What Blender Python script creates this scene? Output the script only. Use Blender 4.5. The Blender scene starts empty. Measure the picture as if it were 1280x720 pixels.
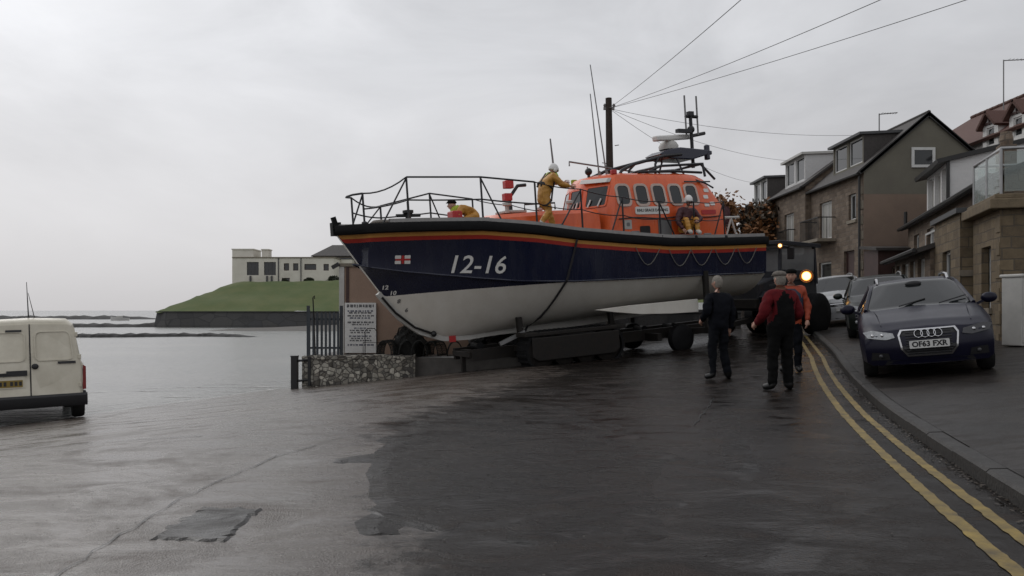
import bpy, bmesh, math, random
from mathutils import Vector, Matrix, Euler
from mathutils.noise import noise as mnoise
R = math.radians
random.seed(7)
SC = bpy.context.scene
COL = SC.collection
V = Vector

# ------------------------------------------------------------------ helpers
def ip(tab, x):
    if x <= tab[0][0]: return tab[0][1]
    for (a, b), (c, d) in zip(tab, tab[1:]):
        if x <= c: return b + (d - b) * (x - a) / (c - a)
    return tab[-1][1]

def sm(a, b, x):
    t = max(0., min(1., (x - a) / (b - a))); return t * t * (3 - 2 * t)

class MB:
    def __init__(s): s.v = []; s.f = []; s.m = []
    def add(s, vs, fs, mi=0):
        o = len(s.v); s.v += [tuple(p) for p in vs]
        for f in fs: s.f.append(tuple(i + o for i in f)); s.m.append(mi)
        return s
    def box(s, c, sz, rot=None, mi=0, taper=1.0):
        hx, hy, hz = sz[0] / 2, sz[1] / 2, sz[2] / 2; c = V(c)
        ps = []
        for z in (-1, 1):
            k = taper if z > 0 else 1
            for x, y in ((-1, -1), (1, -1), (1, 1), (-1, 1)):
                p = V((x * hx * k, y * hy * k, z * hz))
                if rot is not None: p = rot @ p
                ps.append(c + p)
        return s.add(ps, [(3, 2, 1, 0), (4, 5, 6, 7), (0, 1, 5, 4), (1, 2, 6, 5), (2, 3, 7, 6), (3, 0, 4, 7)], mi)
    def b2(s, a, b, mi=0):
        return s.box([(a[i] + b[i]) / 2 for i in range(3)], [abs(b[i] - a[i]) for i in range(3)], None, mi)
    def bar(s, p, q, w, h, mi=0, up=(0, 0, 1)):
        p, q = V(p), V(q); d = (q - p).normalized(); u = V(up)
        if abs(d.dot(u)) > .98: u = V((1, 0, 0))
        r = d.cross(u).normalized(); u = r.cross(d)
        ps = [e + r * (a * w / 2) + u * (b * h / 2) for e in (p, q) for a, b in ((-1, -1), (1, -1), (1, 1), (-1, 1))]
        return s.add(ps, [(3, 2, 1, 0), (4, 5, 6, 7), (0, 1, 5, 4), (1, 2, 6, 5), (2, 3, 7, 6), (3, 0, 4, 7)], mi)
    def tube(s, pts, r, n=6, mi=0, closed=False):
        pts = [V(p) for p in pts]; k = len(pts)
        rs = r if isinstance(r, (list, tuple)) else [r] * k
        o = None; vs = []
        for i in range(k):
            a = pts[i - 1] if (i or closed) else pts[0]; b = pts[(i + 1) % k] if (i < k - 1 or closed) else pts[-1]
            d = (b - a)
            d = d.normalized() if d.length > 1e-9 else V((0, 0, 1))
            if o is None: o = d.orthogonal().normalized()
            else:
                o = o - d * o.dot(d); o = o.normalized() if o.length > 1e-6 else d.orthogonal().normalized()
            q = d.cross(o)
            for j in range(n):
                t = 2 * math.pi * j / n; vs.append(pts[i] + (o * math.cos(t) + q * math.sin(t)) * rs[i])
        fs = []
        for i in range(k if closed else k - 1):
            a = i * n; b = ((i + 1) % k) * n
            for j in range(n): fs.append((a + j, a + (j + 1) % n, b + (j + 1) % n, b + j))
        if not closed:
            fs.append(tuple(range(n - 1, -1, -1))); fs.append(tuple((k - 1) * n + j for j in range(n)))
        return s.add(vs, fs, mi)
    def lathe(s, prof, n=20, M=None, mi=0):
        M = M or Matrix(); vs = []
        for r, z in prof:
            for j in range(n):
                t = 2 * math.pi * j / n; vs.append(M @ V((r * math.cos(t), r * math.sin(t), z)))
        fs = []
        for i in range(len(prof) - 1):
            for j in range(n): fs.append((i * n + j, i * n + (j + 1) % n, (i + 1) * n + (j + 1) % n, (i + 1) * n + j))
        if prof[0][0] > 1e-4: fs.append(tuple(range(n - 1, -1, -1)))
        if prof[-1][0] > 1e-4: fs.append(tuple((len(prof) - 1) * n + j for j in range(n)))
        return s.add(vs, fs, mi)
    def ball(s, c, r, n=12, m=8, rot=None, mi=0):
        c = V(c); r = (r, r, r) if not isinstance(r, (tuple, list)) else r
        vs = []
        for i in range(m + 1):
            p = math.pi * i / m
            for j in range(n):
                t = 2 * math.pi * j / n
                q = V((r[0] * math.sin(p) * math.cos(t), r[1] * math.sin(p) * math.sin(t), -r[2] * math.cos(p)))
                if rot is not None: q = rot @ q
                vs.append(c + q)
        fs = [(i * n + j, i * n + (j + 1) % n, (i + 1) * n + (j + 1) % n, (i + 1) * n + j) for i in range(m) for j in range(n)]
        return s.add(vs, fs, mi)
    def prism(s, poly, f, d0, d1, mi=0):
        """poly of (u,v); f(u,v,d)->point; extruded from d0 to d1"""
        n = len(poly)
        vs = [f(u, v, d0) for u, v in poly] + [f(u, v, d1) for u, v in poly]
        fs = [tuple(range(n - 1, -1, -1)), tuple(range(n, 2 * n))] + [(i, (i + 1) % n, n + (i + 1) % n, n + i) for i in range(n)]
        return s.add(vs, fs, mi)
    def ring(s, outer, inner, f, d0, d1, mi=0):
        n = len(outer)
        vs = [f(u, v, d) for P in (outer, inner) for d in (d0, d1) for u, v in P]
        fs = []
        for i in range(n):
            j = (i + 1) % n
            fs += [(n + i, n + j, 3 * n + j, 3 * n + i), (i, j, n + j, n + i), (2 * n + i, 3 * n + i, 3 * n + j, 2 * n + j), (i, 2 * n + i, 2 * n + j, j)]
        return s.add(vs, fs, mi)
    def grid(s, rows, mi=0, closed=False):
        n = len(rows[0]); vs = [p for r in rows for p in r]; fs = []
        for i in range(len(rows) - 1):
            for j in range(n if closed else n - 1):
                k = (j + 1) % n
                fs.append((i * n + j, i * n + k, (i + 1) * n + k, (i + 1) * n + j))
        return s.add(vs, fs, mi)
    def build(s, name, mats, parent=None, smooth=None, bevel=0, loc=None, M=None, recalc=True, sub=0):
        me = bpy.data.meshes.new(name)
        me.from_pydata(s.v, [], s.f)
        if not isinstance(mats, (list, tuple)): mats = [mats]
        for m in mats: me.materials.append(m)
        me.polygons.foreach_set('material_index', s.m)
        if recalc:
            bm = bmesh.new(); bm.from_mesh(me); bmesh.ops.remove_doubles(bm, verts=bm.verts, dist=1e-5)
            bmesh.ops.recalc_face_normals(bm, faces=bm.faces); bm.to_mesh(me); bm.free()
        if smooth is not None:
            me.polygons.foreach_set('use_smooth', [True] * len(me.polygons))
            me.set_sharp_from_angle(angle=R(smooth))
        me.update()
        o = bpy.data.objects.new(name, me); COL.objects.link(o)
        if parent: o.parent = parent
        if loc is not None: o.location = loc
        if M is not None: o.matrix_local = M
        if bevel:
            b = o.modifiers.new('bevel', 'BEVEL'); b.width = bevel; b.segments = 2; b.limit_method = 'ANGLE'; b.angle_limit = R(40)
        if sub:
            b = o.modifiers.new('sub', 'SUBSURF'); b.levels = sub; b.render_levels = sub
        return o

def tag(o, label=None, cat=None, group=None, kind=None):
    if label: o['label'] = label
    if cat: o['category'] = cat
    if group: o['group'] = group
    if kind: o['kind'] = kind
    return o

def thing(name, label, cat, loc=(0, 0, 0), rz=0, group=None, rot=None):
    o = bpy.data.objects.new(name, None); COL.objects.link(o); o.empty_display_size = .2
    o.location = loc; o.rotation_euler = rot if rot else (0, 0, rz)
    return tag(o, label, cat, group)

def rrect(w, h, r, n=4, cx=0, cy=0):
    P = []
    for qx, qy, a in ((1, -1, -90), (1, 1, 0), (-1, 1, 90), (-1, -1, 180)):
        for i in range(n + 1):
            t = R(a + 90 * i / n)
            P.append((cx + qx * (w / 2 - r) + r * math.cos(t), cy + qy * (h / 2 - r) + r * math.sin(t)))
    return P

def text_geo(body, size, shear=0, offset=0, align='CENTER'):
    c = bpy.data.curves.new('t', 'FONT'); c.body = body; c.size = size; c.shear = shear; c.offset = offset
    c.align_x = align; c.align_y = 'CENTER'; c.resolution_u = 3; c.fill_mode = 'FRONT'
    o = bpy.data.objects.new('t', c); COL.objects.link(o)
    dg = bpy.context.evaluated_depsgraph_get(); me = bpy.data.meshes.new_from_object(o.evaluated_get(dg))
    vs = [(v.co.x, v.co.y) for v in me.vertices]; fs = [tuple(p.vertices) for p in me.polygons]
    bpy.data.objects.remove(o); bpy.data.curves.remove(c); bpy.data.meshes.remove(me)
    return vs, fs

def text_on(mb, body, size, f, shear=0, offset=0, mi=0, d=.0, align='CENTER'):
    vs, fs = text_geo(body, size, shear, offset, align)
    mb.add([f(u, v, d) for u, v in vs], fs, mi)

# ------------------------------------------------------------------ materials
def N(nt, t, **kw):
    n = nt.nodes.new(t)
    for k, v in kw.items():
        if k in n.inputs: n.inputs[k].default_value = v
        else: setattr(n, k, v)
    return n

def base(name):
    m = bpy.data.materials.new(name); m.use_nodes = True
    nt = m.node_tree; b = nt.nodes['Principled BSDF']
    return m, nt, b

def rgb(c): return (c[0], c[1], c[2], 1)

def mat(name, col, rough=.5, metal=0., var=.25, vs=3., bump=0., bs=40., col2=None, coat=0., spec=.5, rv=.0, stretch=(1, 1, 1), detail=6):
    m, nt, b = base(name); L = nt.links.new
    b.inputs['Roughness'].default_value = rough; b.inputs['Metallic'].default_value = metal
    b.inputs['Coat Weight'].default_value = coat; b.inputs['Specular IOR Level'].default_value = spec
    tc = N(nt, 'ShaderNodeTexCoord'); mp = N(nt, 'ShaderNodeMapping'); mp.inputs['Scale'].default_value = stretch
    L(tc.outputs['Object'], mp.inputs['Vector'])
    n = N(nt, 'ShaderNodeTexNoise', Scale=vs, Detail=detail, Roughness=.65); L(mp.outputs[0], n.inputs['Vector'])
    r = N(nt, 'ShaderNodeMapRange'); r.inputs[1].default_value = .3; r.inputs[2].default_value = .7
    L(n.outputs['Fac'], r.inputs['Value'])
    mx = N(nt, 'ShaderNodeMix', data_type='RGBA')
    mx.inputs['A'].default_value = rgb(col)
    mx.inputs['B'].default_value = rgb(col2 if col2 else [c * (1 - var) for c in col])
    L(r.outputs[0], mx.inputs['Factor']); L(mx.outputs['Result'], b.inputs['Base Color'])
    if rv:
        r2 = N(nt, 'ShaderNodeMapRange'); r2.inputs[3].default_value = max(.02, rough - rv); r2.inputs[4].default_value = min(1, rough + rv)
        L(n.outputs['Fac'], r2.inputs['Value']); L(r2.outputs[0], b.inputs['Roughness'])
    if bump:
        n2 = N(nt, 'ShaderNodeTexNoise', Scale=bs, Detail=5); L(mp.outputs[0], n2.inputs['Vector'])
        bp = N(nt, 'ShaderNodeBump', Strength=bump, Distance=.02); L(n2.outputs['Fac'], bp.inputs['Height']); L(bp.outputs[0], b.inputs['Normal'])
    return m

def stone_mat(name, cols, mortar, scale=2.2, zs=1.6, mw=.06, bump=.6, rough=.85):
    m, nt, b = base(name); L = nt.links.new
    tc = N(nt, 'ShaderNodeTexCoord'); mp = N(nt, 'ShaderNodeMapping'); mp.inputs['Scale'].default_value = (1, 1, zs)
    L(tc.outputs['Object'], mp.inputs['Vector'])
    nz = N(nt, 'ShaderNodeTexNoise', Scale=3., Detail=3); L(mp.outputs[0], nz.inputs['Vector'])
    ad = N(nt, 'ShaderNodeMix', data_type='RGBA'); ad.blend_type = 'LINEAR_LIGHT'; ad.inputs['Factor'].default_value = .08
    L(mp.outputs[0], ad.inputs['A']); L(nz.outputs['Color'], ad.inputs['B'])
    v1 = N(nt, 'ShaderNodeTexVoronoi', Scale=scale); L(ad.outputs['Result'], v1.inputs['Vector'])
    v2 = N(nt, 'ShaderNodeTexVoronoi', Scale=scale, feature='DISTANCE_TO_EDGE'); L(ad.outputs['Result'], v2.inputs['Vector'])
    sx = N(nt, 'ShaderNodeSeparateColor'); L(v1.outputs['Color'], sx.inputs[0])
    cr = N(nt, 'ShaderNodeValToRGB'); e = cr.color_ramp.elements
    e[0].color = rgb(cols[0]); e[1].color = rgb(cols[-1]); e[1].position = 1
    for i, c in enumerate(cols[1:-1]):
        k = e.new((i + 1) / (len(cols) - 1)); k.color = rgb(c)
    L(sx.outputs[0], cr.inputs['Fac'])
    n3 = N(nt, 'ShaderNodeTexNoise', Scale=14., Detail=6, Roughness=.7); L(tc.outputs['Object'], n3.inputs['Vector'])
    mu = N(nt, 'ShaderNodeMix', data_type='RGBA'); mu.blend_type = 'OVERLAY'; mu.inputs['Factor'].default_value = .6
    L(cr.outputs[0], mu.inputs['A']); L(n3.outputs['Fac'], mu.inputs['B'])
    st = N(nt, 'ShaderNodeMapRange'); st.inputs[1].default_value = 0; st.inputs[2].default_value = mw
    L(v2.outputs['Distance'], st.inputs['Value'])
    mx = N(nt, 'ShaderNodeMix', data_type='RGBA'); mx.inputs['A'].default_value = rgb(mortar)
    L(mu.outputs['Result'], mx.inputs['B']); L(st.outputs[0], mx.inputs['Factor']); L(mx.outputs['Result'], b.inputs['Base Color'])
    b.inputs['Roughness'].default_value = rough
    sa = N(nt, 'ShaderNodeMath', operation='MULTIPLY_ADD'); L(n3.outputs['Fac'], sa.inputs[0]); sa.inputs[1].default_value = .35; L(st.outputs[0], sa.inputs[2])
    bp = N(nt, 'ShaderNodeBump', Strength=bump, Distance=.03); L(sa.outputs[0], bp.inputs['Height']); L(bp.outputs[0], b.inputs['Normal'])
    return m

def course_mat(name, cols, mortar, bw_=.46, bh=.2, wob=.05, mort=.014, bump=.7):
    m, nt, b = base(name); L = nt.links.new
    tc = N(nt, 'ShaderNodeTexCoord'); nz = N(nt, 'ShaderNodeTexNoise', Scale=2.2, Detail=4); L(tc.outputs['Object'], nz.inputs['Vector'])
    sp = N(nt, 'ShaderNodeSeparateXYZ'); L(tc.outputs['Object'], sp.inputs[0])
    ad = N(nt, 'ShaderNodeMath', operation='ADD'); L(sp.outputs['X'], ad.inputs[0]); L(sp.outputs['Y'], ad.inputs[1])
    w1 = N(nt, 'ShaderNodeMath', operation='MULTIPLY_ADD'); L(nz.outputs['Fac'], w1.inputs[0]); w1.inputs[1].default_value = wob * 2; L(sp.outputs['Z'], w1.inputs[2])
    cb = N(nt, 'ShaderNodeCombineXYZ'); L(ad.outputs[0], cb.inputs[0]); L(w1.outputs[0], cb.inputs[1])
    br = N(nt, 'ShaderNodeTexBrick', Scale=1.); br.inputs['Color1'].default_value = (0, 0, 0, 1); br.inputs['Color2'].default_value = (1, 1, 1, 1); br.inputs['Mortar'].default_value = (.5, .5, .5, 1)
    br.inputs['Mortar Size'].default_value = mort; br.inputs['Mortar Smooth'].default_value = .3; br.inputs['Brick Width'].default_value = bw_; br.inputs['Row Height'].default_value = bh
    br.offset = .43; br.squash = .7; br.squash_frequency = 3; L(cb.outputs[0], br.inputs['Vector'])
    n3 = N(nt, 'ShaderNodeTexNoise', Scale=5., Detail=9, Roughness=.75); L(tc.outputs['Object'], n3.inputs['Vector'])
    f = N(nt, 'ShaderNodeMath', operation='MULTIPLY_ADD'); L(br.outputs['Color'], f.inputs[0]); f.inputs[1].default_value = .55
    n4 = N(nt, 'ShaderNodeMapRange'); n4.inputs[1].default_value = .3; n4.inputs[2].default_value = .7; n4.inputs[3].default_value = -.05; n4.inputs[4].default_value = .5; L(n3.outputs['Fac'], n4.inputs['Value']); L(n4.outputs[0], f.inputs[2])
    cr = N(nt, 'ShaderNodeValToRGB'); e = cr.color_ramp.elements; e[0].color = rgb(cols[0]); e[1].color = rgb(cols[-1])
    for i, c in enumerate(cols[1:-1]): k = e.new((i + 1) / (len(cols) - 1)); k.color = rgb(c)
    L(f.outputs[0], cr.inputs['Fac'])
    mx = N(nt, 'ShaderNodeMix', data_type='RGBA'); L(cr.outputs[0], mx.inputs['A']); mx.inputs['B'].default_value = rgb(mortar); L(br.outputs['Fac'], mx.inputs['Factor']); L(mx.outputs['Result'], b.inputs['Base Color'])
    b.inputs['Roughness'].default_value = .85
    h = N(nt, 'ShaderNodeMath', operation='MULTIPLY_ADD'); L(br.outputs['Fac'], h.inputs[0]); h.inputs[1].default_value = -.8; L(n3.outputs['Fac'], h.inputs[2])
    bp = N(nt, 'ShaderNodeBump', Strength=bump, Distance=.03); L(h.outputs[0], bp.inputs['Height']); L(bp.outputs[0], b.inputs['Normal'])
    return m

def band_mat(name, c1, c2, scale, axis='Z', rough=.7, bump=.4, var=.3):
    """courses of slates / tiles / boards: bands along one axis plus noise"""
    m, nt, b = base(name); L = nt.links.new
    tc = N(nt, 'ShaderNodeTexCoord'); w = N(nt, 'ShaderNodeTexWave', Scale=scale, Distortion=.6, bands_direction=axis, wave_profile='SAW')
    w.inputs['Detail'].default_value = 3; w.inputs['Detail Scale'].default_value = 3
    L(tc.outputs['Object'], w.inputs['Vector'])
    n = N(nt, 'ShaderNodeTexNoise', Scale=9., Detail=8, Roughness=.75); L(tc.outputs['Object'], n.inputs['Vector'])
    r = N(nt, 'ShaderNodeMapRange'); r.inputs[1].default_value = .3; r.inputs[2].default_value = .72; L(n.outputs['Fac'], r.inputs['Value'])
    mx = N(nt, 'ShaderNodeMix', data_type='RGBA'); mx.inputs['A'].default_value = rgb(c1); mx.inputs['B'].default_value = rgb(c2)
    L(r.outputs[0], mx.inputs['Factor']); L(mx.outputs['Result'], b.inputs['Base Color'])
    b.inputs['Roughness'].default_value = rough
    bp = N(nt, 'ShaderNodeBump', Strength=bump, Distance=.03); L(w.outputs['Fac'], bp.inputs['Height']); L(bp.outputs[0], b.inputs['Normal'])
    return m

def emit(name, col, s):
    m, nt, b = base(name); b.inputs['Base Color'].default_value = rgb(col)
    b.inputs['Emission Color'].default_value = rgb(col); b.inputs['Emission Strength'].default_value = s
    return m

def glass(name, col=(.012, .014, .016), rough=.05):
    return mat(name, col, rough, var=.3, vs=1.5, spec=.6)

M = {}
M['navy'] = mat('navy_paint', (.007, .010, .032), .26, vs=1.6, col2=(.014, .017, .036), coat=.25, rv=.14, stretch=(3, 3, .45), detail=9)
M['hull_white'] = mat('hull_white_paint', (.80, .775, .71), .4, vs=1.1, col2=(.68, .645, .57), stretch=(1.5, 1.5, .6), bump=.05, bs=6)
M['stripe_yellow'] = mat('stripe_yellow', (.62, .30, .07), .4, var=.2)
M['stripe_red'] = mat('stripe_red', (.40, .03, .02), .4, var=.2)
M['rubber'] = mat('black_rubber', (.010, .010, .011), .7, spec=.2, var=.4, vs=8, bump=.1)
M['deck'] = mat('deck_grey', (.30, .29, .28), .6, var=.25, vs=6)
M['orange'] = mat('orange_gloss_paint', (.78, .135, .03), .3, vs=1.5, col2=(.60, .085, .022), coat=.2, rv=.12, stretch=(3, 3, .5), detail=9)
M['white'] = mat('white_paint', (.74, .73, .70), .4, var=.15)
M['offwhite'] = mat('offwhite_plastic', (.50, .49, .46), .45, var=.2)
M['grey'] = mat('grey_metal', (.22, .22, .22), .45, var=.3, metal=.3)
M['black'] = mat('black_metal', (.012, .012, .013), .4, var=.4, vs=10)
M['darkrail'] = mat('dark_rail', (.035, .036, .04), .4, var=.4, metal=.4)
M['glass'] = glass('dark_window_glass')
M['red'] = mat('red_paint', (.50, .03, .03), .4, var=.25)
M['steel'] = mat('galvanised_steel', (.36, .36, .36), .4, metal=.8, var=.3)
M['rust'] = mat('dark_rusty_steel', (.010, .009, .008), .7, col2=(.018, .013, .010), vs=7, bump=.2, metal=.2)
M['rope'] = mat('pale_rope', (.20, .19, .17), .8, var=.3, vs=30)
M['skin'] = mat('skin', (.46, .26, .19), .55, var=.15)
M['oilskin'] = mat('ochre_oilskin', (.56, .28, .045), .5, vs=9, col2=(.38, .175, .028), bump=.5, bs=14)
M['lime'] = mat('lime_collar', (.36, .44, .02), .6, var=.25, vs=9)
M['helmet'] = mat('white_helmet', (.75, .74, .72), .3, var=.1)
M['strap'] = mat('black_webbing', (.02, .018, .02), .7, var=.3, vs=20)
M['maroon'] = mat('maroon_jacket', (.085, .022, .03), .6, vs=9, col2=(.05, .018, .022), bump=.5, bs=14)
M['darkcloth'] = mat('dark_cloth', (.009, .010, .014), .95, spec=.12, var=.4, vs=12, bump=.5, bs=16)
M['blackcloth'] = mat('black_cloth', (.007, .007, .007), .95, spec=.12, var=.4, vs=12, bump=.5, bs=16)
M['redcloth'] = mat('red_jacket_cloth', (.13, .010, .013), .85, spec=.15, vs=9, col2=(.07, .006, .009), bump=.5, bs=16)
M['trousers'] = mat('dark_trousers', (.009, .010, .013), .95, spec=.12, var=.4, vs=12, bump=.5, bs=16)
M['shoe'] = mat('black_shoe', (.01, .01, .01), .4, var=.3)
M['boot'] = mat('white_sea_boot', (.62, .60, .55), .45, var=.2)
M['hair_grey'] = mat('grey_hair', (.26, .235, .20), .8, var=.45, vs=30, bump=.4, bs=60)
M['cap'] = mat('grey_flat_cap', (.16, .14, .12), .85, var=.4, vs=30, bump=.3, bs=60)
M['hivis'] = mat('orange_hivis', (.40, .06, .018), .7, vs=9, col2=(.24, .035, .012), bump=.3, bs=14)
M['bluecloth'] = mat('dark_blue_vest', (.02, .03, .06), .7, var=.3, vs=12)
M['eye'] = mat('dark_eye', (.02, .015, .012), .3)
M['lip'] = mat('lips', (.33, .13, .11), .5)
# ------------------------------------------------------------------ the lie of the land
SEA = -.9
def kerb_x(y):
    if y < 18: return 2.0 + .21 * y + .0035 * y * y
    return kerb_x(17.999) + .30 * (y - 18)

def road_z(x, y):
    s = -.10 * x + .04 * min(y - 19.2, 5.) + .1
    if y < 4: s -= 0
    s += .28 * max(0., min(y - 22.6, 9)) * sm(1., -3.4, x) * sm(22.6, 25, y)
    if s > -.12: zz = -(s if s > .12 else (s + .12) ** 2 / .48)
    else: zz = 0.
    rise = .03 * max(0., y - 10.) * sm(1., 7.5, x)
    crown = .02 * math.sin(x * .9 + y * .3) * .25
    return max(-3.2, zz) + rise + crown * sm(30, 10, abs(y))

def pave_z(x, y):
    k = kerb_x(y); u = x - k
    z = road_z(k, y) + .115
    z += .105 * max(0, min(u, 4.2))
    if u > 5.2: z += .14 * (u - 5.2)
    return z

def frange(a, b, st):
    r = []; x = a
    while x < b - 1e-6: r.append(x); x += st
    r.append(b); return r

# ------------------------------------------------------------------ ground materials
def wet_mat(name, c_dark, c_light, c_red, rough_lo, rough_hi, scale=1., bumps=.35, spec=.42, second=None):
    m, nt, b = base(name); L = nt.links.new
    tc = N(nt, 'ShaderNodeTexCoord')
    big = N(nt, 'ShaderNodeTexNoise', Scale=.55 * scale, Detail=7, Roughness=.6); L(tc.outputs['Object'], big.inputs['Vector'])
    st = N(nt, 'ShaderNodeMapping'); st.inputs['Scale'].default_value = (.8, 1.35, 1); st.inputs['Rotation'].default_value = (0, 0, R(-15)); L(tc.outputs['Object'], st.inputs['Vector'])
    mid = N(nt, 'ShaderNodeTexNoise', Scale=1.6 * scale, Detail=8, Roughness=.68, Distortion=.6); L(st.outputs[0], mid.inputs['Vector'])
    fine = N(nt, 'ShaderNodeTexNoise', Scale=55., Detail=4, Roughness=.7); L(tc.outputs['Object'], fine.inputs['Vector'])
    ag = N(nt, 'ShaderNodeTexVoronoi', Scale=95.); L(tc.outputs['Object'], ag.inputs['Vector'])
    r1 = N(nt, 'ShaderNodeMapRange'); r1.inputs[1].default_value = .36; r1.inputs[2].default_value = .66; L(big.outputs['Fac'], r1.inputs['Value'])
    c1 = N(nt, 'ShaderNodeMix', data_type='RGBA'); c1.inputs['A'].default_value = rgb(c_dark); c1.inputs['B'].default_value = rgb(c_light); L(r1.outputs[0], c1.inputs['Factor'])
    r2 = N(nt, 'ShaderNodeMapRange'); r2.inputs[1].default_value = .55; r2.inputs[2].default_value = .7; L(mid.outputs['Fac'], r2.inputs['Value'])
    c2 = N(nt, 'ShaderNodeMix', data_type='RGBA'); L(r2.outputs[0], c2.inputs['Factor']); L(c1.outputs['Result'], c2.inputs['A']); c2.inputs['B'].default_value = rgb(c_red)
    r3 = N(nt, 'ShaderNodeMapRange'); r3.inputs[3].default_value = .35; r3.inputs[4].default_value = 1.7; L(fine.outputs['Fac'], r3.inputs['Value'])
    c3 = N(nt, 'ShaderNodeMix', data_type='RGBA'); c3.blend_type = 'MULTIPLY'; c3.inputs['Factor'].default_value = 1
    L(c2.outputs['Result'], c3.inputs['A']); L(r3.outputs[0], c3.inputs['B']); L(c3.outputs['Result'], b.inputs['Base Color'])
    r4 = N(nt, 'ShaderNodeMapRange'); r4.inputs[1].default_value = .38; r4.inputs[2].default_value = .62
    r4.inputs[3].default_value = rough_lo; r4.inputs[4].default_value = rough_hi; L(mid.outputs['Fac'], r4.inputs['Value']); L(r4.outputs[0], b.inputs['Roughness'])
    # water fills the hollows: bump fades where it is smooth
    bs = N(nt, 'ShaderNodeMapRange'); bs.inputs[1].default_value = .4; bs.inputs[2].default_value = .62; bs.inputs[3].default_value = bumps * .25; bs.inputs[4].default_value = bumps
    L(mid.outputs['Fac'], bs.inputs['Value'])
    h = N(nt, 'ShaderNodeMath', operation='MULTIPLY_ADD'); L(ag.outputs['Distance'], h.inputs[0]); h.inputs[1].default_value = .6; L(fine.outputs['Fac'], h.inputs[2])
    h2 = N(nt, 'ShaderNodeMath', operation='MULTIPLY_ADD'); L(mid.outputs['Fac'], h2.inputs[0]); h2.inputs[1].default_value = 5.; L(h.outputs[0], h2.inputs[2])
    chop = N(nt, 'ShaderNodeTexNoise', Scale=5.5 * scale, Detail=5, Roughness=.6, Distortion=.8); L(st.outputs[0], chop.inputs['Vector'])
    h3 = N(nt, 'ShaderNodeMath', operation='MULTIPLY_ADD'); L(chop.outputs['Fac'], h3.inputs[0]); h3.inputs[1].default_value = 2.6; L(h2.outputs[0], h3.inputs[2]); h2 = h3
    bp = N(nt, 'ShaderNodeBump', Distance=.012); L(bs.outputs[0], bp.inputs['Strength']); L(h2.outputs[0], bp.inputs['Height']); L(bp.outputs[0], b.inputs['Normal'])
    b.inputs['Specular IOR Level'].default_value = spec
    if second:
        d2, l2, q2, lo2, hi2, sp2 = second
        at = N(nt, 'ShaderNodeAttribute', attribute_name='apron_sheen')
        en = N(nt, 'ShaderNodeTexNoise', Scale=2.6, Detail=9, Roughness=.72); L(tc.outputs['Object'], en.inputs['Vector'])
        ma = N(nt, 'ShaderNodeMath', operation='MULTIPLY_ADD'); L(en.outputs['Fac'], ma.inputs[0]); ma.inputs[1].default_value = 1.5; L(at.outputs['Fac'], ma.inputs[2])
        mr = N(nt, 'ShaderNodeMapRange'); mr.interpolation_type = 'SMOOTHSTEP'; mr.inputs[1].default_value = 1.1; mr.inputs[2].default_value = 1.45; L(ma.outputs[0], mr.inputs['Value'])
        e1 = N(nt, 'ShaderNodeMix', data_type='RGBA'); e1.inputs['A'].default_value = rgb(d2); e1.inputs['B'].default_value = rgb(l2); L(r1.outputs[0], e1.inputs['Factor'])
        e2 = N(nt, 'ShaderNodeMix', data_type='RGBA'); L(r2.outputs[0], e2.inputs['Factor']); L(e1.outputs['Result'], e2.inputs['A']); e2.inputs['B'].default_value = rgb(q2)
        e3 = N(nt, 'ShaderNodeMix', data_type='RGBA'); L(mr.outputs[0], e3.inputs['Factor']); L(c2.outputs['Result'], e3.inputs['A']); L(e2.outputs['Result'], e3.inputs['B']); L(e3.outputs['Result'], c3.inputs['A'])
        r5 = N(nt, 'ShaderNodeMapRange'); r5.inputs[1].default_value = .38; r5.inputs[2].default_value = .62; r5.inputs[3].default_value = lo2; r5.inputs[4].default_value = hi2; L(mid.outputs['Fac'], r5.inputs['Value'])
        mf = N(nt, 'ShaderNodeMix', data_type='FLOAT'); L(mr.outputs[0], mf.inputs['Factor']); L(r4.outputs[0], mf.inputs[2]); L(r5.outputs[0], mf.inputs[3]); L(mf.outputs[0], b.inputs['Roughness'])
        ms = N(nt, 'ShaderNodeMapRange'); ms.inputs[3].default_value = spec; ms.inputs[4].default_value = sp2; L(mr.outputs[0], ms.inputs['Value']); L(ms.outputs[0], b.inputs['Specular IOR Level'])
    return m

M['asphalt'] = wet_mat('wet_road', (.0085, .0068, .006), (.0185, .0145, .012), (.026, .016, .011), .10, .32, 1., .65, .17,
                       second=((.064, .051, .043), (.100, .083, .070), (.060, .041, .030), .14, .42, .50))  # second set: pale apron, with reflected sky brightness put into its colour
M['pavement'] = wet_mat('wet_pavement', (.018, .0155, .014), (.032, .027, .024), (.030, .023, .018), .30, .55, 1.3, .35, .22)
M['patch'] = wet_mat('tar_patch', (.013, .012, .011), (.03, .026, .024), (.03, .022, .017), .20, .5, 1.7, .5, .24)
M['old_patch'] = wet_mat('old_tarmac_patch', (.007, .006, .0055), (.016, .013, .0115), (.022, .014, .010), .12, .36, 1.7, .7, .17)
M['kerb'] = mat('kerb_stone', (.034, .031, .028), .6, var=.45, vs=6, bump=.4, bs=30, rv=.15)
M['yellow_line'] = mat('worn_yellow_paint', (.31, .215, .045), .55, vs=5, col2=(.075, .058, .032), bump=.3, bs=60, rv=.1, detail=9)
M['quay'] = mat('quay_concrete', (.12, .11, .10), .6, var=.5, vs=3, bump=.3)

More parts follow.
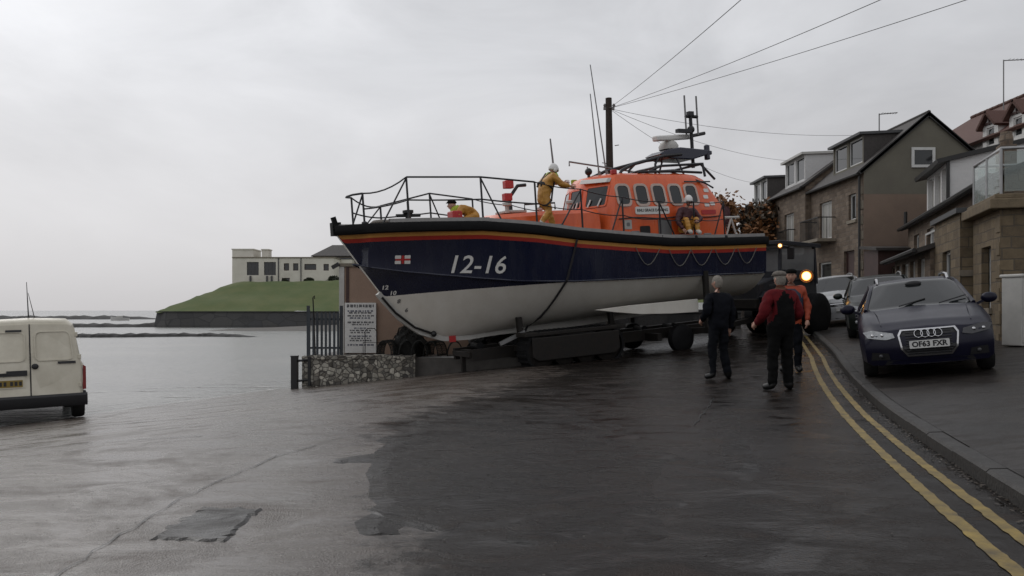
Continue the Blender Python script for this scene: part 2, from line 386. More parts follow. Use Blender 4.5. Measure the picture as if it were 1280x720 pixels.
# ------------------------------------------------------------------ ground, road, pavement
xs = frange(-60, -14, 2.) + frange(-13.5, 12, .25)+ frange(13, 45, 2.)
ys = frange(-12, 1, 1.) + frange(1.25, 32, .25) + frange(33, 75, 2.)
g = MB()
rows = []
for y in ys:
    k = kerb_x(y); r = []
    for x in xs:
        z = road_z(min(x, k), y)
        r.append((x, y, z))
    rows.append(r)
g.grid(rows)
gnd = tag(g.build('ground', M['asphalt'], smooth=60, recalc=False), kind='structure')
APRON_SHEEN = [(-40, -6), (-.45, -6), (-.55, 4.0), (-.75, 5.6), (-1.0, 7.6), (-1.35, 9.0), (-1.0, 10.6), (.1, 14.2), (1.0, 16.5), (.8, 19.4), (-1.0, 21.5), (-6, 40), (-60, 40)]  # apron plus painted sky sheen; near edge follows the boat's reflection
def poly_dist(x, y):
    ins = False; d = 1e9; n = len(APRON_SHEEN)
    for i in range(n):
        (x1, y1), (x2, y2) = APRON_SHEEN[i], APRON_SHEEN[(i + 1) % n]
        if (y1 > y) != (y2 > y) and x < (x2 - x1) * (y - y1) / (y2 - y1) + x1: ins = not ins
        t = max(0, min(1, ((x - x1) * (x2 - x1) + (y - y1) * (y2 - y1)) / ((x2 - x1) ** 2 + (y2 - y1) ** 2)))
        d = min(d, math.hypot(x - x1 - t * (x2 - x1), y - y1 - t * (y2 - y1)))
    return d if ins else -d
ca = gnd.data.attributes.new('apron_sheen', 'FLOAT', 'POINT')
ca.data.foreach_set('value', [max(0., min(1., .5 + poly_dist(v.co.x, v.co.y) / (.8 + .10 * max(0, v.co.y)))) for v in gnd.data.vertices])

# far seabed sheet so that the ground runs on to the horizon, under the water
g = MB(); g.add([(-6000, -300, -4), (6000, -300, -4), (6000, 9000, -4), (-6000, 9000, -4)], [(0, 1, 2, 3)])
tag(g.build('seabed', M['quay'], recalc=False), kind='structure')

g = MB(); rows = []
for y in ys:
    k = kerb_x(y)
    rows.append([(k + u, y, pave_z(k + u, y)) for u in (.15, .4, .8, 1.4, 2, 2.8, 3.6, 4.2, 5.2, 7, 10, 16, 40)])
g.grid(rows); tag(g.build('pavement', M['pavement'], smooth=60, recalc=False), kind='structure')

# kerb stones, one run (joints in the mesh)
g = MB(); y = -12.
while y < 60:
    y2 = y + .9
    def kp(u, yy, dz): return (kerb_x(yy) + u, yy, road_z(kerb_x(yy), yy) + dz)
    a, b_ = y + .003, y2 - .003; j = random.uniform(-.004, .004)
    vs = [kp(u, yy, dz + j) for yy in (a, b_) for u, dz in ((0, -.1), (.0, .10), (.025, .122), (.16, .126), (.16, -.1))]
    g.add(vs, [(0, 1, 6, 5), (1, 2, 7, 6), (2, 3, 8, 7), (3, 4, 9, 8), (4, 3, 2, 1, 0), (5, 6, 7, 8, 9)])
    y = y2
tag(g.build('kerb', M['kerb']), kind='structure')

def strip(f0, f1, ya, yb, dz, name, m, st=.25, jag=0.):
    g = MB(); rows = []
    for y in frange(ya, yb, st):
        a, b_ = f0(y) + random.uniform(-jag, jag), f1(y) + random.uniform(-jag, jag)
        rows.append([(a + (b_ - a) * t, y, road_z(a + (b_ - a) * t, y) + dz) for t in (0, .5, 1)])
    g.grid(rows); o = g.build(name, m, recalc=False); return tag(o, kind='structure')
strip(lambda y: kerb_x(y) - .535, lambda y: kerb_x(y) - .445, -10, 50, .005, 'yellow_line', M['yellow_line'], .06, .007)
strip(lambda y: kerb_x(y) - .29, lambda y: kerb_x(y) - .205, -10, 50, .005, 'yellow_line', M['yellow_line'], .06, .007)

def sheet(poly, dz, name, m, st=.18, jag=.03, me_=.5):
    """ragged patch of another surfacing laid over the road"""
    pts = []
    n = len(poly)
    for i in range(n):
        a, b_ = V(poly[i]), V(poly[(i + 1) % n]); k = max(1, int((b_ - a).length / st))
        for j in range(k):
            p = a.lerp(b_, j / k); pts.append((p.x + random.uniform(-jag, jag), p.y + random.uniform(-jag, jag)))
    bm = bmesh.new(); vs = [bm.verts.new((x, y, 0)) for x, y in pts]; bm.faces.new(vs)
    bmesh.ops.triangulate(bm, faces=bm.faces)
    for _ in range(9):
        es = [e for e in bm.edges if e.calc_length() > me_]
        if not es: break
        bmesh.ops.subdivide_edges(bm, edges=es, cuts=1); bmesh.ops.triangulate(bm, faces=[f for f in bm.faces if len(f.verts) > 3])
    for v in bm.verts: v.co.z = road_z(v.co.x, v.co.y) + (-.012 if v.is_boundary else dz)
    bmesh.ops.recalc_face_normals(bm, faces=bm.faces)
    me = bpy.data.meshes.new(name); bm.to_mesh(me); bm.free(); me.materials.append(m)
    if me.polygons and me.polygons[0].normal.z < 0: me.flip_normals()
    o = bpy.data.objects.new(name, me); COL.objects.link(o); return tag(o, kind='structure')

sheet([(-2.0, 4.55), (-1.5, 4.5), (-1.55, 5.3), (-1.98, 5.36)], .010, 'road_patch', M['patch'], st=.08, jag=.02, me_=.1)
sheet([(-.9, 4.6), (.9, 4.4), (1.5, 7.2), (.8, 11.2), (-.9, 10.4), (-1.5, 7.0)], .010, 'road_patch', M['old_patch'], jag=.1)
sheet([(1.5, 6.2), (2.1, 6.4), (3.0, 10.6), (2.3, 10.8)], .010, 'road_patch', M['old_patch'], jag=.06)
M['tar'] = mat('tar_seam', (.010, .010, .010), .45, var=.4)
def seam(pts, w_):
    g = MB(); P = []
    for a, b_ in zip(pts, pts[1:]):
        a, b_ = V(a), V(b_); k = max(2, int((b_ - a).length / .15))
        for i in range(k): P.append(a.lerp(b_, i / k) + V((random.uniform(-.02, .02), random.uniform(-.02, .02))))
    rows = []
    for i, p in enumerate(P):
        t = (P[min(i + 1, len(P) - 1)] - P[max(0, i - 1)]).normalized(); n = V((-t.y, t.x)) * w_ * random.uniform(.3, 1.2)
        rows.append([(p.x + s * n.x, p.y + s * n.y, road_z(p.x, p.y) + .0075) for s in (-1, 1)])
    g.grid(rows); tag(g.build('tar_seam', M['tar'], recalc=False), kind='structure')
seam([(-2.15, 3.9), (-2.2, 5.6), (-2.0, 7.2), (-1.6, 8.4)], .006)
seam([(-9.5, 11.6), (-6.0, 12.2), (-3.4, 11.2)], .014)
seam([(-12, 7.5), (-5.5, 8.6), (-3.0, 8.5)], .010)
seam([(2.0, 9.2), (2.9, 12)], .008)

M['litter'] = mat('wet_leaf_litter', (.05, .034, .02), .5, var=.5, vs=3)
g = MB(); rnd = random.Random(21)
for k in range(1500):
    y = 3.2 + 22 * rnd.random() ** 1.5; x = kerb_x(y) - abs(rnd.gauss(0, .06)) - .008; s_ = rnd.uniform(.006, .020); a = rnd.uniform(0, 6.28)
    z = road_z(x, y) + .010; u = V((math.cos(a), math.sin(a), rnd.uniform(-.3, .3))) * s_; v = V((-math.sin(a), math.cos(a), rnd.uniform(0, .4))) * s_ * .6; c = V((x, y, z))
    g.add([c - u, c + v, c + u, c - v], [(0, 1, 2, 3)])
for k in range(500):
    y = 3.2 + 16 * rnd.random(); x = rnd.uniform(-5, 4); s_ = rnd.uniform(.004, .014); a = rnd.uniform(0, 6.28)
    if x > kerb_x(y) - .05: continue
    u = V((math.cos(a), math.sin(a), 0)) * s_; v = V((-math.sin(a), math.cos(a), .2)) * s_ * .6; c = V((x, y, road_z(x, y) + .011))
    g.add([c - u, c + v, c + u, c - v], [(0, 1, 2, 3)])
tag(g.build('leaf_litter', M['litter'], recalc=False), kind='stuff')

# ------------------------------------------------------------------ sea
def water_mat():
    m, nt, b = base('grey_sea'); L = nt.links.new
    tc = N(nt, 'ShaderNodeTexCoord'); mp = N(nt, 'ShaderNodeMapping'); mp.inputs['Scale'].default_value = (.6, 1.6, 1); L(tc.outputs['Object'], mp.inputs['Vector'])
    n = N(nt, 'ShaderNodeTexNoise', Scale=2.2, Detail=6, Roughness=.6); L(mp.outputs[0], n.inputs['Vector'])
    n2 = N(nt, 'ShaderNodeTexNoise', Scale=.12, Detail=5); L(mp.outputs[0], n2.inputs['Vector'])
    r = N(nt, 'ShaderNodeMapRange'); r.inputs[1].default_value = .35; r.inputs[2].default_value = .7; L(n2.outputs['Fac'], r.inputs['Value'])
    mx = N(nt, 'ShaderNodeMix', data_type='RGBA'); mx.inputs['A'].default_value = (.15, .155, .15, 1); mx.inputs['B'].default_value = (.20, .20, .188, 1)
    L(r.outputs[0], mx.inputs['Factor']); L(mx.outputs['Result'], b.inputs['Base Color'])
    b.inputs['Roughness'].default_value = .26; b.inputs['Specular IOR Level'].default_value = .42
    bp = N(nt, 'ShaderNodeBump', Strength=.9, Distance=.12); L(n.outputs['Fac'], bp.inputs['Height']); L(bp.outputs[0], b.inputs['Normal'])
    return m
M['sea'] = water_mat()
g = MB(); g.add([(-6000, -300, SEA), (6000, -300, SEA), (6000, 9000, SEA), (-6000, 9000, SEA)], [(0, 1, 2, 3)])
tag(g.build('sea', M['sea'], recalc=False), kind='structure')

# thin broken foam at the waterline
M['foam'] = mat('grey_foam', (.66, .65, .62), .6, var=.3, vs=9)
g = MB()
for k in range(26):
    x = random.uniform(-13, -6.6); y = 21.6 + (x + 7.3) * 2.4 * .38 + random.uniform(.2, 4.5)
    L_ = random.uniform(.5, 1.8); w_ = random.uniform(.02, .05)
    rows = []
    for i in range(9):
        t = i / 8; ww = w_ * math.sin(math.pi * t) + .004; yy = y + .07 * math.sin(6 * t + k)
        rows.append([(x + L_ * t, yy - ww, SEA + .006), (x + L_ * t, yy + ww, SEA + .006)])
    g.grid(rows)
def shore_y(x):
    a, b_ = 10., 40.
    for _ in range(40):
        m_ = (a + b_) / 2
        if road_z(x, m_) > SEA: a = m_
        else: b_ = m_
    return a
for off, ww0 in ((-.05, .07), (.55, .035), (1.4, .03)):
    rows = []
    for i in range(150):
        x = -14 + 8.2 * i / 149; y = shore_y(x) + off * 1.8 + .12 * mnoise(V((x * 1.7, off, 0))); w2 = ww0 * max(.02, mnoise(V((x * 2.3, off * 7, 3))) + .45)
        rows.append([(x, y - w2, SEA + .007), (x, y + w2 * 1.6, SEA + .007)])
    g.grid(rows)
o = g.build('foam', M['foam'], recalc=False); tag(o, kind='stuff')

# ------------------------------------------------------------------ headland
M['turf'] = mat('rough_turf', (.052, .086, .016), .9, vs=.28, col2=(.105, .118, .036), bump=.7, bs=3, stretch=(1, 1, 1), detail=10)
M['seawall'] = stone_mat('sea_wall_stone', [(.05, .05, .05), (.075, .073, .07), (.06, .06, .062)], (.045, .045, .045), .5, 1.5, .05)
def head_z(x, y):
    d = min((y - 107.5) / 14., (x + 45.5 + .3 * (y - 107)) / 9.5)
    d = max(0., min(1., d))
    h = 1.05 + 4.3 * (d ** 1.02)
    if y > 121: h += .02 * min(y - 121, 20)
    return h + .010 * (x + 38) * d * 2
g = MB(); rows = []
for y in frange(107.1, 175, 1.4):
    x0 = -45.5 - .3 * (y - 107)
    rows.append([(x0 + (30 - x0) * (i / 60) ** 1.3, y, head_z(x0 + (30 - x0) * (i / 60) ** 1.3, y) + .30 * mnoise(V((i * .5, y * .22, 0))) + random.uniform(-.07, .07)) for i in range(61)])
g.grid(rows); tag(g.build('headland', M['turf'], smooth=60, recalc=False), kind='structure')
g = MB(); rows = []
prof = [(0, -3.5), (.15, -.6), (.45, .9), (.3, 1.14), (.8, 1.14), (.85, .9)]
path = [(-66, 175), (-51, 125), (-47.0, 112), (-45.6, 108.2), (-44, 107.0), (-30, 106.6), (-12, 107), (30, 107)]
for d, z in prof:
    r = []
    for i, (x, y) in enumerate(path):
        a = V(path[max(0, i - 1)]); b_ = V(path[min(len(path) - 1, i + 1)]); t = (b_ - a).normalized(); n = V((-t.y, t.x))
        r.append((x + n.x * (d - .6), y + n.y * (d - .6), z))
    rows.append(r)
g.grid(rows)
tag(g.build('sea_wall', M['seawall']), 'long dark stone sea wall below the green headland', 'sea wall')
# rock reefs
M['reef'] = mat('dark_weedy_rock', (.022, .021, .020), .8, var=.5, vs=1.2, bump=.8, bs=4)
def reef(x0, x1, y, w, h, seed):
    rnd = random.Random(seed); g = MB(); rows = []
    n = 70
    for i in range(n + 1):
        t = i / n; x = x0 + (x1 - x0) * t; e = min(1, 6 * t, 6 * (1 - t)); hh = h * e * rnd.uniform(.55, 1.1)
        yy = y + 1.2 * math.sin(t * 7 + seed)
        rows.append([(x, yy - w * .5, SEA - .5), (x, yy - w * .3 + rnd.uniform(-.2, .2), SEA + hh * .7), (x, yy + rnd.uniform(-.3, .3), SEA + hh), (x, yy + w * .3, SEA + hh * .6), (x, yy + w * .5, SEA - .5)])
    g.grid(rows); tag(g.build('reef', M['reef'], smooth=50, recalc=False), kind='structure')
reef(-37.5, -21, 69, 4, .30, 3)
reef(-75, -37.8, 110, 7, .55, 1)
reef(-150, -84, 205, 16, .9, 2)
reef(-85, -60, 240, 10, .8, 4)
M['sandrock'] = mat('brown_foreshore', (.09, .08, .068), .7, var=.5, vs=.8, bump=.5, bs=4)
g = MB(); rows = []
for i in range(40):
    x = -32 + 42 * i / 39; e = sm(0, .25, i / 39)
    rows.append([(x, 86 + random.uniform(-.6, .6), SEA - .05), (x, 90, SEA + .22 * e + random.uniform(0, .05)), (x, 97, SEA + .3 * e + random.uniform(0, .08)), (x, 106.5, SEA + .35 * e)])
g.grid(rows); tag(g.build('foreshore', M['sandrock'], smooth=60, recalc=False), kind='structure')
# small pale boat far out
b0 = MB()
rows = []
for i in range(9):
    t = i / 8; w_ = .75 * math.sin(math.pi * min(1, .18 + t * .62)) ; zz = .6 + .35 * (1 - t) ** 2
    rows.append([(t * 3.6, -w_, zz), (t * 3.6, -w_ * .6, .0), (t * 3.6, w_ * .6, .0), (t * 3.6, w_, zz)])
b0.grid(rows); b0.add([rows[-1][0], rows[-1][1], rows[-1][2], rows[-1][3]], [(0, 1, 2, 3)])
bt = thing('rowing_boat', 'tiny pale boat far out on the water left of the headland', 'boat', (-85, 178, SEA - .1), R(15))
b0.build('hull', M['white'], bt, smooth=40)
b0 = MB(); b0.box((1.7, 0, .75), (1.0, .9, .7)); b0.build('cabin', M['offwhite'], bt, bevel=.08)
# ------------------------------------------------------------------ lifeboat (x = aft from the stem, -y = port, z up)
TH, PT = R(28), R(4.2)
BO = V((-3.88, 19.2, .36))
BM = Matrix.Translation(BO) @ Euler((0, -PT, TH)).to_matrix().to_4x4()
def bw(t, yp, z): return BM @ V((t, -yp, z))
boat = thing('lifeboat', 'large navy and white lifeboat with orange wheelhouse carried across the road on a trailer', 'lifeboat', BO, rot=(0, -PT, TH))
def Lp(t, yp, z): return V((t, -yp, z))

ZS = [(0, 2.82), (.45, 2.80), (1.4, 2.77), (3, 2.71), (4.3, 2.57), (5.4, 2.40), (6.7, 2.27), (8.2, 2.14), (9.9, 2.10), (11.7, 2.09)]
YS = [(0, .07), (.2, .32), (.5, .66), (1, 1.03), (1.5, 1.24), (2, 1.42), (3, 1.65), (4, 1.8), (5, 1.87), (6, 1.9), (8, 1.85), (10, 1.72), (11.7, 1.57)]
ZK = [(0, 2.3), (.3, 2.0), (.47, 1.87), (1.46, 1.66), (2.83, 1.44), (4, 1.28), (5.23, 1.21), (7, 1.17), (9.2, 1.14), (11.7, 1.09)]
YK = [(0, .05), (.3, .12), (.5, .26), (1, .55), (1.5, .80), (2, 1.02), (3, 1.34), (4, 1.56), (5, 1.70), (6, 1.78), (8, 1.76), (10, 1.65), (11.7, 1.5)]
ZB = [(0, 1.1), (.85, 1.13), (1.75, 1.16), (2.8, 1.18), (4, 1.19), (5.23, 1.195), (7.1, 1.15), (9.2, 1.12), (11.7, 1.07)]
STEM = [(0, 2.70), (.55, 1.87), (1.08, 1.10), (1.48, .62), (1.93, .27), (2.5, .06), (3.2, .04), (4, .1), (6, .2), (8, .30), (10, .42), (11.7, .46)]
AE = [(0, 1.1), (1, 1.05), (2.5, .85), (4, .62), (5.5, .46), (7, .40), (11.7, .40)]
def hb(t, z):
    zs, zk, z0 = ip(ZS, t), ip(ZK, t), ip(STEM, t); ys, yk = ip(YS, t), ip(YK, t)
    if z0 >= zk: zk = z0; yk = .05
    if z >= zk:
        f = (z - zk) / max(1e-4, zs - zk); e = 1 + .6 * sm(5, .5, t)
        return yk + (ys - yk) * min(1.05, f) ** e
    u = max(0., (z - z0) / max(1e-4, zk - z0))
    return .05 + (yk - .05 - .03 * sm(.3, 1.2, t)) * u ** ip(AE, t)
T = frange(0, 1.2, .08) + frange(1.32, 3.6, .19) + frange(3.9, 11.7, .39)
def rowz(t):
    zs, zk, zb, z0 = ip(ZS, t), ip(ZK, t), ip(ZB, t), ip(STEM, t)
    st = [zs, zs - .22, zs - .31, zs - .40]
    q = zs - .40
    st += [q + (zk - q) * k for k in (.2, .4, .6, .8)] + [zk + .001, zk - .012]
    zb2 = min(zb, zk - .014)
    st += [zk - .012 + (zb2 - zk + .012) * .5, zb2]
    st += [zb2 + (z0 - zb2) * k for k in (.12, .26, .42, .58, .72, .84, .93, .98, 1)]
    return [max(z, z0) for z in st]
h = MB()
for sg in (1, -1):
    rows = [[Lp(t, sg * hb(t, z), z) for z in rowz(t)] for t in T]
    n = len(rows[0])
    for i in range(len(rows) - 1):
        for j in range(n - 1):
            mi = 0
            if j == 0: mi = 4
            elif j == 1: mi = 1
            elif j == 2: mi = 2
            elif j >= 11: mi = 3
            h.add([rows[i][j], rows[i][j + 1], rows[i + 1][j + 1], rows[i + 1][j]], [(0, 1, 2, 3)], mi)
zr = rowz(11.7)
for j in range(len(zr) - 1):
    a, b_ = hb(11.7, zr[j]), hb(11.7, zr[j + 1])
    h.add([Lp(11.7, a, zr[j]), Lp(11.7, -a, zr[j]), Lp(11.7, -b_, zr[j + 1]), Lp(11.7, b_, zr[j + 1])], [(0, 1, 2, 3)], 3 if j >= 11 else 0)
h.add([Lp(t, .052, ip(STEM, t)) for t in T] + [Lp(t, -.052, ip(STEM, t)) for t in T], [(i, i + 1, len(T) + i + 1, len(T) + i) for i in range(len(T) - 1)], 3)
h.build('hull', [M['navy'], M['stripe_yellow'], M['stripe_red'], M['hull_white'], M['rubber']], boat, smooth=35)

# deck
g = MB(); g.grid([[Lp(t, y * (ip(YS, t) - .03), ip(ZS, t) - .02 + .06 * (1 - y * y)) for y in (-1, -.6, -.2, .2, .6, 1)] for t in T])
g.build('deck', M['deck'], boat, smooth=40)
# rubber belting all round
g = MB()
for sg in (1, -1):
    rows = []
    for t in frange(-.02, 11.72, .3):
        tt = max(0, t); ys, zs = ip(YS, tt), ip(ZS, tt)
        rows.append([Lp(t, sg * (ys + a), zs + b_) for a, b_ in ((-.02, -.225), (.055, -.20), (.085, -.11), (.06, -.015), (-.05, .0), (-.05, -.1))])
    g.grid(rows, closed=True)
g.box((.05, 0, 2.74), (.2, .22, .30)); g.box((.03, 0, 2.92), (.10, .1, .2), Euler((0, R(-15), 0)).to_matrix())
for t in (11.70,): g.b2((t, -1.6, 1.86), (t + .07, 1.6, 2.08))
g.build('belting', M['rubber'], boat, smooth=50)
g = MB()
for sg in (1, -1):
    g.grid([[Lp(t, sg * (ip(YS, t) + a), ip(ZS, t) + b_) for a, b_ in ((-.04, -.02), (-.05, .085), (-.13, .085), (-.13, -.02))] for t in frange(1., 11.7, .4)], closed=True)
g.build('toe_rail', M['deck'], boat, smooth=40)
# spray rail along the knuckle
for sg in (1, -1):
    g = MB(); g.tube([Lp(t, sg * (hb(t, ip(ZK, t)) - .005), ip(ZK, t)) for t in frange(.4, 11.6, .35)], .022, 6)
    g.build('spray_rail', M['navy'], boat, smooth=60)
# keel and stem band
g = MB(); rows = []
prev = None
ts = frange(.98, 3.4, .12) + frange(3.6, 10.4, .4)
for i, t in enumerate(ts):
    a = V((ts[max(0, i - 1)], ip(STEM, ts[max(0, i - 1)]))); b_ = V((ts[min(len(ts) - 1, i + 1)], ip(STEM, ts[min(len(ts) - 1, i + 1)])))
    d = (b_ - a).normalized(); nrm = V((d.y, -d.x)); p = V((t, ip(STEM, t)))
    dep = .10 + .10 * sm(3.4, 6.5, t); e = p + nrm * dep; q = p - nrm * .10
    rows.append([Lp(q.x, .075, q.y), Lp(e.x, .07, e.y), Lp(e.x, -.07, e.y), Lp(q.x, -.075, q.y)])
g.grid(rows, closed=True); g.add(rows[0], [(0, 1, 2, 3)]); g.add(rows[-1], [(3, 2, 1, 0)])
kl = g.build('keel', M['offwhite'], boat, smooth=40)
g = MB(); g.tube([Lp(1.0, .10, 1.12), Lp(1.3, .12, .74), Lp(1.75, .13, .36), Lp(2.2, .13, .17)], .028, 6); g.ball(Lp(2.22, .13, .165), .075, 10, 6)
g.build('keel_pipe', M['black'], kl, smooth=60)
g = MB(); g.box(Lp(2.72, .085, .0), (.17, .03, .15)); g.build('keel_plate', M['red'], kl)
# bilge keels
for sg in (1, -1):
    g = MB(); f = lambda u, v, d: Lp(u, sg * (1.36 + d), v)
    g.prism([(6.0, .46), (7.0, .50), (9.3, .52), (9.3, .17), (8.4, .19), (7.4, .25), (6.6, .36)], f, -.02, .05); g.build('bilge_keel', M['hull_white'], boat, bevel=.015)
# number, flag, draught marks on the bow
for sg in (1, -1):
    fm = lambda u, v, d: Lp(2.9 - .02 + u * sg, sg * (hb(2.9 + u * sg, 1.715 + v - .055 * u * sg) + .012 + d), 1.715 + v - .075 * u * sg)
    g = MB(); text_on(g, '12-16', .57, fm, shear=.22, offset=.005); g.build('hull_number', M['white'], boat, recalc=False)
    f2 = lambda u, v, d: Lp(1.32 + u, sg * (hb(1.32 + u, 1.95 + v - .05 * u) + .008 + d), 1.95 + v - .05 * u)
    g = MB()
    g.prism(rrect(.33, .21, .02), f2, -.02, .0, 0)
    for cx in (-.095, .095):
        for cy in (-.058, .058): g.prism(rrect(.12, .075, .01, 2, cx, cy), f2, .0, .006, 1)
    g.prism(rrect(.30, .042, .005, 1), f2, .006, .010, 2); g.prism(rrect(.05, .185, .005, 1), f2, .011, .014, 2)
    g.build('flag_emblem', [M['navy'], M['white'], M['red']], boat)
    for s_, t_, z_ in (('12', 1.05, 1.34), ('10', 1.22, 1.20), ('8', 1.36, 1.0), ('6', 1.54, .78)):
        f3 = lambda u, v, d: Lp(t_ + u * sg, sg * (hb(t_ + u * sg, z_ + v) + .012 + d), z_ + v)
        g = MB(); text_on(g, s_, .13, f3, offset=.004); g.build('draught_mark', M['grey'] if z_ < 1.15 else M['white'], boat, recalc=False)

# ---- wheelhouse: levels (z, t front centre, t front corner, half width front, t aft, half width aft)
LV = [(2.0, 6.30, 6.66, 1.30, 10.78, 1.30), (2.62, 6.42, 6.76, 1.30, 10.74, 1.29), (3.0, 6.50, 6.83, 1.28, 10.68, 1.26), (3.30, 6.567, 6.901, 1.213, 10.513, 1.168), (3.72, 6.66, 7.00, 1.12, 10.28, 1.04), (3.86, 6.75, 7.08, 1.02, 10.05, .96), (3.92, 6.95, 7.25, .85, 9.85, .8)]
def lvl(z):
    for a, b_ in zip(LV, LV[1:]):
        if z <= b_[0]:
            k = (z - a[0]) / (b_[0] - a[0]); return [a[i] + (b_[i] - a[i]) * k for i in range(6)]
    return list(LV[-1])
def plan(l):
    z, fc, fk, hf, ta, ha = l; P = []
    for sg, order in ((1, 1), (-1, -1)):
        side = [(fc, .32), (fc + (fk - fc) * .6, .32 + (hf - .37) * .6), (fk, hf - .05), (fk + .06, hf)]
        for k in (.2, .4, .6, .8): side.append((fk + (ta - .45 - fk) * k, hf + (ha - hf) * k))
        side += [(ta - .45, ha), (ta - .18, ha - .08), (ta, ha - .35), (ta, .2)]
        if sg == 1: P += [Lp(t, y, z) for t, y in side]
        else: P += [Lp(t, -y, z) for t, y in reversed(side)]
    return P
g = MB(); rows = [plan(l) for l in LV]; g.grid(rows, closed=True)
n = len(rows[0]); g.add(rows[-1], [tuple(range(n))])
wh = g.build('wheelhouse', M['orange'], boat, smooth=32)
def side_f(sg):
    def f(t, z, d):
        l = lvl(z); k = max(0, min(1, (t - l[2]) / (l[4] - .45 - l[2]))); return Lp(t, sg * (l[3] + (l[5] - l[3]) * k + d), z)
    return f
def front_f(t0y, sg=1):
    def f(u, v, d):   # u = half-breadth (signed), v = z
        l = lvl(v); y = abs(u); e = l[3] - .05
        if y <= .32: t = l[1]
        else: t = l[1] + (l[2] - l[1]) * min(1, (y - .32) / (e - .32))
        return Lp(t - d, u, v)
    return f
def window(outer, inner, f, fr, parent=wh, d=.028, glassd=.014):
    g = MB(); g.ring(outer, inner, f, -.01, d); w_ = g.build('window', fr, parent, smooth=40)
    g = MB(); g.prism(inner, f, -.02, glassd); g.build('pane', M['glass'], w_, recalc=True); return w_
M['win_frame'] = mat('pale_orange_window_frame', (.55, .42, .36), .45, var=.2)
for sg in (1, -1):
    f = side_f(sg)
    for tc in (7.22, 7.80, 8.36, 8.92, 9.46):
        window(rrect(.46, .60, .14, 4, tc, 3.31), rrect(.34, .48, .10, 4, tc, 3.31), f, M['win_frame'])
f = front_f(0)
window([(a, b_) for a, b_ in rrect(.66, .56, .05, 3, .74, 3.33)], rrect(.58, .48, .04, 3, .74, 3.33), f, M['orange'])
window([(a, b_) for a, b_ in rrect(.58, .54, .05, 3, .0, 3.33)], rrect(.50, .46, .04, 3, .0, 3.33), f, M['orange'])
window([(a, b_) for a, b_ in rrect(.66, .56, .05, 3, -.74, 3.33)], rrect(.58, .48, .04, 3, -.74, 3.33), f, M['orange'])
# visor, name board, panel, markings
g = MB(); g.prism([(.28, 3.70), (1.05, 3.66), (1.05, 3.77), (.28, 3.81)], f, .02, .14); g.build('visor', M['white'], wh, bevel=.01)
for u, zz in ((.55, 3.10), (.85, 3.10), (.1, 3.08), (-.08, 3.08)):
    g = MB(); g.tube([f(u, zz - .03, .05), f(u + .05, zz + .16, .04)], .022, 6); g.build('wiper', M['white'], wh)
for sg in (1, -1):
    f = side_f(sg)
    g = MB(); g.prism(rrect(1.10, .20, .05, 3, 8.06, 2.90), f, -.01, .018, 0)
    ft = lambda u, v, d: f(8.06 + u * sg, 2.90 + v, .022 + d)
    text_on(g, 'RNLI GRACE DARLING', .098, ft, offset=.003, mi=1); g.build('name_board', [M['white'], M['black']], wh, recalc=False)
    g = MB(); g.prism(rrect(.42, .46, .03, 2, 8.42, 2.42), f, -.01, .02); g.build('side_door', M['grey'], wh)
    g = MB(); g.prism(rrect(.22, .24, .02, 2, 7.25, 2.55), f, -.01, .015, 0); g.prism(rrect(.1, .1, .03, 2, 7.25, 2.55), f, .015, .02, 1); g.build('locker_plate', [M['offwhite'], M['grey']], wh)
    g = MB(); g.prism(rrect(.32, .2, .03, 2, 7.78, 2.40), f, -.01, .012); g.build('vent', M['black'], wh)
    g = MB()
    for a, b_ in ((10.12, 3.42), (10.05, 3.24), (10.22, 3.05), (10.02, 3.02)): g.prism(rrect(.16, .10, .02, 2, a - .1, b_), f, -.01, .012)
    g.build('reflective_tape', M['white'], wh)
    g = MB(); g.prism(rrect(.5, .12, .02, 2, 9.95, 2.82), f, -.01, .01); g.build('vent', M['red'], wh)
    g = MB(); g.tube([f(t, 2.70 - .02 * math.sin(t * 4), .06) for t in frange(6.95, 10.3, .2)], .018, 5); g.build('grab_line', M['strap'], wh)
    g = MB(); g.tube([f(t, 3.66, .05) for t in frange(9.3, 10.2, .2)], .02, 5); g.tube([Lp(9.1, sg * .7, 4.0), f(10.0, 3.62, .06), f(10.25, 3.48, .06)], .025, 5); g.build('roof_strut', M['darkrail'], wh)
g = MB(); g.ball(Lp(6.95, .1, 4.06), .10, 10, 8); g.tube([Lp(6.95, .1, 3.85), Lp(6.95, .1, 4.0)], .04, 8); g.build('searchlight', M['black'], wh, smooth=60)
# foredeck trunk
g = MB(); rows = []
for t, hw, zt in ((3.75, .75, 2.78), (3.9, .80, 2.93), (5.2, 1.0, 2.98), (6.5, 1.12, 2.98)):
    zb_ = ip(ZS, t) - .05
    rows.append([Lp(t, hw + .08, zb_), Lp(t, hw + .02, zt - .10), Lp(t, hw - .10, zt), Lp(t, 0, zt + .04), Lp(t, -hw + .10, zt), Lp(t, -hw - .02, zt - .10), Lp(t, -hw - .08, zb_)])
g.grid(rows); g.add(rows[0], [tuple(range(7))]); g.build('foredeck_trunk', M['orange'], boat, smooth=30)
g = MB(); g.tube([Lp(4.5, .9, 3.0), Lp(4.5, .9, 3.14), Lp(5.3, 1.0, 3.16), Lp(5.3, 1.0, 3.0)], .022, 6); g.build('grab_rail', M['darkrail'], boat)
g = MB(); g.box(Lp(2.95, .2, 2.93), (.26, .36, .30)); g.build('locker_box', M['red'], boat, bevel=.03)
g = MB(); g.lathe([(.12, 0), (.12, .08), (.07, .12), (.07, .24), (.13, .28), (.13, .34), (.0, .36)], 12, Matrix.Translation(Lp(1.75, .2, 2.78)))
g.tube([Lp(1.45, .2, 3.0), Lp(2.05, .2, 3.0)], .04, 8); g.tube([Lp(1.75, .2, 3.1), Lp(1.75, .2, 3.32)], .02, 6)
g.build('windlass', M['black'], boat, smooth=40)
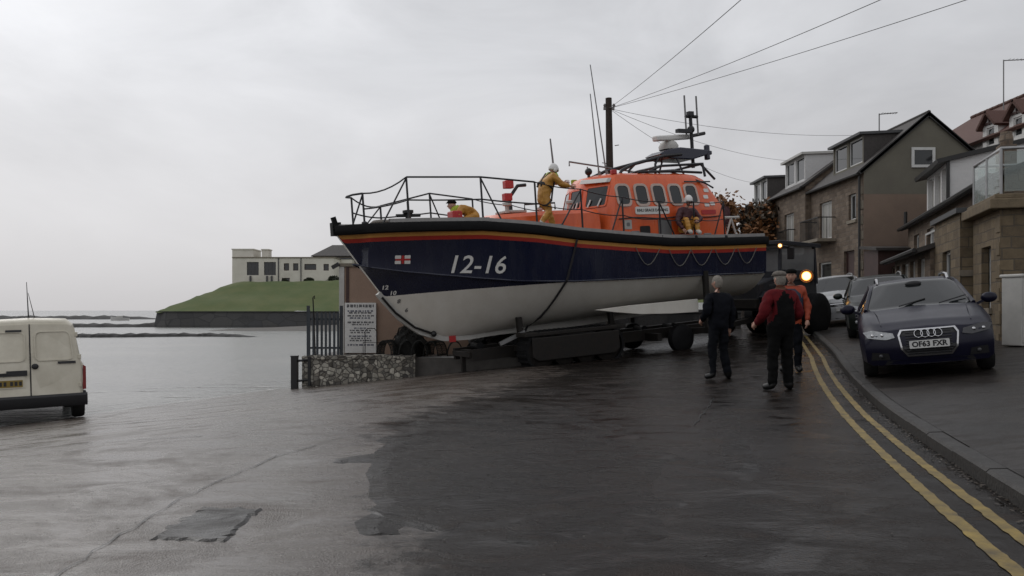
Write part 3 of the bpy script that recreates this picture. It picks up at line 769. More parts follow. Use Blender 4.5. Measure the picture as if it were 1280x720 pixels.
g = MB(); g.lathe([(.26, 0), (.27, .05), (.2, .10), (0, .12)], 14, Matrix.Translation(Lp(1.15, .0, 2.82))); g.build('coiled_warp', M['cap'], boat, smooth=60)
g = MB()
g.tube([Lp(4.75, -.3, 2.98), Lp(4.75, -.3, 3.45), Lp(5.0, -.3, 3.75), Lp(5.25, -.3, 3.77)], .05, 8, 0)
g.box(Lp(4.73, -.3, 3.78), (.24, .18, .2), None, 1); g.box(Lp(4.68, -.3, 3.46), (.22, .18, .19), None, 1)
g.build('davit', [M['darkrail'], M['red']], boat, bevel=.03)
# ---- guard rails
ST = {1: [(.60, .75, 3.52), (1.48, .93, 3.80), (3.05, 1.52, 3.72), (4.36, 1.70, 3.58), (5.58, 1.76, 3.40), (6.78, 1.76, 3.20), (7.93, 1.74, 3.08), (9.08, 1.70, 3.06), (10.17, 1.62, 3.06)]}
ST[1][0] = (.60, .42, 3.50)
ST[-1] = [(a, b_, c if i != 1 else 3.35) for i, (a, b_, c) in enumerate(ST[1])]
BR = {1: [(0, .36, .3), (1, .93, .72), (2, 3.5, 1.62), (4, 4.95, 1.74), (5, 6.40, 1.76), (6, 8.42, 1.72), (8, 9.76, 1.64)], -1: [(1, .93, .72), (2, 3.5, 1.62), (4, 4.95, 1.74), (6, 8.42, 1.72)]}
for sg in (1, -1):
    for i, (t, y, z) in enumerate(ST[sg]):
        g = MB(); g.tube([Lp(t, sg * min(y, ip(YS, t) - .09), ip(ZS, t)), Lp(t + .0, sg * y, z)], .024, 6); g.lathe([(.07, 0), (.07, .05), (.03, .08)], 8, Matrix.Translation(Lp(t, sg * min(y, ip(YS, t) - .09), ip(ZS, t) + .0)))
        g.build('stanchion', M['darkrail'], boat, smooth=50)
    for i, t, y in BR[sg]:
        a = ST[sg][i]; g = MB(); g.tube([Lp(t, sg * min(y, ip(YS, t) - .09), ip(ZS, t)), Lp(a[0], sg * a[1], a[2] - .02)], .019, 6); g.build('brace', M['darkrail'], boat, smooth=50)
    def rail(i0, i1, k, sag, r):
        P = []
        for i in range(i0, i1):
            a, b_ = ST[sg][i], ST[sg][i + 1]
            for j in range(7):
                t = j / 6; za = ip(ZS, a[0]); zb_ = ip(ZS, b_[0])
                z = (za + (a[2] - za) * k) * (1 - t) + (zb_ + (b_[2] - zb_) * k) * t - sag * 4 * t * (1 - t)
                P.append(Lp(a[0] + (b_[0] - a[0]) * t, sg * (a[1] + (b_[1] - a[1]) * t), z))
        g = MB(); g.tube(P, r, 6); return g
    rail(0, 1, 1, .10, .018).build('guard_rail', M['darkrail'], boat, smooth=60)
    rail(1, 3, 1, .0, .021).build('guard_rail', M['darkrail'], boat, smooth=60)
    rail(1, 3, .5, .01, .018).build('guard_rail', M['darkrail'], boat, smooth=60)
    rail(0, 1, .5, .03, .018).build('guard_rail', M['darkrail'], boat, smooth=60)
    rail(3, 8, 1, .04, .013).build('guard_line', M['darkrail'], boat, smooth=60)
    rail(3, 8, .52, .05, .012).build('guard_line', M['darkrail'], boat, smooth=60)
g = MB(); g.tube([Lp(.60, .42, 3.5), Lp(.42, .25, 3.49), Lp(.36, 0, 3.48), Lp(.42, -.25, 3.49), Lp(.60, -.42, 3.5)], .024, 6); g.build('pulpit_rail', M['darkrail'], boat, smooth=60)
# hanging grab loops along the topsides
for sg in (1, -1):
    for t0 in (7.4, 8.45, 9.2, 10.05, 10.9):
        P = []
        for j in range(9):
            a = j / 8; t = t0 + .75 * (a - .5); z = ip(ZS, t) - .3 - .42 * math.sin(math.pi * a); P.append(Lp(t, sg * (hb(t, z) + .03), z))
        g = MB(); g.tube(P, .011, 5); g.build('grab_loop', M['rope'], boat, smooth=60)
# ---- radar arch, mast, aerials
g = MB()
for sg in (1, -1):
    g.tube([Lp(7.45, sg * .75, 3.86), Lp(7.55, sg * .75, 4.0), Lp(8.0, sg * .66, 4.18), Lp(9.2, sg * .45, 4.45), Lp(9.9, sg * .35, 4.52)], .045, 8)
    g.tube([Lp(8.75, sg * .62, 3.88), Lp(8.78, sg * .6, 4.2), Lp(8.95, sg * .52, 4.38)], .035, 6)
    g.tube([Lp(8.3, sg * .72, 3.92), Lp(8.9, sg * .68, 4.14), Lp(10.4, sg * .62, 4.22)], .035, 6)
    g.tube([Lp(8.0, sg * .85, 3.95), Lp(9.3, sg * .85, 3.97), Lp(10.2, sg * .8, 3.95)], .035, 6)
    g.tube([Lp(10.4, sg * .62, 4.24), Lp(10.4, sg * .7, 3.86)], .04, 6); g.tube([Lp(10.35, sg * .62, 4.2), Lp(10.75, sg * .7, 3.78)], .035, 6)
    g.tube([Lp(9.75, sg * .3, 4.45), Lp(9.75, sg * .6, 3.9)], .03, 6)
g.tube([Lp(8.9, .68, 4.14), Lp(8.9, -.68, 4.14)], .035, 6); g.tube([Lp(10.4, .62, 4.22), Lp(10.4, -.62, 4.22)], .035, 6)
g.build('radar_arch', M['darkrail'], boat, smooth=50)
g = MB()
g.prism([(9.15, 4.52), (9.5, 4.40), (10.3, 4.38), (10.85, 4.52), (10.95, 4.66), (9.9, 4.72), (9.4, 4.64)], lambda u, v, d: Lp(u, d, v), -.36, .36)
g.box(Lp(11.05, .1, 4.62), (.3, .12, .12)); g.tube([Lp(11.05, .1, 4.42), Lp(11.05, .1, 4.84)], .09, 8)
g.build('mast_platform', M['navy'], boat, bevel=.03)
g = MB(); g.lathe([(.27, 0), (.28, .1), (.22, .2), (.12, .27), (.1, .34)], 16, Matrix.Translation(Lp(9.75, 0, 4.70))); rs = g.build('radar_turret', M['offwhite'], boat, smooth=40)
g = MB(); g.bar(Lp(9.0, .35, 4.93), Lp(10.75, -.25, 5.14), .18, .15); g.build('radar_scanner', M['white'], boat, bevel=.04)
g = MB(); g.bar(Lp(10.5, -.2, 5.10), Lp(11.35, -.3, 5.26), .12, .10); g.build('radar_scanner', M['black'], boat, bevel=.03)
g = MB(); g.tube([Lp(10.6, 0, 4.2), Lp(10.6, 0, 5.75)], .05, 8); g.tube([Lp(10.42, .0, 5.66), Lp(10.85, .0, 5.66)], .05, 8); g.box(Lp(10.6, 0, 5.74), (.18, .12, .12))
g.box(Lp(10.25, .1, 5.22), (.5, .14, .1)); g.ball(Lp(10.55, .05, 5.28), .11)
g.build('mast', M['darkrail'], boat, smooth=40)
for t in (10.42, 10.85):
    g = MB(); g.tube([Lp(t, 0, 5.15), Lp(t, 0, 6.25)], .028, 6); g.build('aerial', M['grey'], boat)
for a, b_, r in (((7.6, 0, 3.9), (7.28, 0, 6.92), .022), ((7.15, .3, 3.85), (7.02, .3, 6.07), .022), ((6.52, -.9, 3.85), (6.44, -.9, 5.1), .035)):
    g = MB(); g.tube([Lp(*a), Lp(*b_)], [r, r * .6], 6); g.tube([Lp(*a), Lp(a[0], a[1], a[2] + .2)], .04, 6); g.build('whip_aerial', M['grey'], boat)
g = MB(); g.tube([Lp(7.0, -.9, 4.36), Lp(7.0, -.9, 4.48), Lp(9.7, -.95, 4.16)], .025, 6)
for t in (7.6, 9.4): g.tube([Lp(t, -.92, 3.85), Lp(t, -.92, 4.42 - (t - 7) * .118)], .02, 5)
g.build('stowed_pole', M['grey'], boat)
for t, y in ((3.2, 1.3), (5.0, 1.62), (7.2, 1.66), (9.6, 1.58)):
    for sg in (1, -1):
        g = MB(); z = ip(ZS, t) + .0; g.tube([Lp(t - .12, sg * y, z + .11), Lp(t + .12, sg * y, z + .11)], .022, 6); g.tube([Lp(t - .05, sg * y, z), Lp(t - .05, sg * y, z + .11)], .02, 6); g.tube([Lp(t + .05, sg * y, z), Lp(t + .05, sg * y, z + .11)], .02, 6); g.build('cleat', M['grey'], boat)
g = MB(); g.lathe([(0, -.5), (.20, -.48), (.24, -.4), (.24, .4), (.20, .48), (0, .5)], 18, Matrix.Translation(Lp(11.0, -.6, 2.42)) @ Matrix.Rotation(R(90), 4, 'Y')); g.build('liferaft_canister', M['offwhite'], boat, smooth=40)
g = MB(); g.box(Lp(4.6, 0, 3.04), (.6, .6, .07)); g.build('deck_hatch', M['offwhite'], boat, bevel=.02)
for t, y in ((4.2, .55), (5.9, .75), (5.9, -.75)):
    g = MB(); g.lathe([(.05, 0), (.05, .16), (.11, .18), (.11, .24), (0, .27)], 12, Matrix.Translation(Lp(t, y, 2.98))); g.build('vent_cowl', M['offwhite'], boat, smooth=40)
for sg, m_ in ((1, 'red'), (-1, 'lime')):
    g = MB(); g.box(Lp(7.15, sg * .95, 3.93), (.16, .1, .12)); g.build('navigation_light', M[m_], boat, bevel=.02)
# aft deck: frame with a red ensign hanging off a staff, and the liferaft canister
g = MB()
for y in (-.5, .5):
    g.tube([Lp(11.2, y, 2.1), Lp(11.45, y, 2.70)], .03, 6); g.tube([Lp(11.65, y, 2.1), Lp(11.45, y, 2.70)], .03, 6)
g.tube([Lp(11.1, .5, 2.72), Lp(11.75, .5, 2.72)], .035, 6); g.tube([Lp(11.45, -.5, 2.72), Lp(11.45, .5, 2.72)], .035, 6)
g.build('stern_frame', M['offwhite'], boat)
g = MB(); rows = []
for i in range(7):
    a = i / 6; rows.append([Lp(11.40 + .06 * math.sin(5 * a + k * .9) + .35 * k / 6, .1 + .07 * math.sin(4 * a + k * 1.3), 3.12 - .55 * a - .06 * k / 6) for k in range(7)])
g.grid(rows); fl = g.build('ensign', M['maroon'], boat, smooth=60); so = fl.modifiers.new('s', 'SOLIDIFY'); so.thickness = .008
g = MB(); g.tube([Lp(11.36, .1, 2.1), Lp(11.42, .1, 3.3)], .022, 6); g.build('ensign_staff', M['offwhite'], boat)
# ------------------------------------------------------------------ boat carriage
GZ = -.88
car_ = thing('boat_carriage', 'heavy dark tracked launching trailer underneath the lifeboat', 'boat trailer', bw(5, 0, GZ), rot=(0, -PT, TH))
def Cp(t, yp, z): return V((t - 5, -yp, z - GZ))
def track_profile(t0, t1, r, n=10):
    P = [(t1 + r * math.sin(R(180 * i / n)), GZ + r - r * math.cos(R(180 * i / n))) for i in range(n + 1)]
    return P + [(t0 - r * math.sin(R(180 * i / n)), GZ + r + r * math.cos(R(180 * i / n))) for i in range(n + 1)]
for sg in (1, -1):
    f = lambda u, v, d: Cp(u, sg * (1.2 + d), v)
    g = MB(); o_ = track_profile(4.45, 6.35, .46); i_ = track_profile(4.45, 6.35, .40)
    i_ = [(u, v + .06) for u, v in i_]
    g.ring(o_, i_, f, -.24, .24)
    for k in range(len(o_)): pass
    L_ = 0
    for a, b_ in zip(o_, o_[1:] + o_[:1]):
        a, b_ = V(a), V(b_); m_ = max(1, int((b_ - a).length / .13))
        for j in range(m_):
            p = a.lerp(b_, (j + .5) / m_); d = (b_ - a).normalized(); nn = V((d.y, -d.x))
            q = p + nn * .012; g.bar(f(q.x, q.y, -.24), f(q.x, q.y, .24), .05, .05)
    g.build('track_belt', M['rubber'], car_)
    for tc in (4.45, 5.08, 5.72, 6.35):
        rr = .40 if tc in (4.45, 6.35) else .3
        g = MB(); g.lathe([(.08, -.2), (rr * .7, -.2), (rr, -.16), (rr, .16), (rr * .7, .2), (.1, .2), (.1, .26), (0, .26)], 20, Matrix.Translation(Cp(tc, sg * 1.2, GZ + (.46 if rr > .35 else .36))) @ Matrix.Rotation(R(90 * sg), 4, 'X'))
        g.build('track_wheel', M['rust'], car_, smooth=40)
    g = MB(); g.bar(Cp(4.0, sg * 1.2, -.0), Cp(6.9, sg * 1.2, -.0), .5, .10); g.prism([(4.15, GZ + .34), (4.3, GZ + .24), (6.5, GZ + .24), (6.65, GZ + .34), (6.65, GZ + .80), (4.15, GZ + .80)], f, .245, .29); g.build('track_guard', M['rust'], car_, bevel=.02)
    g = MB(); g.bar(Cp(3.0, sg * .5, -.42), Cp(11.2, sg * .5, -.34), .12, .28); g.build('main_beam', M['rust'], car_)
    for tc in (8.9,):
        g = MB(); g.lathe([(.16, -.14), (.30, -.14), (.37, -.09), (.38, 0), (.37, .09), (.30, .14), (.16, .14)], 24, Matrix.Translation(Cp(tc, sg * 1.1, GZ + .38)) @ Matrix.Rotation(R(90), 4, 'X'))
        w_ = g.build('wheel', M['rubber'], car_, smooth=40)
        g = MB(); g.lathe([(.0, .09), (.08, .11), (.14, .06), (.18, .12), (.18, -.12), (0, -.1)], 16, Matrix.Translation(Cp(tc, sg * 1.1, GZ + .38)) @ Matrix.Rotation(R(90 * sg), 4, 'X')); g.build('rim', M['rust'], w_, smooth=40)
    # hull arms, chocks and the pale fender pads
    for tc, zt in ((4.2, .42), (6.9, .34), (9.35, .95)):
        y1 = min(1.75, hb(tc, zt) + .05) if zt < .9 else hb(tc, 1.1) + .06
        g = MB(); g.bar(Cp(tc, sg * .5, -.36), Cp(tc, sg * (y1 + .1), -.30), .14, .14)
        if zt > .9: g.bar(Cp(tc, sg * y1, -.34), Cp(tc, sg * y1, 1.25), .10, .14)
        else: g.bar(Cp(tc, sg * (y1 + .05), -.30), Cp(tc, sg * y1, zt), .12, .12)
        g.build('hull_arm', M['rust'], car_)
    g = MB(); g.bar(Cp(3.6, sg * .85, -.18), Cp(4.25, sg * .95, .06), .10, .09); g.build('chock', M['steel'], car_)
    g = MB(); g.bar(Cp(4.5, sg * 1.05, -.02), Cp(6.2, sg * 1.1, -.05), .16, .15); g.build('skid_rail', M['steel'], car_, bevel=.02)
    # tie-down strap down the side
    P = [Cp(5.3, sg * (hb(5.3, 2.2) + .07), 2.2)]
    for i in range(9):
        t = 5.3 - .55 * (i + 1) / 9; z = 2.1 - 1.95 * (i + 1) / 9; P.append(Cp(t, sg * (hb(t, z) + .03), z))
    P.append(Cp(4.1, sg * .9, -.2))
    g = MB(); g.tube(P, .028, 6); g.build('tie_strap', M['strap'], car_)
g = MB()
for t in (3.2, 4.4, 5.7, 7.0, 8.2, 9.0, 10.4, 11.1): g.bar(Cp(t, -1.1 if 4 < t < 9.5 else -.55, -.42), Cp(t, 1.1 if 4 < t < 9.5 else .55, -.42), .14, .2)
g.build('cross_member', M['rust'], car_)
for t in (3.4, 4.4, 5.4, 6.4, 7.4, 8.4, 9.4):
    g = MB(); g.lathe([(.10, -.2), (.07, -.05), (.07, .05), (.10, .2)], 10, Matrix.Translation(Cp(t, 0, -.24)) @ Matrix.Rotation(R(90), 4, 'X')); g.build('keel_roller', M['rubber'], car_)
g = MB(); g.bar(Cp(3.0, .0, -.45), Cp(3.0, .0, -.86), .10, .10); g.bar(Cp(3.0, -.5, -.4), Cp(3.0, .5, -.4), .1, .12); g.lathe([(.14, 0), (.14, .03)], 10, Matrix.Translation(Cp(3.0, 0, -.87))); g.build('prop_leg', M['rust'], car_)
g = MB(); g.bar(Cp(11.0, .5, -.36), Cp(12.6, 0, -.3), .12, .14); g.bar(Cp(11.0, -.5, -.36), Cp(12.6, 0, -.3), .12, .14); g.build('drawbar', M['rust'], car_)

# ------------------------------------------------------------------ tractor behind the stern
M['tr_blue'] = mat('dark_blue_tractor_paint', (.020, .022, .030), .45, var=.4, vs=5, bump=.1)
M['lamp'] = emit('lit_amber_lamp', (1., .50, .11), 8.)
M['rim_glow'] = emit('amber_flare_rim', (1., .30, .04), .9)  # glowing ring added around the bulb in place of lamp flare
M['lamp2'] = emit('lit_work_lamp', (1., .72, .3), 3.)
tx, ty = 8.05, 26.3
tr = thing('launch_tractor', 'dark tractor with a glazed cab and lit amber lamp behind the lifeboat stern', 'tractor', (tx, ty, road_z(tx, ty)), R(40))
# local: -x is towards the boat / viewer
g = MB()
g.prism([(-1.7, .75), (-1.7, 1.55), (-.9, 1.75), (1.5, 1.75), (1.6, .75)], lambda u, v, d: V((u, d, v)), -.75, .75); g.build('body', M['tr_blue'], tr, bevel=.05)
for sg in (1, -1):
    for xc, rr in ((-1.0, .55), (1.0, .65)):
        g = MB(); g.lathe([(rr * .5, -.22), (rr * .85, -.22), (rr, -.15), (rr, .15), (rr * .85, .22), (rr * .5, .22)], 24, Matrix.Translation((xc, sg * 1.0, rr)) @ Matrix.Rotation(R(90), 4, 'X')); w_ = g.build('wheel', M['rubber'], tr, smooth=40)
        g = MB(); g.lathe([(0, .1), (rr * .2, .12), (rr * .5, .05), (rr * .5, -.1), (0, -.1)], 16, Matrix.Translation((xc, sg * 1.0, rr)) @ Matrix.Rotation(R(90 * -sg), 4, 'X')); g.build('rim', M['rust'], w_, smooth=40)
    g = MB(); g.prism([(-1.7, 1.15), (-1.5, 1.32), (-.5, 1.32), (-.3, 1.15)], lambda u, v, d: V((u, d, v)), sg * .76, sg * 1.24); g.build('mudguard', M['tr_blue'], tr)
g = MB()
for x in (-.75, 1.3):
    for y in (-.85, .85): g.bar((x, y, 1.6), (x + (.1 if x < 0 else -.05), y * .93, 2.75), .09, .09)
g.box((.3, 0, 2.80), (2.3, 1.85, .12)); g.b2((-.76, -.84, 1.7), (1.3, -.80, 2.0)); g.b2((-.76, .80, 1.7), (1.3, .84, 2.0)); g.b2((-.78, -.8, 1.7), (-.72, .8, 1.95))
cab = g.build('cab', M['tr_blue'], tr, bevel=.015)
M['cabglass'] = glass('tractor_cab_glass', (.20, .20, .20))
for a, b_ in (((-.74, -.78, 1.95), (-.68, .0, 2.7)), ((-.74, .03, 1.95), (-.68, .78, 2.7)), ((-.6, -.825, 2.0), (1.2, -.80, 2.7)), ((-.6, .80, 2.0), (1.2, .825, 2.7))):
    g = MB(); g.b2(a, b_); g.build('cab_window', M['cabglass'], cab)
g = MB(); g.bar((-.85, -1.25, 2.62), (-.85, 1.15, 2.66), .06, .06); g.build('lamp_bar', M['black'], tr)
def lamp(p, d, r, m, parent, name='work_lamp'):
    d = V(d).normalized(); q = d.to_track_quat('Z', 'Y').to_matrix().to_4x4()
    g = MB(); g.lathe([(0, -.10), (r * .7, -.09), (r * 1.1, -.01), (r * 1.1, .03), (r * .95, .03), (r * .9, .0)], 14, Matrix.Translation(p) @ q); o = g.build(name, M['black'], parent, smooth=40)
    g = MB(); g.lathe([(0, .02), (r * .45, .018), (r * .72, .012)], 16, Matrix.Translation(p) @ q); g.build('bulb', m, o, smooth=60)
    g = MB(); g.lathe([(r * .73, .012), (r * .95, .002), (r * 1.12, .032), (r * 1.12, .0)], 16, Matrix.Translation(p) @ q); g.build('flare_rim', M['rim_glow'], o, smooth=60); return o  # the outer emissive ring imitates glow round the bulb
g = MB(); g.box((-.85, -1.28, 2.45), (.06, .22, .36)); g.bar((-.85, -1.2, 2.62), (-.85, -1.28, 2.55), .03, .03); g.build('mirror', M['black'], tr, bevel=.02)
trM = Matrix.Translation(tr.location) @ Matrix.Rotation(R(40), 4, 'Z')
def tr_local(px, py, Y): return trM.inverted() @ V(((px - 640) / 1050 * Y, Y, 1.25 + (388 - py) / 1050 * Y))
lp = tr_local(1008, 345, 24.6); g = MB(); g.bar(lp + V((.1, 0, 0)), (-1.3, lp.y * .5, 1.5), .05, .05); g.build('lamp_bracket', M['black'], tr)
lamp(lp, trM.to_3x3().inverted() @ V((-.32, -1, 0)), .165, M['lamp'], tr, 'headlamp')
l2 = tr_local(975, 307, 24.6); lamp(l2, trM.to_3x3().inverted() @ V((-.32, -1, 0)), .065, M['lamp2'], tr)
g = MB(); g.tube([l2 + V((.1, 0, 0)), (-.85, l2.y, 2.64)], .03, 6); g.build('lamp_bracket', M['black'], tr)
g = MB(); g.box((-1.75, 0, .95), (.2, 1.5, .3)); g.build('bumper', M['rust'], tr, bevel=.03)

# ------------------------------------------------------------------ people
def hand_geo(mb, w, d, side, s=1., mi=0, curl=.5):
    """palm and five bent fingers, from wrist w along direction d; side = thumb direction"""
    d = V(d).normalized(); side = V(side); side = (side - d * side.dot(d)).normalized(); n = d.cross(side)
    p0 = w; p1 = w + d * .09 * s
    mb.tube([p0, w + d * .03 * s, w + d * .065 * s, p1], [.026 * s, .036 * s, .040 * s, .034 * s], 8, mi)
    for k, ln in enumerate((.070, .082, .076, .058)):
        b0 = p1 + side * (.030 - .020 * k) * s - d * .01 * s; q = [b0]; dd = d.copy()
        for j in range(3):
            a = curl * (j + 1) * .55; dd = (d * math.cos(a) + n * math.sin(a)); q.append(q[-1] + dd * ln * s * (.45, .32, .23)[j])
        mb.tube(q, [.0105 * s, .010 * s, .009 * s, .007 * s], 6, mi)
    t0 = w + d * .025 * s + side * .026 * s
    mb.tube([t0, t0 + (side * .8 + d * .6) * .035 * s, t0 + (side * .7 + d * 1.4) * .055 * s, t0 + (side * .5 + d * 1.8 + n * .3) * .066 * s], [.014 * s, .012 * s, .010 * s, .007 * s], 6, mi)

def head_geo(mb, c, fwd, up=(0, 0, 1), s=1., skin=0, eye=1, lip=2):
    f = V(fwd).normalized(); u = V(up); u = (u - f * u.dot(f)).normalized(); r = f.cross(u)
    B = Matrix((r, f, u)).transposed(); c = V(c)
    rows = []
    for i in range(13):
        p = math.pi * i / 12; z = -math.cos(p); row = []
        for j in range(18):
            t = 2 * math.pi * j / 18; x = math.sin(p) * math.sin(t); y = math.sin(p) * math.cos(t)
            jaw = 1 - .28 * max(0, -z) ** 1.2
            xx = x * .076 * jaw; yy = y * .097 * (1 - .12 * max(0, -z)); zz = z * .120
            if y > .55 and abs(x) < .25 and -.35 < z < .05: yy += .016 * (1 - abs(x) / .25)
            if y > .5 and abs(z - .02) < .12 and .2 < abs(x) < .6: yy -= .006
            row.append(c + B @ V((xx, yy, zz)) * s)
        rows.append(row)
    mb.grid(rows, skin, closed=True)
    def at(x, y, z): return c + B @ V((x, y, z)) * s
    mb.tube([at(0, .088, .025), at(0, .104, -.01), at(0, .112, -.028), at(0, .092, -.036)], [.008 * s, .011 * s, .014 * s, .008 * s], 6, skin)
    for sg in (1, -1):
        mb.ball(at(.031 * sg, .082, .018), (.013 * s, .013 * s, .009 * s), 8, 6, None, eye)
        mb.ball(at(.078 * sg, -.005, -.005), (.012 * s, .022 * s, .032 * s), 8, 6, B, skin)
    mb.ball(at(0, .084, -.062), (.026 * s, .012 * s, .007 * s), 8, 6, B, lip)
    return at

EDG = [('pel', 'spi'), ('spi', 'che'), ('che', 'nec'), ('nec', 'hea'), ('che', 'sL'), ('sL', 'eL'), ('eL', 'wL'), ('che', 'sR'), ('sR', 'eR'), ('eR', 'wR'),
       ('pel', 'hL'), ('hL', 'kL'), ('kL', 'aL'), ('aL', 'tL'), ('pel', 'hR'), ('hR', 'kR'), ('kR', 'aR'), ('aR', 'tR')]
RAD = dict(pel=.145, spi=.150, che=.165, nec=.060, hea=.055, s=.085, e=.060, w=.040, h=.105, k=.082, a=.068, t=.046)
STAND = dict(pel=(0, 0, .95), spi=(0, .0, 1.12), che=(0, .0, 1.33), nec=(0, .0, 1.50), hea=(0, .015, 1.58),
             sL=(-.19, 0, 1.42), eL=(-.27, -.03, 1.15), wL=(-.29, .06, .91), sR=(.19, 0, 1.42), eR=(.27, -.03, 1.15), wR=(.29, .06, .91),
             hL=(-.10, 0, .88), kL=(-.11, .02, .49), aL=(-.12, -.02, .07), tL=(-.16, .15, .04), hR=(.10, 0, .88), kR=(.11, .02, .49), aR=(.12, -.02, .07), tR=(.16, .15, .04))
def person(label, loc, rz, pose, top, bottom, shoe, rad={}, group=None, head=None, hair=None, helmet=None, cap=None, collar=None, harness=False, scale=1., facing=(0, 1, 0), rot=None, vest=None, glove=None, lower=None, lower_z=1.34):
    """local: faces +y"""
    J = {k: V(v) for k, v in STAND.items()}; J.update({k: V(v) for k, v in pose.items()})
    RR = dict(RAD); RR.update(rad)
    root = thing('person', label, 'person', loc, rz, group, rot); root.scale = (scale,) * 3
    names = list(J); me = bpy.data.meshes.new('person_skeleton')
    me.from_pydata([J[k] for k in names], [(names.index(a), names.index(b_)) for a, b_ in EDG], [])
    o = bpy.data.objects.new('person_skeleton', me); COL.objects.link(o)
    o.modifiers.new('skin', 'SKIN'); 
    for i, k in enumerate(names):
        r = RR.get(k, RR.get(k[:1] if k[:1] in 'sewhkat' and len(k) == 2 else k, .06)); sv = me.skin_vertices[0].data[i]; sv.radius = (r, r); sv.use_root = (k == 'pel')
    sb = o.modifiers.new('sub', 'SUBSURF'); sb.levels = 3; sb.render_levels = 3
    dg = bpy.context.evaluated_depsgraph_get(); ev = bpy.data.meshes.new_from_object(o.evaluated_get(dg))
    bpy.data.objects.remove(o); bpy.data.meshes.remove(me)
    mats = [M['skin'], M['eye'], M['lip'], top, bottom, shoe, glove or M['skin'], lower or top]
    def seg(p, a, b_):
        ab = b_ - a; t = max(0, min(1, (p - a).dot(ab) / ab.length_squared)); return (p - a - ab * t).length
    idx = {('pel', 'spi'): 3, ('spi', 'che'): 3, ('che', 'nec'): 3, ('nec', 'hea'): 0}
    for a, b_ in EDG:
        if (a, b_) in idx: continue
        idx[(a, b_)] = 3 if b_[0] in 'sew' else (5 if b_[0] == 't' else 4)
    g = MB(); g.v = [tuple(v.co) for v in ev.vertices]; g.f = [tuple(p.vertices) for p in ev.polygons]
    for p in ev.polygons:
        c = p.center; e = min(EDG, key=lambda e: seg(c, J[e[0]], J[e[1]]) - .3 * RR.get(e[1][:1] if len(e[1]) == 2 else e[1], .06)); mi = idx[e]
        if e[0] == 'pel' and e[1] in ('hL', 'hR') and c.z > J['pel'].z - .12 and pose.get('coat', 1): mi = 3 if (c - J['pel']).length < .2 else 4
        if lower and mi == 3 and e[1] in ('spi', 'che', 'sL', 'sR', 'hL', 'hR', 'nec') and c.z < lower_z - 1.1 * abs(c.x) + .0 * c.y and abs(c.x) < .27: mi = 7
        if e[1] in ('kL', 'kR') and (c - J[e[0]]).length < .10: mi = 7
        if e[1] in ('aL', 'aR') and (c - J[e[1]]).length < .07: mi = 5
        g.m.append(mi)
    cloth = set()
    for p, mi in zip(ev.polygons, g.m):
        if mi in (3, 4, 7): cloth.update(p.vertices)
        else: pass
    nz = mnoise; sd0 = V((loc[0] * 3.1, loc[1], 0))
    for i in cloth:
        v = ev.vertices[i]; c = v.co; e = nz(V((c.x * 9, c.y * 9, c.z * 16)) + sd0) * .014 + nz(V((c.x * 4, c.y * 4, c.z * 6)) + sd0) * .016
        g.v[i] = tuple(c + v.normal * e)
    bpy.data.meshes.remove(ev)
    hc = J['hea'] + V(head if head else (0, .02, .10)); at = head_geo(g, hc, facing)
    for sd, th in (('L', 1), ('R', -1)):
        d = J['w' + sd] - J['e' + sd]; f = V((0, 1, 0)) if abs(d.normalized().y) < .8 else V((0, 0, 1))
        hand_geo(g, J['w' + sd], d, f, 1., 6)
    body = g.build('body', mats, root, smooth=70)
    fw = V(facing).normalized(); r_ = fw.cross(V((0, 0, 1))); Bm = Matrix((r_, fw, V((0, 0, 1)))).transposed()
    if hair:
        g = MB(); rows = []
        for i in range(8):
            p = math.pi * (i / 7) * .62
            row = []
            for j in range(18):
                t = 2 * math.pi * j / 18; pp = p * (1.18 if math.cos(t) < 0 else .80)
                row.append(hc + Bm @ V((.085 * math.sin(pp) * math.sin(t), .105 * math.sin(pp) * math.cos(t) - .004, .130 * math.cos(pp) + random.uniform(-.002, .003))))
            rows.append(row)
        g.grid(rows, closed=True); g.build('hair', hair, root, smooth=60)
    if helmet:
        g = MB(); rows = []
        for i in range(9):
            p = math.pi * (i / 8) * .56
            rows.append([hc + Bm @ V((.108 * math.sin(p) * math.sin(t), .132 * math.sin(p) * math.cos(t) - .004, .148 * math.cos(p) + .006)) for t in [2 * math.pi * j / 18 for j in range(18)]])
        g.grid(rows, closed=True)
        for sg in (1, -1): g.ball(hc + Bm @ V((.088 * sg, -.01, -.02)), (.03, .05, .055), 8, 6, Bm)
        h_ = g.build('helmet', helmet, root, smooth=60); so = h_.modifiers.new('s', 'SOLIDIFY'); so.thickness = .012
        g = MB(); g.tube([hc + Bm @ V((.09, .01, -.04)), hc + Bm @ V((.05, .04, -.125)), hc + Bm @ V((-.05, .04, -.125)), hc + Bm @ V((-.09, .01, -.04))], .008, 5); g.build('chin_strap', M['strap'], h_)
    if cap:
        g = MB(); rows = []
        for r0, z in ((.085, .045), (.105, .062), (.108, .085), (.085, .115), (.04, .13), (.002, .132)):
            rows.append([hc + Bm @ V((r0 * .92 * math.sin(t), r0 * 1.12 * math.cos(t) + .005, z)) for t in [2 * math.pi * j / 18 for j in range(18)]])
        g.grid(rows, closed=True)
        g.prism([(-.07, .08), (-.05, .135), (0, .15), (.05, .135), (.07, .08)], lambda u, v, d: hc + Bm @ V((u, v, .055 + d)), 0, .01)
        g.build('cap', cap, root, smooth=60)
    if collar:
        g = MB(); rows = []; nc = J['nec']
        for k, (r0, z) in enumerate(((.17, -.10), (.175, -.03), (.135, .05), (.10, .06))):
            rows.append([nc + V((r0 * 1.1 * math.sin(t), r0 * math.cos(t), z + .02 * math.sin(3 * t))) for t in [2 * math.pi * j / 16 for j in range(16)]])
        g.grid(rows, closed=True); so = g.build('collar', collar, root, smooth=60)
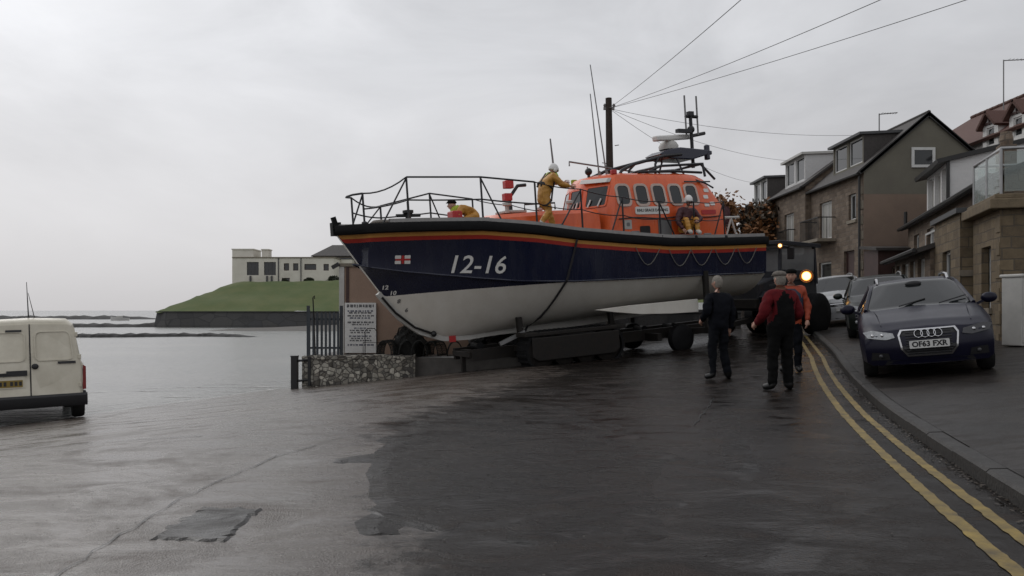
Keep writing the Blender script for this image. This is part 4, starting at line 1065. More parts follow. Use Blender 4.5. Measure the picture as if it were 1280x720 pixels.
    if harness:
        g = MB(); sp, ch = J['spi'], J['che']; up = (ch - sp).normalized(); rr = .185
        for c0, ra in ((sp.lerp(ch, .25), .185),):
            ax = up; o = V((1, 0, 0)); o = (o - ax * o.dot(ax)).normalized(); q = ax.cross(o)
            g.tube([c0 + (o * math.cos(t) + q * math.sin(t)) * ra for t in [2 * math.pi * j / 18 for j in range(18)]], .032, 6, closed=True)
        for s1 in ('L', 'R'):
            other = 'R' if s1 == 'L' else 'L'
            for fb in (1, -1):
                q = V((0, fb * .165, 0)); a = J['s' + s1] * .55 + J['nec'] * .45 + V((0, fb * .06, .08)); b_ = ch + q * 1.08; c0 = sp.lerp(ch, .25) + V((.10 if s1 == 'L' else -.10, fb * .16, 0))
                g.tube([a, b_, c0], .028, 5)
            a = J['pel'] + V((0, -.13, .0)); hp, kp = J['h' + s1], J['k' + s1]; m_ = hp.lerp(kp, .45); sx = -1 if s1 == 'L' else 1
            g.tube([sp.lerp(ch, .2) + V((sx * .12, .15, 0)), m_ + V((sx * .11, .07, .06)), m_ + V((sx * .10, -.06, -.05)), m_ + V((0, -.10, -.05))], .024, 5)
        g.build('harness', M['strap'], root, smooth=60)
    if vest:
        g = MB(); sp, ch = J['pel'], J['che']; rows = []
        for k in range(6):
            c0 = sp.lerp(J['nec'], .12 + .16 * k); w_ = (.20, .205, .205, .215, .215, .15)[k]; dd = (.165, .17, .175, .185, .18, .12)[k]
            rows.append([c0 + V((w_ * math.sin(t), dd * math.cos(t), 0)) for t in [2 * math.pi * j / 20 for j in range(20)]])
        g.grid(rows, closed=True); g.build('vest', vest, root, smooth=60)
    return root

# man in the dark jacket, back to us, looking to the boat
x, y = 3.60, 14.65
person('grey haired man in dark jacket and trousers, back turned, watching the lifeboat', (x, y, road_z(x, y) + .0), R(22),
       dict(wL=(-.20, .20, 1.02), eL=(-.27, -.03, 1.16), wR=(.27, .05, .88), eR=(.265, -.05, 1.14), kR=(.12, .03, .49), aR=(.17, -.05, .07), tR=(.27, .08, .04), aL=(-.12, -.02, .07), tL=(-.24, .08, .04)),
       M['darkcloth'], M['trousers'], M['shoe'], dict(pel=.19, spi=.175, che=.18, s=.10, e=.08, w=.056), hair=M['hair_grey'], scale=1.0, facing=(-.3, 1, 0))
# man in the red and black jacket
x, y = 4.08, 12.75
person('man in red and black jacket and flat cap standing in the road, back turned', (x, y, road_z(x, y)), R(12),
       dict(wL=(-.31, .19, 1.0), eL=(-.31, -.05, 1.15), wR=(.22, .24, 1.02), eR=(.295, -.05, 1.15), kL=(-.12, .02, .5), aL=(-.15, -.02, .07), tL=(-.26, .09, .04), tR=(.22, .1, .04)),
       M['redcloth'], M['blackcloth'], M['shoe'], dict(pel=.195, spi=.195, che=.20, s=.11, e=.086, w=.06, k=.092, h=.12, a=.078), hair=M['hair_grey'], cap=M['cap'], scale=1.0, facing=(-.15, 1, 0), lower=M['blackcloth'], lower_z=1.50)
# tall one in orange, facing us, by the tractor lamp
x, y = 5.15, 15.5
person('person in orange hi-vis jacket, dark vest and dark cap facing the camera beside the kerb', (x, y, road_z(x, y) + .0), R(160),
       dict(wL=(-.27, .10, .90), eL=(-.27, -.03, 1.15), wR=(.20, .30, 1.10), eR=(.3, .05, 1.16)),
       M['hivis'], M['trousers'], M['shoe'], dict(pel=.16, spi=.16, che=.17, s=.09, e=.066), cap=M['blackcloth'], scale=1.05, vest=M['bluecloth'])
# crew on the side deck, leaning towards the wheelhouse front (faces aft = +x of the boat)
def on_deck(t, yp): return bw(t, yp, ip(ZS, t) + .0)
p = on_deck(4.72, 1.46)
person('crew member in ochre oilskins and white helmet standing bent forward by the wheelhouse windows', p, TH - R(90) ,
       dict(pel=(0, -.10, .78), spi=(0, -.04, .94), che=(0, .07, 1.13), nec=(0, .16, 1.27), hea=(0, .20, 1.33),
            sL=(-.19, .10, 1.22), eL=(-.22, .36, 1.17), wL=(-.16, .60, 1.16), sR=(.19, .10, 1.22), eR=(.26, .32, 1.04), wR=(.22, .56, 1.02),
            hL=(-.11, -.08, .72), kL=(-.13, .16, .42), aL=(-.13, .30, .09), tL=(-.14, .46, .05), hR=(.11, -.10, .72), kR=(.14, .02, .40), aR=(.14, -.20, .10), tR=(.15, -.03, .05)),
       M['oilskin'], M['oilskin'], M['boot'], dict(pel=.17, spi=.175, che=.185, s=.105, e=.08, w=.055, h=.125, k=.092, a=.07, t=.055), helmet=M['helmet'], collar=M['lime'], harness=True, head=(0, .03, .09), facing=(.05, 1, -.1))
# crew crouched on the foredeck
p = on_deck(3.3, .15)
person('crew member in ochre and orange oilskins crouching low on the foredeck', p, TH + R(70),
       dict(pel=(0, -.18, .30), spi=(0, -.06, .38), che=(0, .12, .44), nec=(0, .26, .46), hea=(0, .32, .48),
            sL=(-.19, .15, .45), eL=(-.28, .28, .24), wL=(-.18, .44, .12), sR=(.19, .15, .45), eR=(.28, .28, .24), wR=(.18, .44, .12),
            hL=(-.12, -.18, .25), kL=(-.2, .14, .2), aL=(-.15, -.16, .08), tL=(-.15, -.30, .05), hR=(.12, -.18, .25), kR=(.2, .14, .2), aR=(.15, -.16, .08), tR=(.15, -.30, .05)),
       M['oilskin'], M['oilskin'], M['boot'], dict(pel=.15, spi=.16, che=.17, s=.1, e=.075, w=.05, h=.12, k=.09, a=.065), cap=M['blackcloth'], collar=M['lime'], head=(0, .07, .05))
# crew sitting on the deck edge, facing us
p = bw(8.95, 1.62, ip(ZS, 8.95) + .06)
person('crew member in maroon jacket and ochre trousers with white helmet sitting on the deck edge', p, TH + R(180) - R(8),
       dict(pel=(0, -.24, .16), spi=(.01, -.20, .34), che=(.02, -.13, .58), nec=(.02, -.08, .74), hea=(.01, -.05, .82),
            sL=(-.19, -.10, .66), eL=(-.33, .02, .44), wL=(-.12, .18, .36), sR=(.21, -.10, .66), eR=(.34, -.04, .38), wR=(.24, .10, .16),
            hL=(-.11, -.18, .17), kL=(-.15, .12, .46), aL=(-.13, .20, .10), tL=(-.14, .33, .05), hR=(.11, -.18, .17), kR=(.17, .12, .44), aR=(.12, .20, .10), tR=(.13, .33, .05)),
       M['maroon'], M['oilskin'], M['boot'], dict(pel=.16, spi=.165, che=.175, s=.1, e=.075, w=.05, h=.115, k=.088, a=.065, t=.05), helmet=M['helmet'], head=(0, .03, .10), facing=(.1, 1, -.1))
# ------------------------------------------------------------------ cars (front at y=0 facing -y, z up)
M['car_navy'] = mat('navy_car_paint', (.007, .007, .020), .34, var=.2, vs=3, coat=.05, rv=.06, spec=.25)
M['car_green'] = mat('dark_green_car_paint', (.008, .012, .010), .34, var=.2, vs=3, coat=.12, rv=.06, spec=.35)
M['car_white'] = mat('white_car_paint', (.55, .56, .57), .3, var=.12, vs=2, coat=.4)
M['car_cream'] = mat('dirty_cream_van_paint', (.68, .64, .53), .42, vs=2.6, col2=(.52, .48, .38), coat=.2, rv=.08)
M['trim'] = mat('dark_plastic_trim', (.02, .02, .022), .55, var=.3, vs=20)
M['chrome'] = mat('chrome', (.55, .55, .56), .18, metal=1., var=.1)
M['tyre'] = mat('tyre_rubber', (.013, .013, .013), .7, var=.4, vs=15, bump=.1)
M['alloy'] = mat('alloy_rim', (.32, .32, .33), .35, metal=.8, var=.2)
M['lampglass'] = mat('headlamp_glass', (.42, .43, .44), .08, var=.5, vs=22, metal=.3)
M['lampdark'] = mat('headlamp_dark', (.05, .05, .055), .12, var=.5, vs=22)
M['redlens'] = mat('red_lens', (.22, .008, .006), .2, var=.3, vs=20)
M['plate_w'] = mat('white_number_plate', (.62, .62, .60), .45, var=.1)
M['plate_y'] = mat('yellow_number_plate', (.28, .19, .03), .5, var=.3, vs=8)
M['carglass'] = glass('car_glass', (.012, .014, .015), )

def catmull(P, n):
    out = []
    for i in range(len(P) - 1):
        a, b_, c, d = P[max(0, i - 1)], P[i], P[i + 1], P[min(len(P) - 1, i + 2)]
        for j in range(n):
            t = j / n; out.append(tuple(.5 * (2 * b_[k] + (c[k] - a[k]) * t + (2 * a[k] - 5 * b_[k] + 4 * c[k] - d[k]) * t * t + (3 * b_[k] - a[k] - 3 * c[k] + d[k]) * t ** 3) for k in range(2)))
    out.append(tuple(P[-1])); return out

class Car:
    def __init__(s, Ln, W, top, belt, roofw, cowl, rf, rr, rend, wheels, rad, kf=.30, kr=.12, zb=.22, side=None, lip=None, rlip=None):
        s.L, s.w = Ln, W / 2; s.top = top; s.belt = belt; s.roofw = roofw
        s.cowl, s.rf, s.rr, s.rend = cowl, rf, rr, rend; s.wh = wheels; s.rad = rad; s.kf, s.kr, s.zb = kf, kr, zb; s.side = side or (rf - .5, rr + .3)
        s.lip = lip or [(.2, .10), (.45, 0), (.62, .02), (.75, .10), (.95, .28)]; s.rlip = rlip or [(.2, .06), (.5, 0), (.9, .05), (1.2, .18)]
    def fy(s, x, z):
        return s.kf * (abs(x) / s.w) ** 2.2 + ip(s.lip, z)
    def ry(s, x, z): return s.L - s.kr * (abs(x) / s.w) ** 2.2 - ip(s.rlip, z)
    def sec(s, y):
        zt = ip(s.top, y); bl = min(ip(s.belt, y), zt - .03); w = s.w
        e = min(1, y / .9, (s.L - y) / .7); w = w * (.93 + .07 * math.sin(max(0, e) * math.pi / 2))
        rw = ip(s.roofw, y) * w
        arch = 0
        for yc in s.wh:
            r = s.rad + .06
            if abs(y - yc) < r: arch = max(arch, math.sqrt(r * r - (y - yc) ** 2) + s.rad)
        zb = s.zb
        P = [(w * .90, max(zb, arch)), (w * .985, max(zb + .05, arch + .005)), (w * 1.0, max(zb + .22, arch + .03)), (w * 1.0, max((zb + bl) * .56, arch + .06)), (w * .99, bl - .06), (w * .95, bl), (rw + (w * .95 - rw) * .12, zt - (zt - bl) * .14), (rw * .86, zt - .012), (rw * .5, zt + .0), (0, zt + .012)]
        return P
    def body(s, paint, root):
        g = MB(); ys = [i * s.L / 84 for i in range(85)]
        secs = [s.sec(y) for y in ys]; n = len(secs[0])
        def pos(sg, i, j):
            x, z = secs[i][j]; y = ys[i]; a = max(0, 1 - y / .95) ** 1.5; b_ = max(0, 1 - (s.L - y) / .8) ** 1.5
            yy = y + a * s.fy(x, z) - b_ * (s.L - s.ry(x, z)); return V((sg * x, yy, z))
        for sg in (1, -1):
            for i in range(84):
                ym = (ys[i] + ys[i + 1]) / 2
                for j in range(n - 1):
                    mi = 0
                    if j == 5 and s.side[0] < ym < s.side[1]: mi = 1
                    if j >= 6 and s.cowl < ym < s.rf: mi = 1
                    if j >= 6 and s.rr < ym < s.rend: mi = 1
                    if j == 0: mi = 2
                    g.add([pos(sg, i, j), pos(sg, i, j + 1), pos(sg, i + 1, j + 1), pos(sg, i + 1, j)], [(0, 1, 2, 3)], mi)
        for i in (0, 84):
            rows = []
            for j in range(n):
                x, z = secs[i][j]
                rows.append([V((x * q, s.fy(x * q, z) if i == 0 else s.ry(x * q, z), z)) for q in [k / 6 for k in range(-6, 7)]])
            g.grid(rows, 0)
        rows = [[V((secs[i][0][0] * q, ys[i] + (s.fy(secs[i][0][0] * q, .25) * max(0, 1 - ys[i] / .95) ** 1.5), secs[i][0][1])) for q in (-1, 0, 1)] for i in range(85)]
        g.grid(rows, 2)
        o = g.build('body', [paint, M['carglass'], M['trim']], root, smooth=38)
        return o
    def ff(s): return lambda u, v, d: V((u, s.fy(u, v) - d, v))
    def rf_(s): return lambda u, v, d: V((u, s.ry(u, v) + d, v))
    def sidef(s, sg):
        def f(y, z, d):
            P = s.sec(y)
            for a, b_ in zip(P, P[1:]):
                if a[1] <= z <= b_[1] + 1e-6 and b_[1] > a[1]: x = a[0] + (b_[0] - a[0]) * (z - a[1]) / (b_[1] - a[1]); return V((sg * (x + d), y, z))
            return V((sg * (P[-1][0] + d), y, z))
        return f
    def wheels(s, root, rim):
        for yc in s.wh:
            for sg in (1, -1):
                Mx = Matrix.Translation((sg * (s.w - .12), yc, s.rad)) @ Matrix.Rotation(R(90 * sg), 4, 'Y'); r = s.rad
                g = MB(); g.lathe([(r * .62, -.1), (r * .93, -.1), (r, -.06), (r, .06), (r * .93, .1), (r * .64, .1)], 28, Mx); w_ = g.build('wheel', M['tyre'], root, smooth=40)
                g = MB(); g.lathe([(r * .66, .095), (r * .62, .04), (r * .5, .03), (r * .5, -.05), (0, -.05)], 28, Mx); g.lathe([(r * .16, -.04), (r * .15, .06), (0, .07)], 14, Mx)
                for k in range(5):
                    a = 2 * math.pi * k / 5; g.bar(Mx @ V((r * .12 * math.cos(a), r * .12 * math.sin(a), .05)), Mx @ V((r * .62 * math.cos(a), r * .62 * math.sin(a), .06)), .05, .03)
                g.build('rim', rim, w_, smooth=40)
    def pillars(s, paint, body):
        for sg in (1, -1):
            g = MB()
            def pt(y, j, dx=.0): P = s.sec(y); return V((sg * (P[j][0] + dx), y, P[j][1]))
            g.tube([pt(s.cowl + (s.rf - s.cowl) * k, 6, .004) for k in (0, .25, .5, .75, 1)] + [pt(s.rf + (s.rr - s.rf) * k, 6, .006) for k in (.33, .66, 1)] + [pt(s.rr + (s.rend - s.rr) * k, 6, .004) for k in (.5, 1)], .035, 6)
            for yy in ((s.side[0] + s.side[1]) / 2 - .1, s.side[1] - .55):
                g.bar(pt(yy, 5, .004), pt(yy + .04, 6, .006), .07, .03)
            g.build('pillar', paint, body, smooth=50)
            f = s.sidef(sg)
            for y0, y1 in ((s.cowl + .25, (s.side[0] + s.side[1]) / 2 - .08), ((s.side[0] + s.side[1]) / 2 - .04, s.side[1] - .45)):
                zb_ = s.zb + .12
                o_ = [(y0, zb_), (y1, zb_), (y1, ip(s.belt, y1) - .04), (y0, ip(s.belt, y0) - .04)]; c = ((y0 + y1) / 2, .6)
                i_ = [(c[0] + (a - c[0]) * .985, c[1] + (b_ - c[1]) * .97) for a, b_ in o_]
                o_ = [q for a, b_ in zip(o_, o_[1:] + o_[:1]) for q in [(a[0] + (b_[0] - a[0]) * k / 6, a[1] + (b_[1] - a[1]) * k / 6) for k in range(6)]]
                i_ = [q for a, b_ in zip(i_, i_[1:] + i_[:1]) for q in [(a[0] + (b_[0] - a[0]) * k / 6, a[1] + (b_[1] - a[1]) * k / 6) for k in range(6)]]
                g = MB(); g.ring(o_, i_, f, -.01, .0015); g.build('door_seam', M['trim'], body)
                g = MB(); g.prism([(y1 - .28, ip(s.belt, y1) - .13), (y1 - .08, ip(s.belt, y1) - .13), (y1 - .08, ip(s.belt, y1) - .10), (y1 - .28, ip(s.belt, y1) - .10)], f, 0, .03); g.build('door_handle', paint, body)
    def mirrors(s, paint, root):
        for sg in (1, -1):
            P = s.sec(s.cowl + .42); p = V((sg * (P[5][0] + .02), s.cowl + .42, P[5][1] + .02))
            g = MB(); g.ball(p + V((sg * .16, 0, .08)), (.12, .07, .085), 12, 8); g.bar(p - V((sg * .03, 0, .01)), p + V((sg * .1, 0, .05)), .05, .04); g.build('wing_mirror', paint, root, smooth=50)
    def roof_rails(s, m, root):
        for sg in (1, -1):
            P = [V((sg * (s.sec(y)[7][0] + .02), y, s.sec(y)[7][1] + dz)) for y, dz in ((s.rf + .05, -.01), (s.rf + .2, .05), ((s.rf + s.rr) / 2, .06), (s.rr - .2, .05), (s.rr, -.01))]
            g = MB(); g.tube(P, .022, 6); g.build('roof_rail', m, root, smooth=50)

def ground_frame(px, py, d, zf):
    """rotation so the car (axis +y along d) sits on the ground at px,py"""
    d = V((d[0], d[1], 0)).normalized(); r = V((d.y, -d.x, 0)); e = .8
    def P(q): return V((q.x, q.y, zf(q.x, q.y)))
    o = V((px, py, 0))
    fw = (P(o + d * 4.) - P(o)).normalized(); rt = (P(o + r * e + d * 2) - P(o - r * e + d * 2)).normalized()
    up = rt.cross(fw).normalized(); rt = fw.cross(up)
    return Matrix((rt, fw, up)).transposed().to_euler(), zf(px, py)

# --- dark navy estate, nose towards us
def make_estate(name, label, paint, px, py, d, rails=True, group='cars parked on the pavement'):
    e, z = ground_frame(px, py, d, pave_z)
    root = thing(name, label, 'car', (px, py, z), 0, group, e)
    c = Car(4.70, 1.83, [(0, .74), (.25, .84), (1.15, .97), (1.45, 1.01), (2.25, 1.40), (2.6, 1.45), (3.6, 1.44), (4.2, 1.36), (4.5, 1.05), (4.7, .95)],
            [(0, .66), (.4, .78), (1.3, .92), (2.5, .95), (4.2, .98), (4.7, .9)], [(0, .80), (1.1, .84), (1.45, .83), (2.3, .66), (3.6, .66), (4.3, .66), (4.7, .7)],
            1.42, 2.30, 3.85, 4.45, (.93, 3.73), .335)
    b_ = c.body(paint, root); c.wheels(root, M['alloy']); c.pillars(paint, b_); c.mirrors(paint, root)
    if rails: c.roof_rails(M['chrome'], root)
    f = c.ff()
    # grille
    o_ = [(-.29, .34), (.29, .34), (.37, .45), (.40, .66), (.36, .735), (-.36, .735), (-.40, .66), (-.37, .45)]
    def dens(P, k=5): return [(a[0] + (b2[0] - a[0]) * j / k, a[1] + (b2[1] - a[1]) * j / k) for a, b2 in zip(P, P[1:] + P[:1]) for j in range(k)]
    i_ = [(u * .94, .55 + (v - .55) * .90) for u, v in o_]
    g = MB(); g.ring(dens(o_), dens(i_), f, -.03, .025); gr = g.build('grille_surround', M['chrome'], root, smooth=40)
    g = MB()
    for k in range(9):
        v = .385 + k * .037; hw = .30 + .0 * k; g.tube([f(u, v, .006) for u in (-hw, -hw / 2, 0, hw / 2, hw)], .009, 5)
    rows = [[f(u, v, .003) for u in [i * q / 5 for i in range(-5, 6)]] for v, q in ((.36, .29), (.45, .355), (.66, .38), (.72, .35))]; g.grid(rows); g.build('grille', M['trim'], gr)
    g = MB()
    for k in range(4):
        cx = -.126 + .084 * k; g.tube([f(cx + .055 * math.cos(t), .665 + .055 * math.sin(t), .03) for t in [2 * math.pi * j / 20 for j in range(20)]], .0075, 6, closed=True)
    g.build('ring_badge', M['chrome'], gr, smooth=60)
    for sg in (1, -1):
        g = MB(); P = [(.44, .625), (.56, .60), (.80, .635), (.86, .72), (.74, .745), (.46, .69)]
        P = dens([(sg * a, q) for a, q in P], 4); g.prism(P, f, -.05, .012); hl = g.build('headlight', M['lampglass'] if sg < 0 else M['lampdark'], root, smooth=40)
        g = MB()
        for cx in (.60, .73): g.ball(f(sg * cx, .665, .0), .028, 10, 6)
        g.build('lamp_reflector', M['chrome'], hl, smooth=60)
        g = MB(); g.prism([(sg * .52, .30), (sg * .78, .30), (sg * .76, .42), (sg * .54, .40)], f, -.03, .008); g.build('air_intake', M['trim'], root)
        g = MB(); g.ball(f(sg * .64, .36, .0), .035, 10, 6); g.build('fog_light', M['lampdark'], root, smooth=60)
    g = MB(); g.prism(dens([(-.6, .225), (.6, .225), (.56, .29), (-.56, .29)], 6), f, -.03, .008); g.build('lower_intake', M['trim'], root)
    g = MB(); fp = lambda u, v, d: V((u, c.fy(0, .5) - .045 - d, .515 + v))
    g.prism(rrect(.53, .125, .012, 2), fp, -.03, 0, 0); g.build('number_plate_base', M['trim'], root)
    g = MB(); g.prism(rrect(.52, .112, .01, 2), fp, .0, .006, 0); text_on(g, 'OF63 FXR', .105, lambda u, v, d: fp(u * 1.0, v - .002, d), offset=.004, mi=1, d=.0085)
    g.build('number_plate', [M['plate_w'], M['black']], root, recalc=False)
    # windscreen edge and wipers
    g = MB()
    for sg in (-.28, .3):
        P = [c.sec(1.46), c.sec(1.62)]; g.tube([V((sg, 1.44, 1.03)), V((sg + .4, 1.62, 1.115))], .01, 5)
    g.build('wiper', M['trim'], root)
    g = MB(); g.ball((0, 2.12, 1.365), (.13, .03, .045), 10, 6); g.build('rear_view_mirror', M['trim'], root)
    for sg in (1, -1):
        g = MB(); g.tube([V((sg * .60, .35, .80)), V((sg * .62, .8, .925)), V((sg * .66, 1.35, .985))], .006, 5); g.build('bonnet_crease', paint, b_, smooth=50)
    return root
make_estate('estate_car', 'dark navy estate car with chrome grille and silver roof rails parked nearest, nose towards us', M['car_navy'], 6.04, 12.05, (.375, .927))

def make_suv(name, label, paint, px, py, d, H=1.62, seed=0):
    e, z = ground_frame(px, py, d, pave_z)
    root = thing(name, label, 'car', (px, py, z), 0, 'cars parked on the pavement', e)
    k = H / 1.62
    c = Car(4.45, 1.82, [(0, .88 * k), (.25, .98 * k), (1.0, 1.08 * k), (1.2, 1.12 * k), (1.95, 1.54 * k), (2.3, 1.61 * k), (3.6, 1.60 * k), (4.1, 1.5 * k), (4.35, 1.15 * k), (4.45, 1.0 * k)],
            [(0, .78 * k), (.4, .9 * k), (1.2, 1.02 * k), (4.2, 1.08 * k), (4.45, .95 * k)], [(0, .82), (1.0, .86), (1.2, .85), (2.0, .70), (3.8, .70), (4.45, .72)],
            1.18, 2.0, 3.9, 4.35, (.88, 3.52), .36, lip=[(.2, .10), (.5, 0), (.75, .02), (.95, .14), (1.2, .3)])
    b_ = c.body(paint, root); c.wheels(root, M['alloy']); c.pillars(paint, b_); c.mirrors(paint, root); c.roof_rails(M['grey'], root)
    f = c.ff()
    def dens(P, n=5): return [(a[0] + (b2[0] - a[0]) * j / n, a[1] + (b2[1] - a[1]) * j / n) for a, b2 in zip(P, P[1:] + P[:1]) for j in range(n)]
    g = MB(); g.prism(dens([(-.44, .66), (.44, .66), (.48, .78), (-.48, .78)]), f, -.03, .012); gr = g.build('grille', M['trim'], root)
    g = MB(); g.tube([f(u, .72, .02) for u in (-.44, -.2, 0, .2, .44)], .018, 6); g.build('grille_bar', M['chrome'], gr)
    for sg in (1, -1):
        g = MB(); g.prism(dens([(sg * a, q) for a, q in [(.52, .70), (.78, .68), (.84, .84), (.58, .82)]], 4), f, -.05, .012); g.build('headlight', M['lampglass'], root, smooth=40)
        g = MB(); g.ball(f(sg * .66, .42, .0), .05, 10, 6); g.build('fog_light', M['lampglass'], root, smooth=60)
    g = MB(); g.prism(dens([(-.7, .26), (.7, .26), (.62, .46), (-.62, .46)], 6), f, -.03, .008); g.build('lower_intake', M['trim'], root)
    g = MB(); fp = lambda u, v, d: V((u, c.fy(0, .55) - .035 - d, .56 + v)); g.prism(rrect(.52, .112, .01, 2), fp, -.02, .006); g.build('number_plate', M['plate_w'], root)
    return root
make_suv('family_car', 'dark green family car parked second, half hidden behind the navy estate', M['car_green'], 9.22, 20.6, (.36, .933), 1.54)
make_suv('family_car', 'white car parked farthest up the pavement beside the tractor', M['car_white'], 10.75, 27.0, (.27, .958), 1.66)

# --- cream van on the slip, back doors towards us
vx, vy = -8.86, 15.5
yaw = R(31)
vd = V((-math.sin(yaw), math.cos(yaw), 0))
vroot = thing('delivery_van', 'small dirty cream van with blank rear doors parked on the slipway at the water', 'van', (0, 0, 0))
c = Car(4.14, 1.74, [(0, .80), (.3, .92), (.9, 1.02), (1.1, 1.08), (1.7, 1.66), (2.1, 1.80), (3.9, 1.81), (4.08, 1.78), (4.14, 1.74)],
        [(0, .74), (.4, .85), (1.2, 1.0), (4.14, 1.02)], [(0, .82), (1.0, .86), (1.8, .76), (4.0, .80), (4.14, .78)],
        1.05, 1.75, 4.5, 4.6, (.85, 3.53), .31, kr=.05, zb=.24, side=(1.2, 1.95), rlip=[(.2, .02), (.45, 0), (.95, .015), (1.2, .05), (1.7, .16), (1.85, .24)])
vb = c.body(M['car_cream'], vroot); c.wheels(vroot, M['grey'])
f0_ = c.rf_()
f = lambda u, v, d: f0_(-u, v, d)
def dens(P, n=5): return [(a[0] + (b2[0] - a[0]) * j / n, a[1] + (b2[1] - a[1]) * j / n) for a, b2 in zip(P, P[1:] + P[:1]) for j in range(n)]
# back doors (seen from behind the right-hand side of the picture is +x)
for sg, nm in ((1, 'r'), (-1, 'l')):
    dr = [(sg * .012, .46), (sg * .76, .46), (sg * .78, .95), (sg * .70, 1.62), (sg * .60, 1.68), (sg * .012, 1.70)]
    g = MB(); g.prism(dens(dr, 6), f, -.03, .012); d_ = g.build('rear_door', M['car_cream'], vroot, smooth=30)
    o_ = dens(rrect(.60, .52, .09, 3, sg * .37, 1.31), 1); o_ = [(u * (1 - .12 * max(0, (v - 1.1)) * 1.2), v) for u, v in o_]
    cx = sg * .36; i_ = [(cx + (u - cx) * .94, 1.31 + (v - 1.31) * .94) for u, v in o_]
    g = MB(); g.ring(o_, i_, f, .005, .020); g.build('window_surround', M['car_cream'], d_, smooth=40)
    g = MB(); P = [(.05, .86), (.36, .86), (.36, .90), (.05, .90)] if sg < 0 else [(.42, .99), (.70, .99), (.70, 1.03), (.42, 1.03)]
    g.prism(dens([(sg * a, b2) for a, b2 in P], 3), f, .01, .025); g.build('door_trim', M['trim'], d_)
    g = MB(); g.prism(dens([(sg * .80, .52), (sg * .855, .52), (sg * .86, .92), (sg * .815, .95)], 4), f, -.05, .02); g.build('tail_light', M['redlens'], vroot, smooth=40)
    for hz in (.6, 1.1, 1.5):
        g = MB(); g.box(f(sg * .765 if hz < 1.2 else sg * .72, hz, .015), (.05, .03, .08)); g.build('hinge', M['car_cream'], d_, bevel=.008)
g = MB(); g.prism(dens([(-.70, .60), (-.08, .60), (-.08, .80), (-.70, .80)], 4), f, .0, .018); rp = g.build('plate_recess', M['car_cream'], vroot)
g = MB(); g.prism(dens([(-.70, .81), (-.05, .81), (-.05, .865), (-.70, .865)], 4), f, .0, .04); g.build('plate_lamp_bar', M['trim'], vroot)
g = MB(); g.prism(rrect(.52, .12, .01, 2, -.38, .68), f, .018, .026); npl = g.build('number_plate', M['plate_y'], vroot)
g = MB(); rnd = random.Random(4)
for k in range(7):
    x0 = -.60 + k * .066 + (.03 if k > 3 else 0)
    g.prism([(x0, .645), (x0 + .04, .645), (x0 + .04, .715), (x0, .715)], f, .027, .029)
g.build('plate_character', M['trim'], npl)
g = MB(); g.ball(f(.07, .96, .02), (.055, .02, .05), 12, 8); g.build('door_lock', M['trim'], vroot, smooth=50)
g = MB(); g.prism(dens([(-.36, 1.57), (-.12, 1.57), (-.12, 1.605), (-.36, 1.605)], 3), f, .01, .03); g.build('brake_light', M['trim'], vroot)
g = MB(); rows = []
for x in [i * .87 / 8 for i in range(-8, 9)]:
    rows.append([f(x, z, d) for z, d in ((.24, -.05), (.24, .05), (.30, .085), (.42, .085), (.46, .05), (.46, -.05))])
g.grid(rows, closed=True); g.build('bumper', M['trim'], vroot, smooth=40)
for sg in (1, -1):
    g = MB(); g.prism(dens([(4.02, .26), (4.11, .26), (4.11, .5), (3.9, .46)], 3), c.sidef(sg), -.01, .03); g.build('bumper_corner', M['trim'], vroot)
g = MB(); g.tube([f(0, .46, .014), f(0, 1.0, .016), f(0, 1.7, .016)], .008, 5); g.build('door_seam', M['trim'], vroot)
g = MB(); g.tube([V((.0, 3.7, 1.80)), V((.02, 3.85, 2.45))], [.012, .005], 6); g.ball((0, 3.7, 1.82), .03, 8, 6); g.build('radio_aerial', M['trim'], vroot)
g = MB(); g.tube([V((-.1, 3.6, 1.80)), V((.0, 3.9, 2.25))], [.008, .004], 6); g.build('radio_aerial', M['trim'], vroot)
# put it on the slope: rear centre at (vx,vy)
def gz(x, y): return road_z(x, y) + .02
o0 = V((vx, vy, 0)); fwd = vd; rgt = V((fwd.y, -fwd.x, 0))   # rgt = picture right
P = lambda q: V((q.x, q.y, gz(q.x, q.y)))
ff = (P(o0 + fwd * 3.4) - P(o0 + fwd * .6)).normalized(); ff.z *= .6; ff.normalize()
rt = (P(o0 + rgt * .75) - P(o0 - rgt * .75)).normalized(); rt.z *= .35; rt.normalize()
up = rt.cross(ff).normalized(); rt = ff.cross(up)
# local -y is the way the van points, +x local is picture left
Rm = Matrix((-rt, -ff, up)).transposed().to_4x4()
ctr = Rm @ V((0, 4.14, 0))
vroot.matrix_world = Matrix.Translation(V((vx, vy, gz(vx, vy))) - ctr * 1.07) @ Rm @ Matrix.Scale(1.07, 4)
# ------------------------------------------------------------------ buildings
M['stoneA'] = course_mat('brown_rubble_stone', [(.075, .054, .040), (.125, .092, .066), (.175, .132, .096), (.23, .18, .135)], (.13, .105, .082), .38, .17, .09, .016)
M['stoneB'] = course_mat('yellow_brown_coursed_stone', [(.080, .060, .040), (.13, .098, .060), (.175, .132, .08), (.22, .17, .105)], (.10, .082, .06), .5, .22, .04, .013)
M['harl'] = mat('brown_grey_harling', (.245, .178, .135), .9, vs=.6, col2=(.185, .136, .104), bump=.5, bs=40, detail=9)
M['harl2'] = mat('greenish_render', (.175, .165, .13), .9, vs=.7, col2=(.135, .125, .10), bump=.4, bs=40, detail=9)
M['slate'] = band_mat('grey_slates', (.055, .05, .048), (.09, .082, .076), 7.)
M['tile'] = band_mat('red_pantiles', (.085, .038, .028), (.12, .055, .040), 6.)
M['wood_w'] = band_mat('white_boarding', (.66, .66, .65), (.74, .73, .72), 2.9, bump=.8)
M['upvc'] = mat('white_window_frame', (.62, .62, .60), .4, var=.15)
M['pane'] = glass('house_window_glass', (.03, .034, .036))
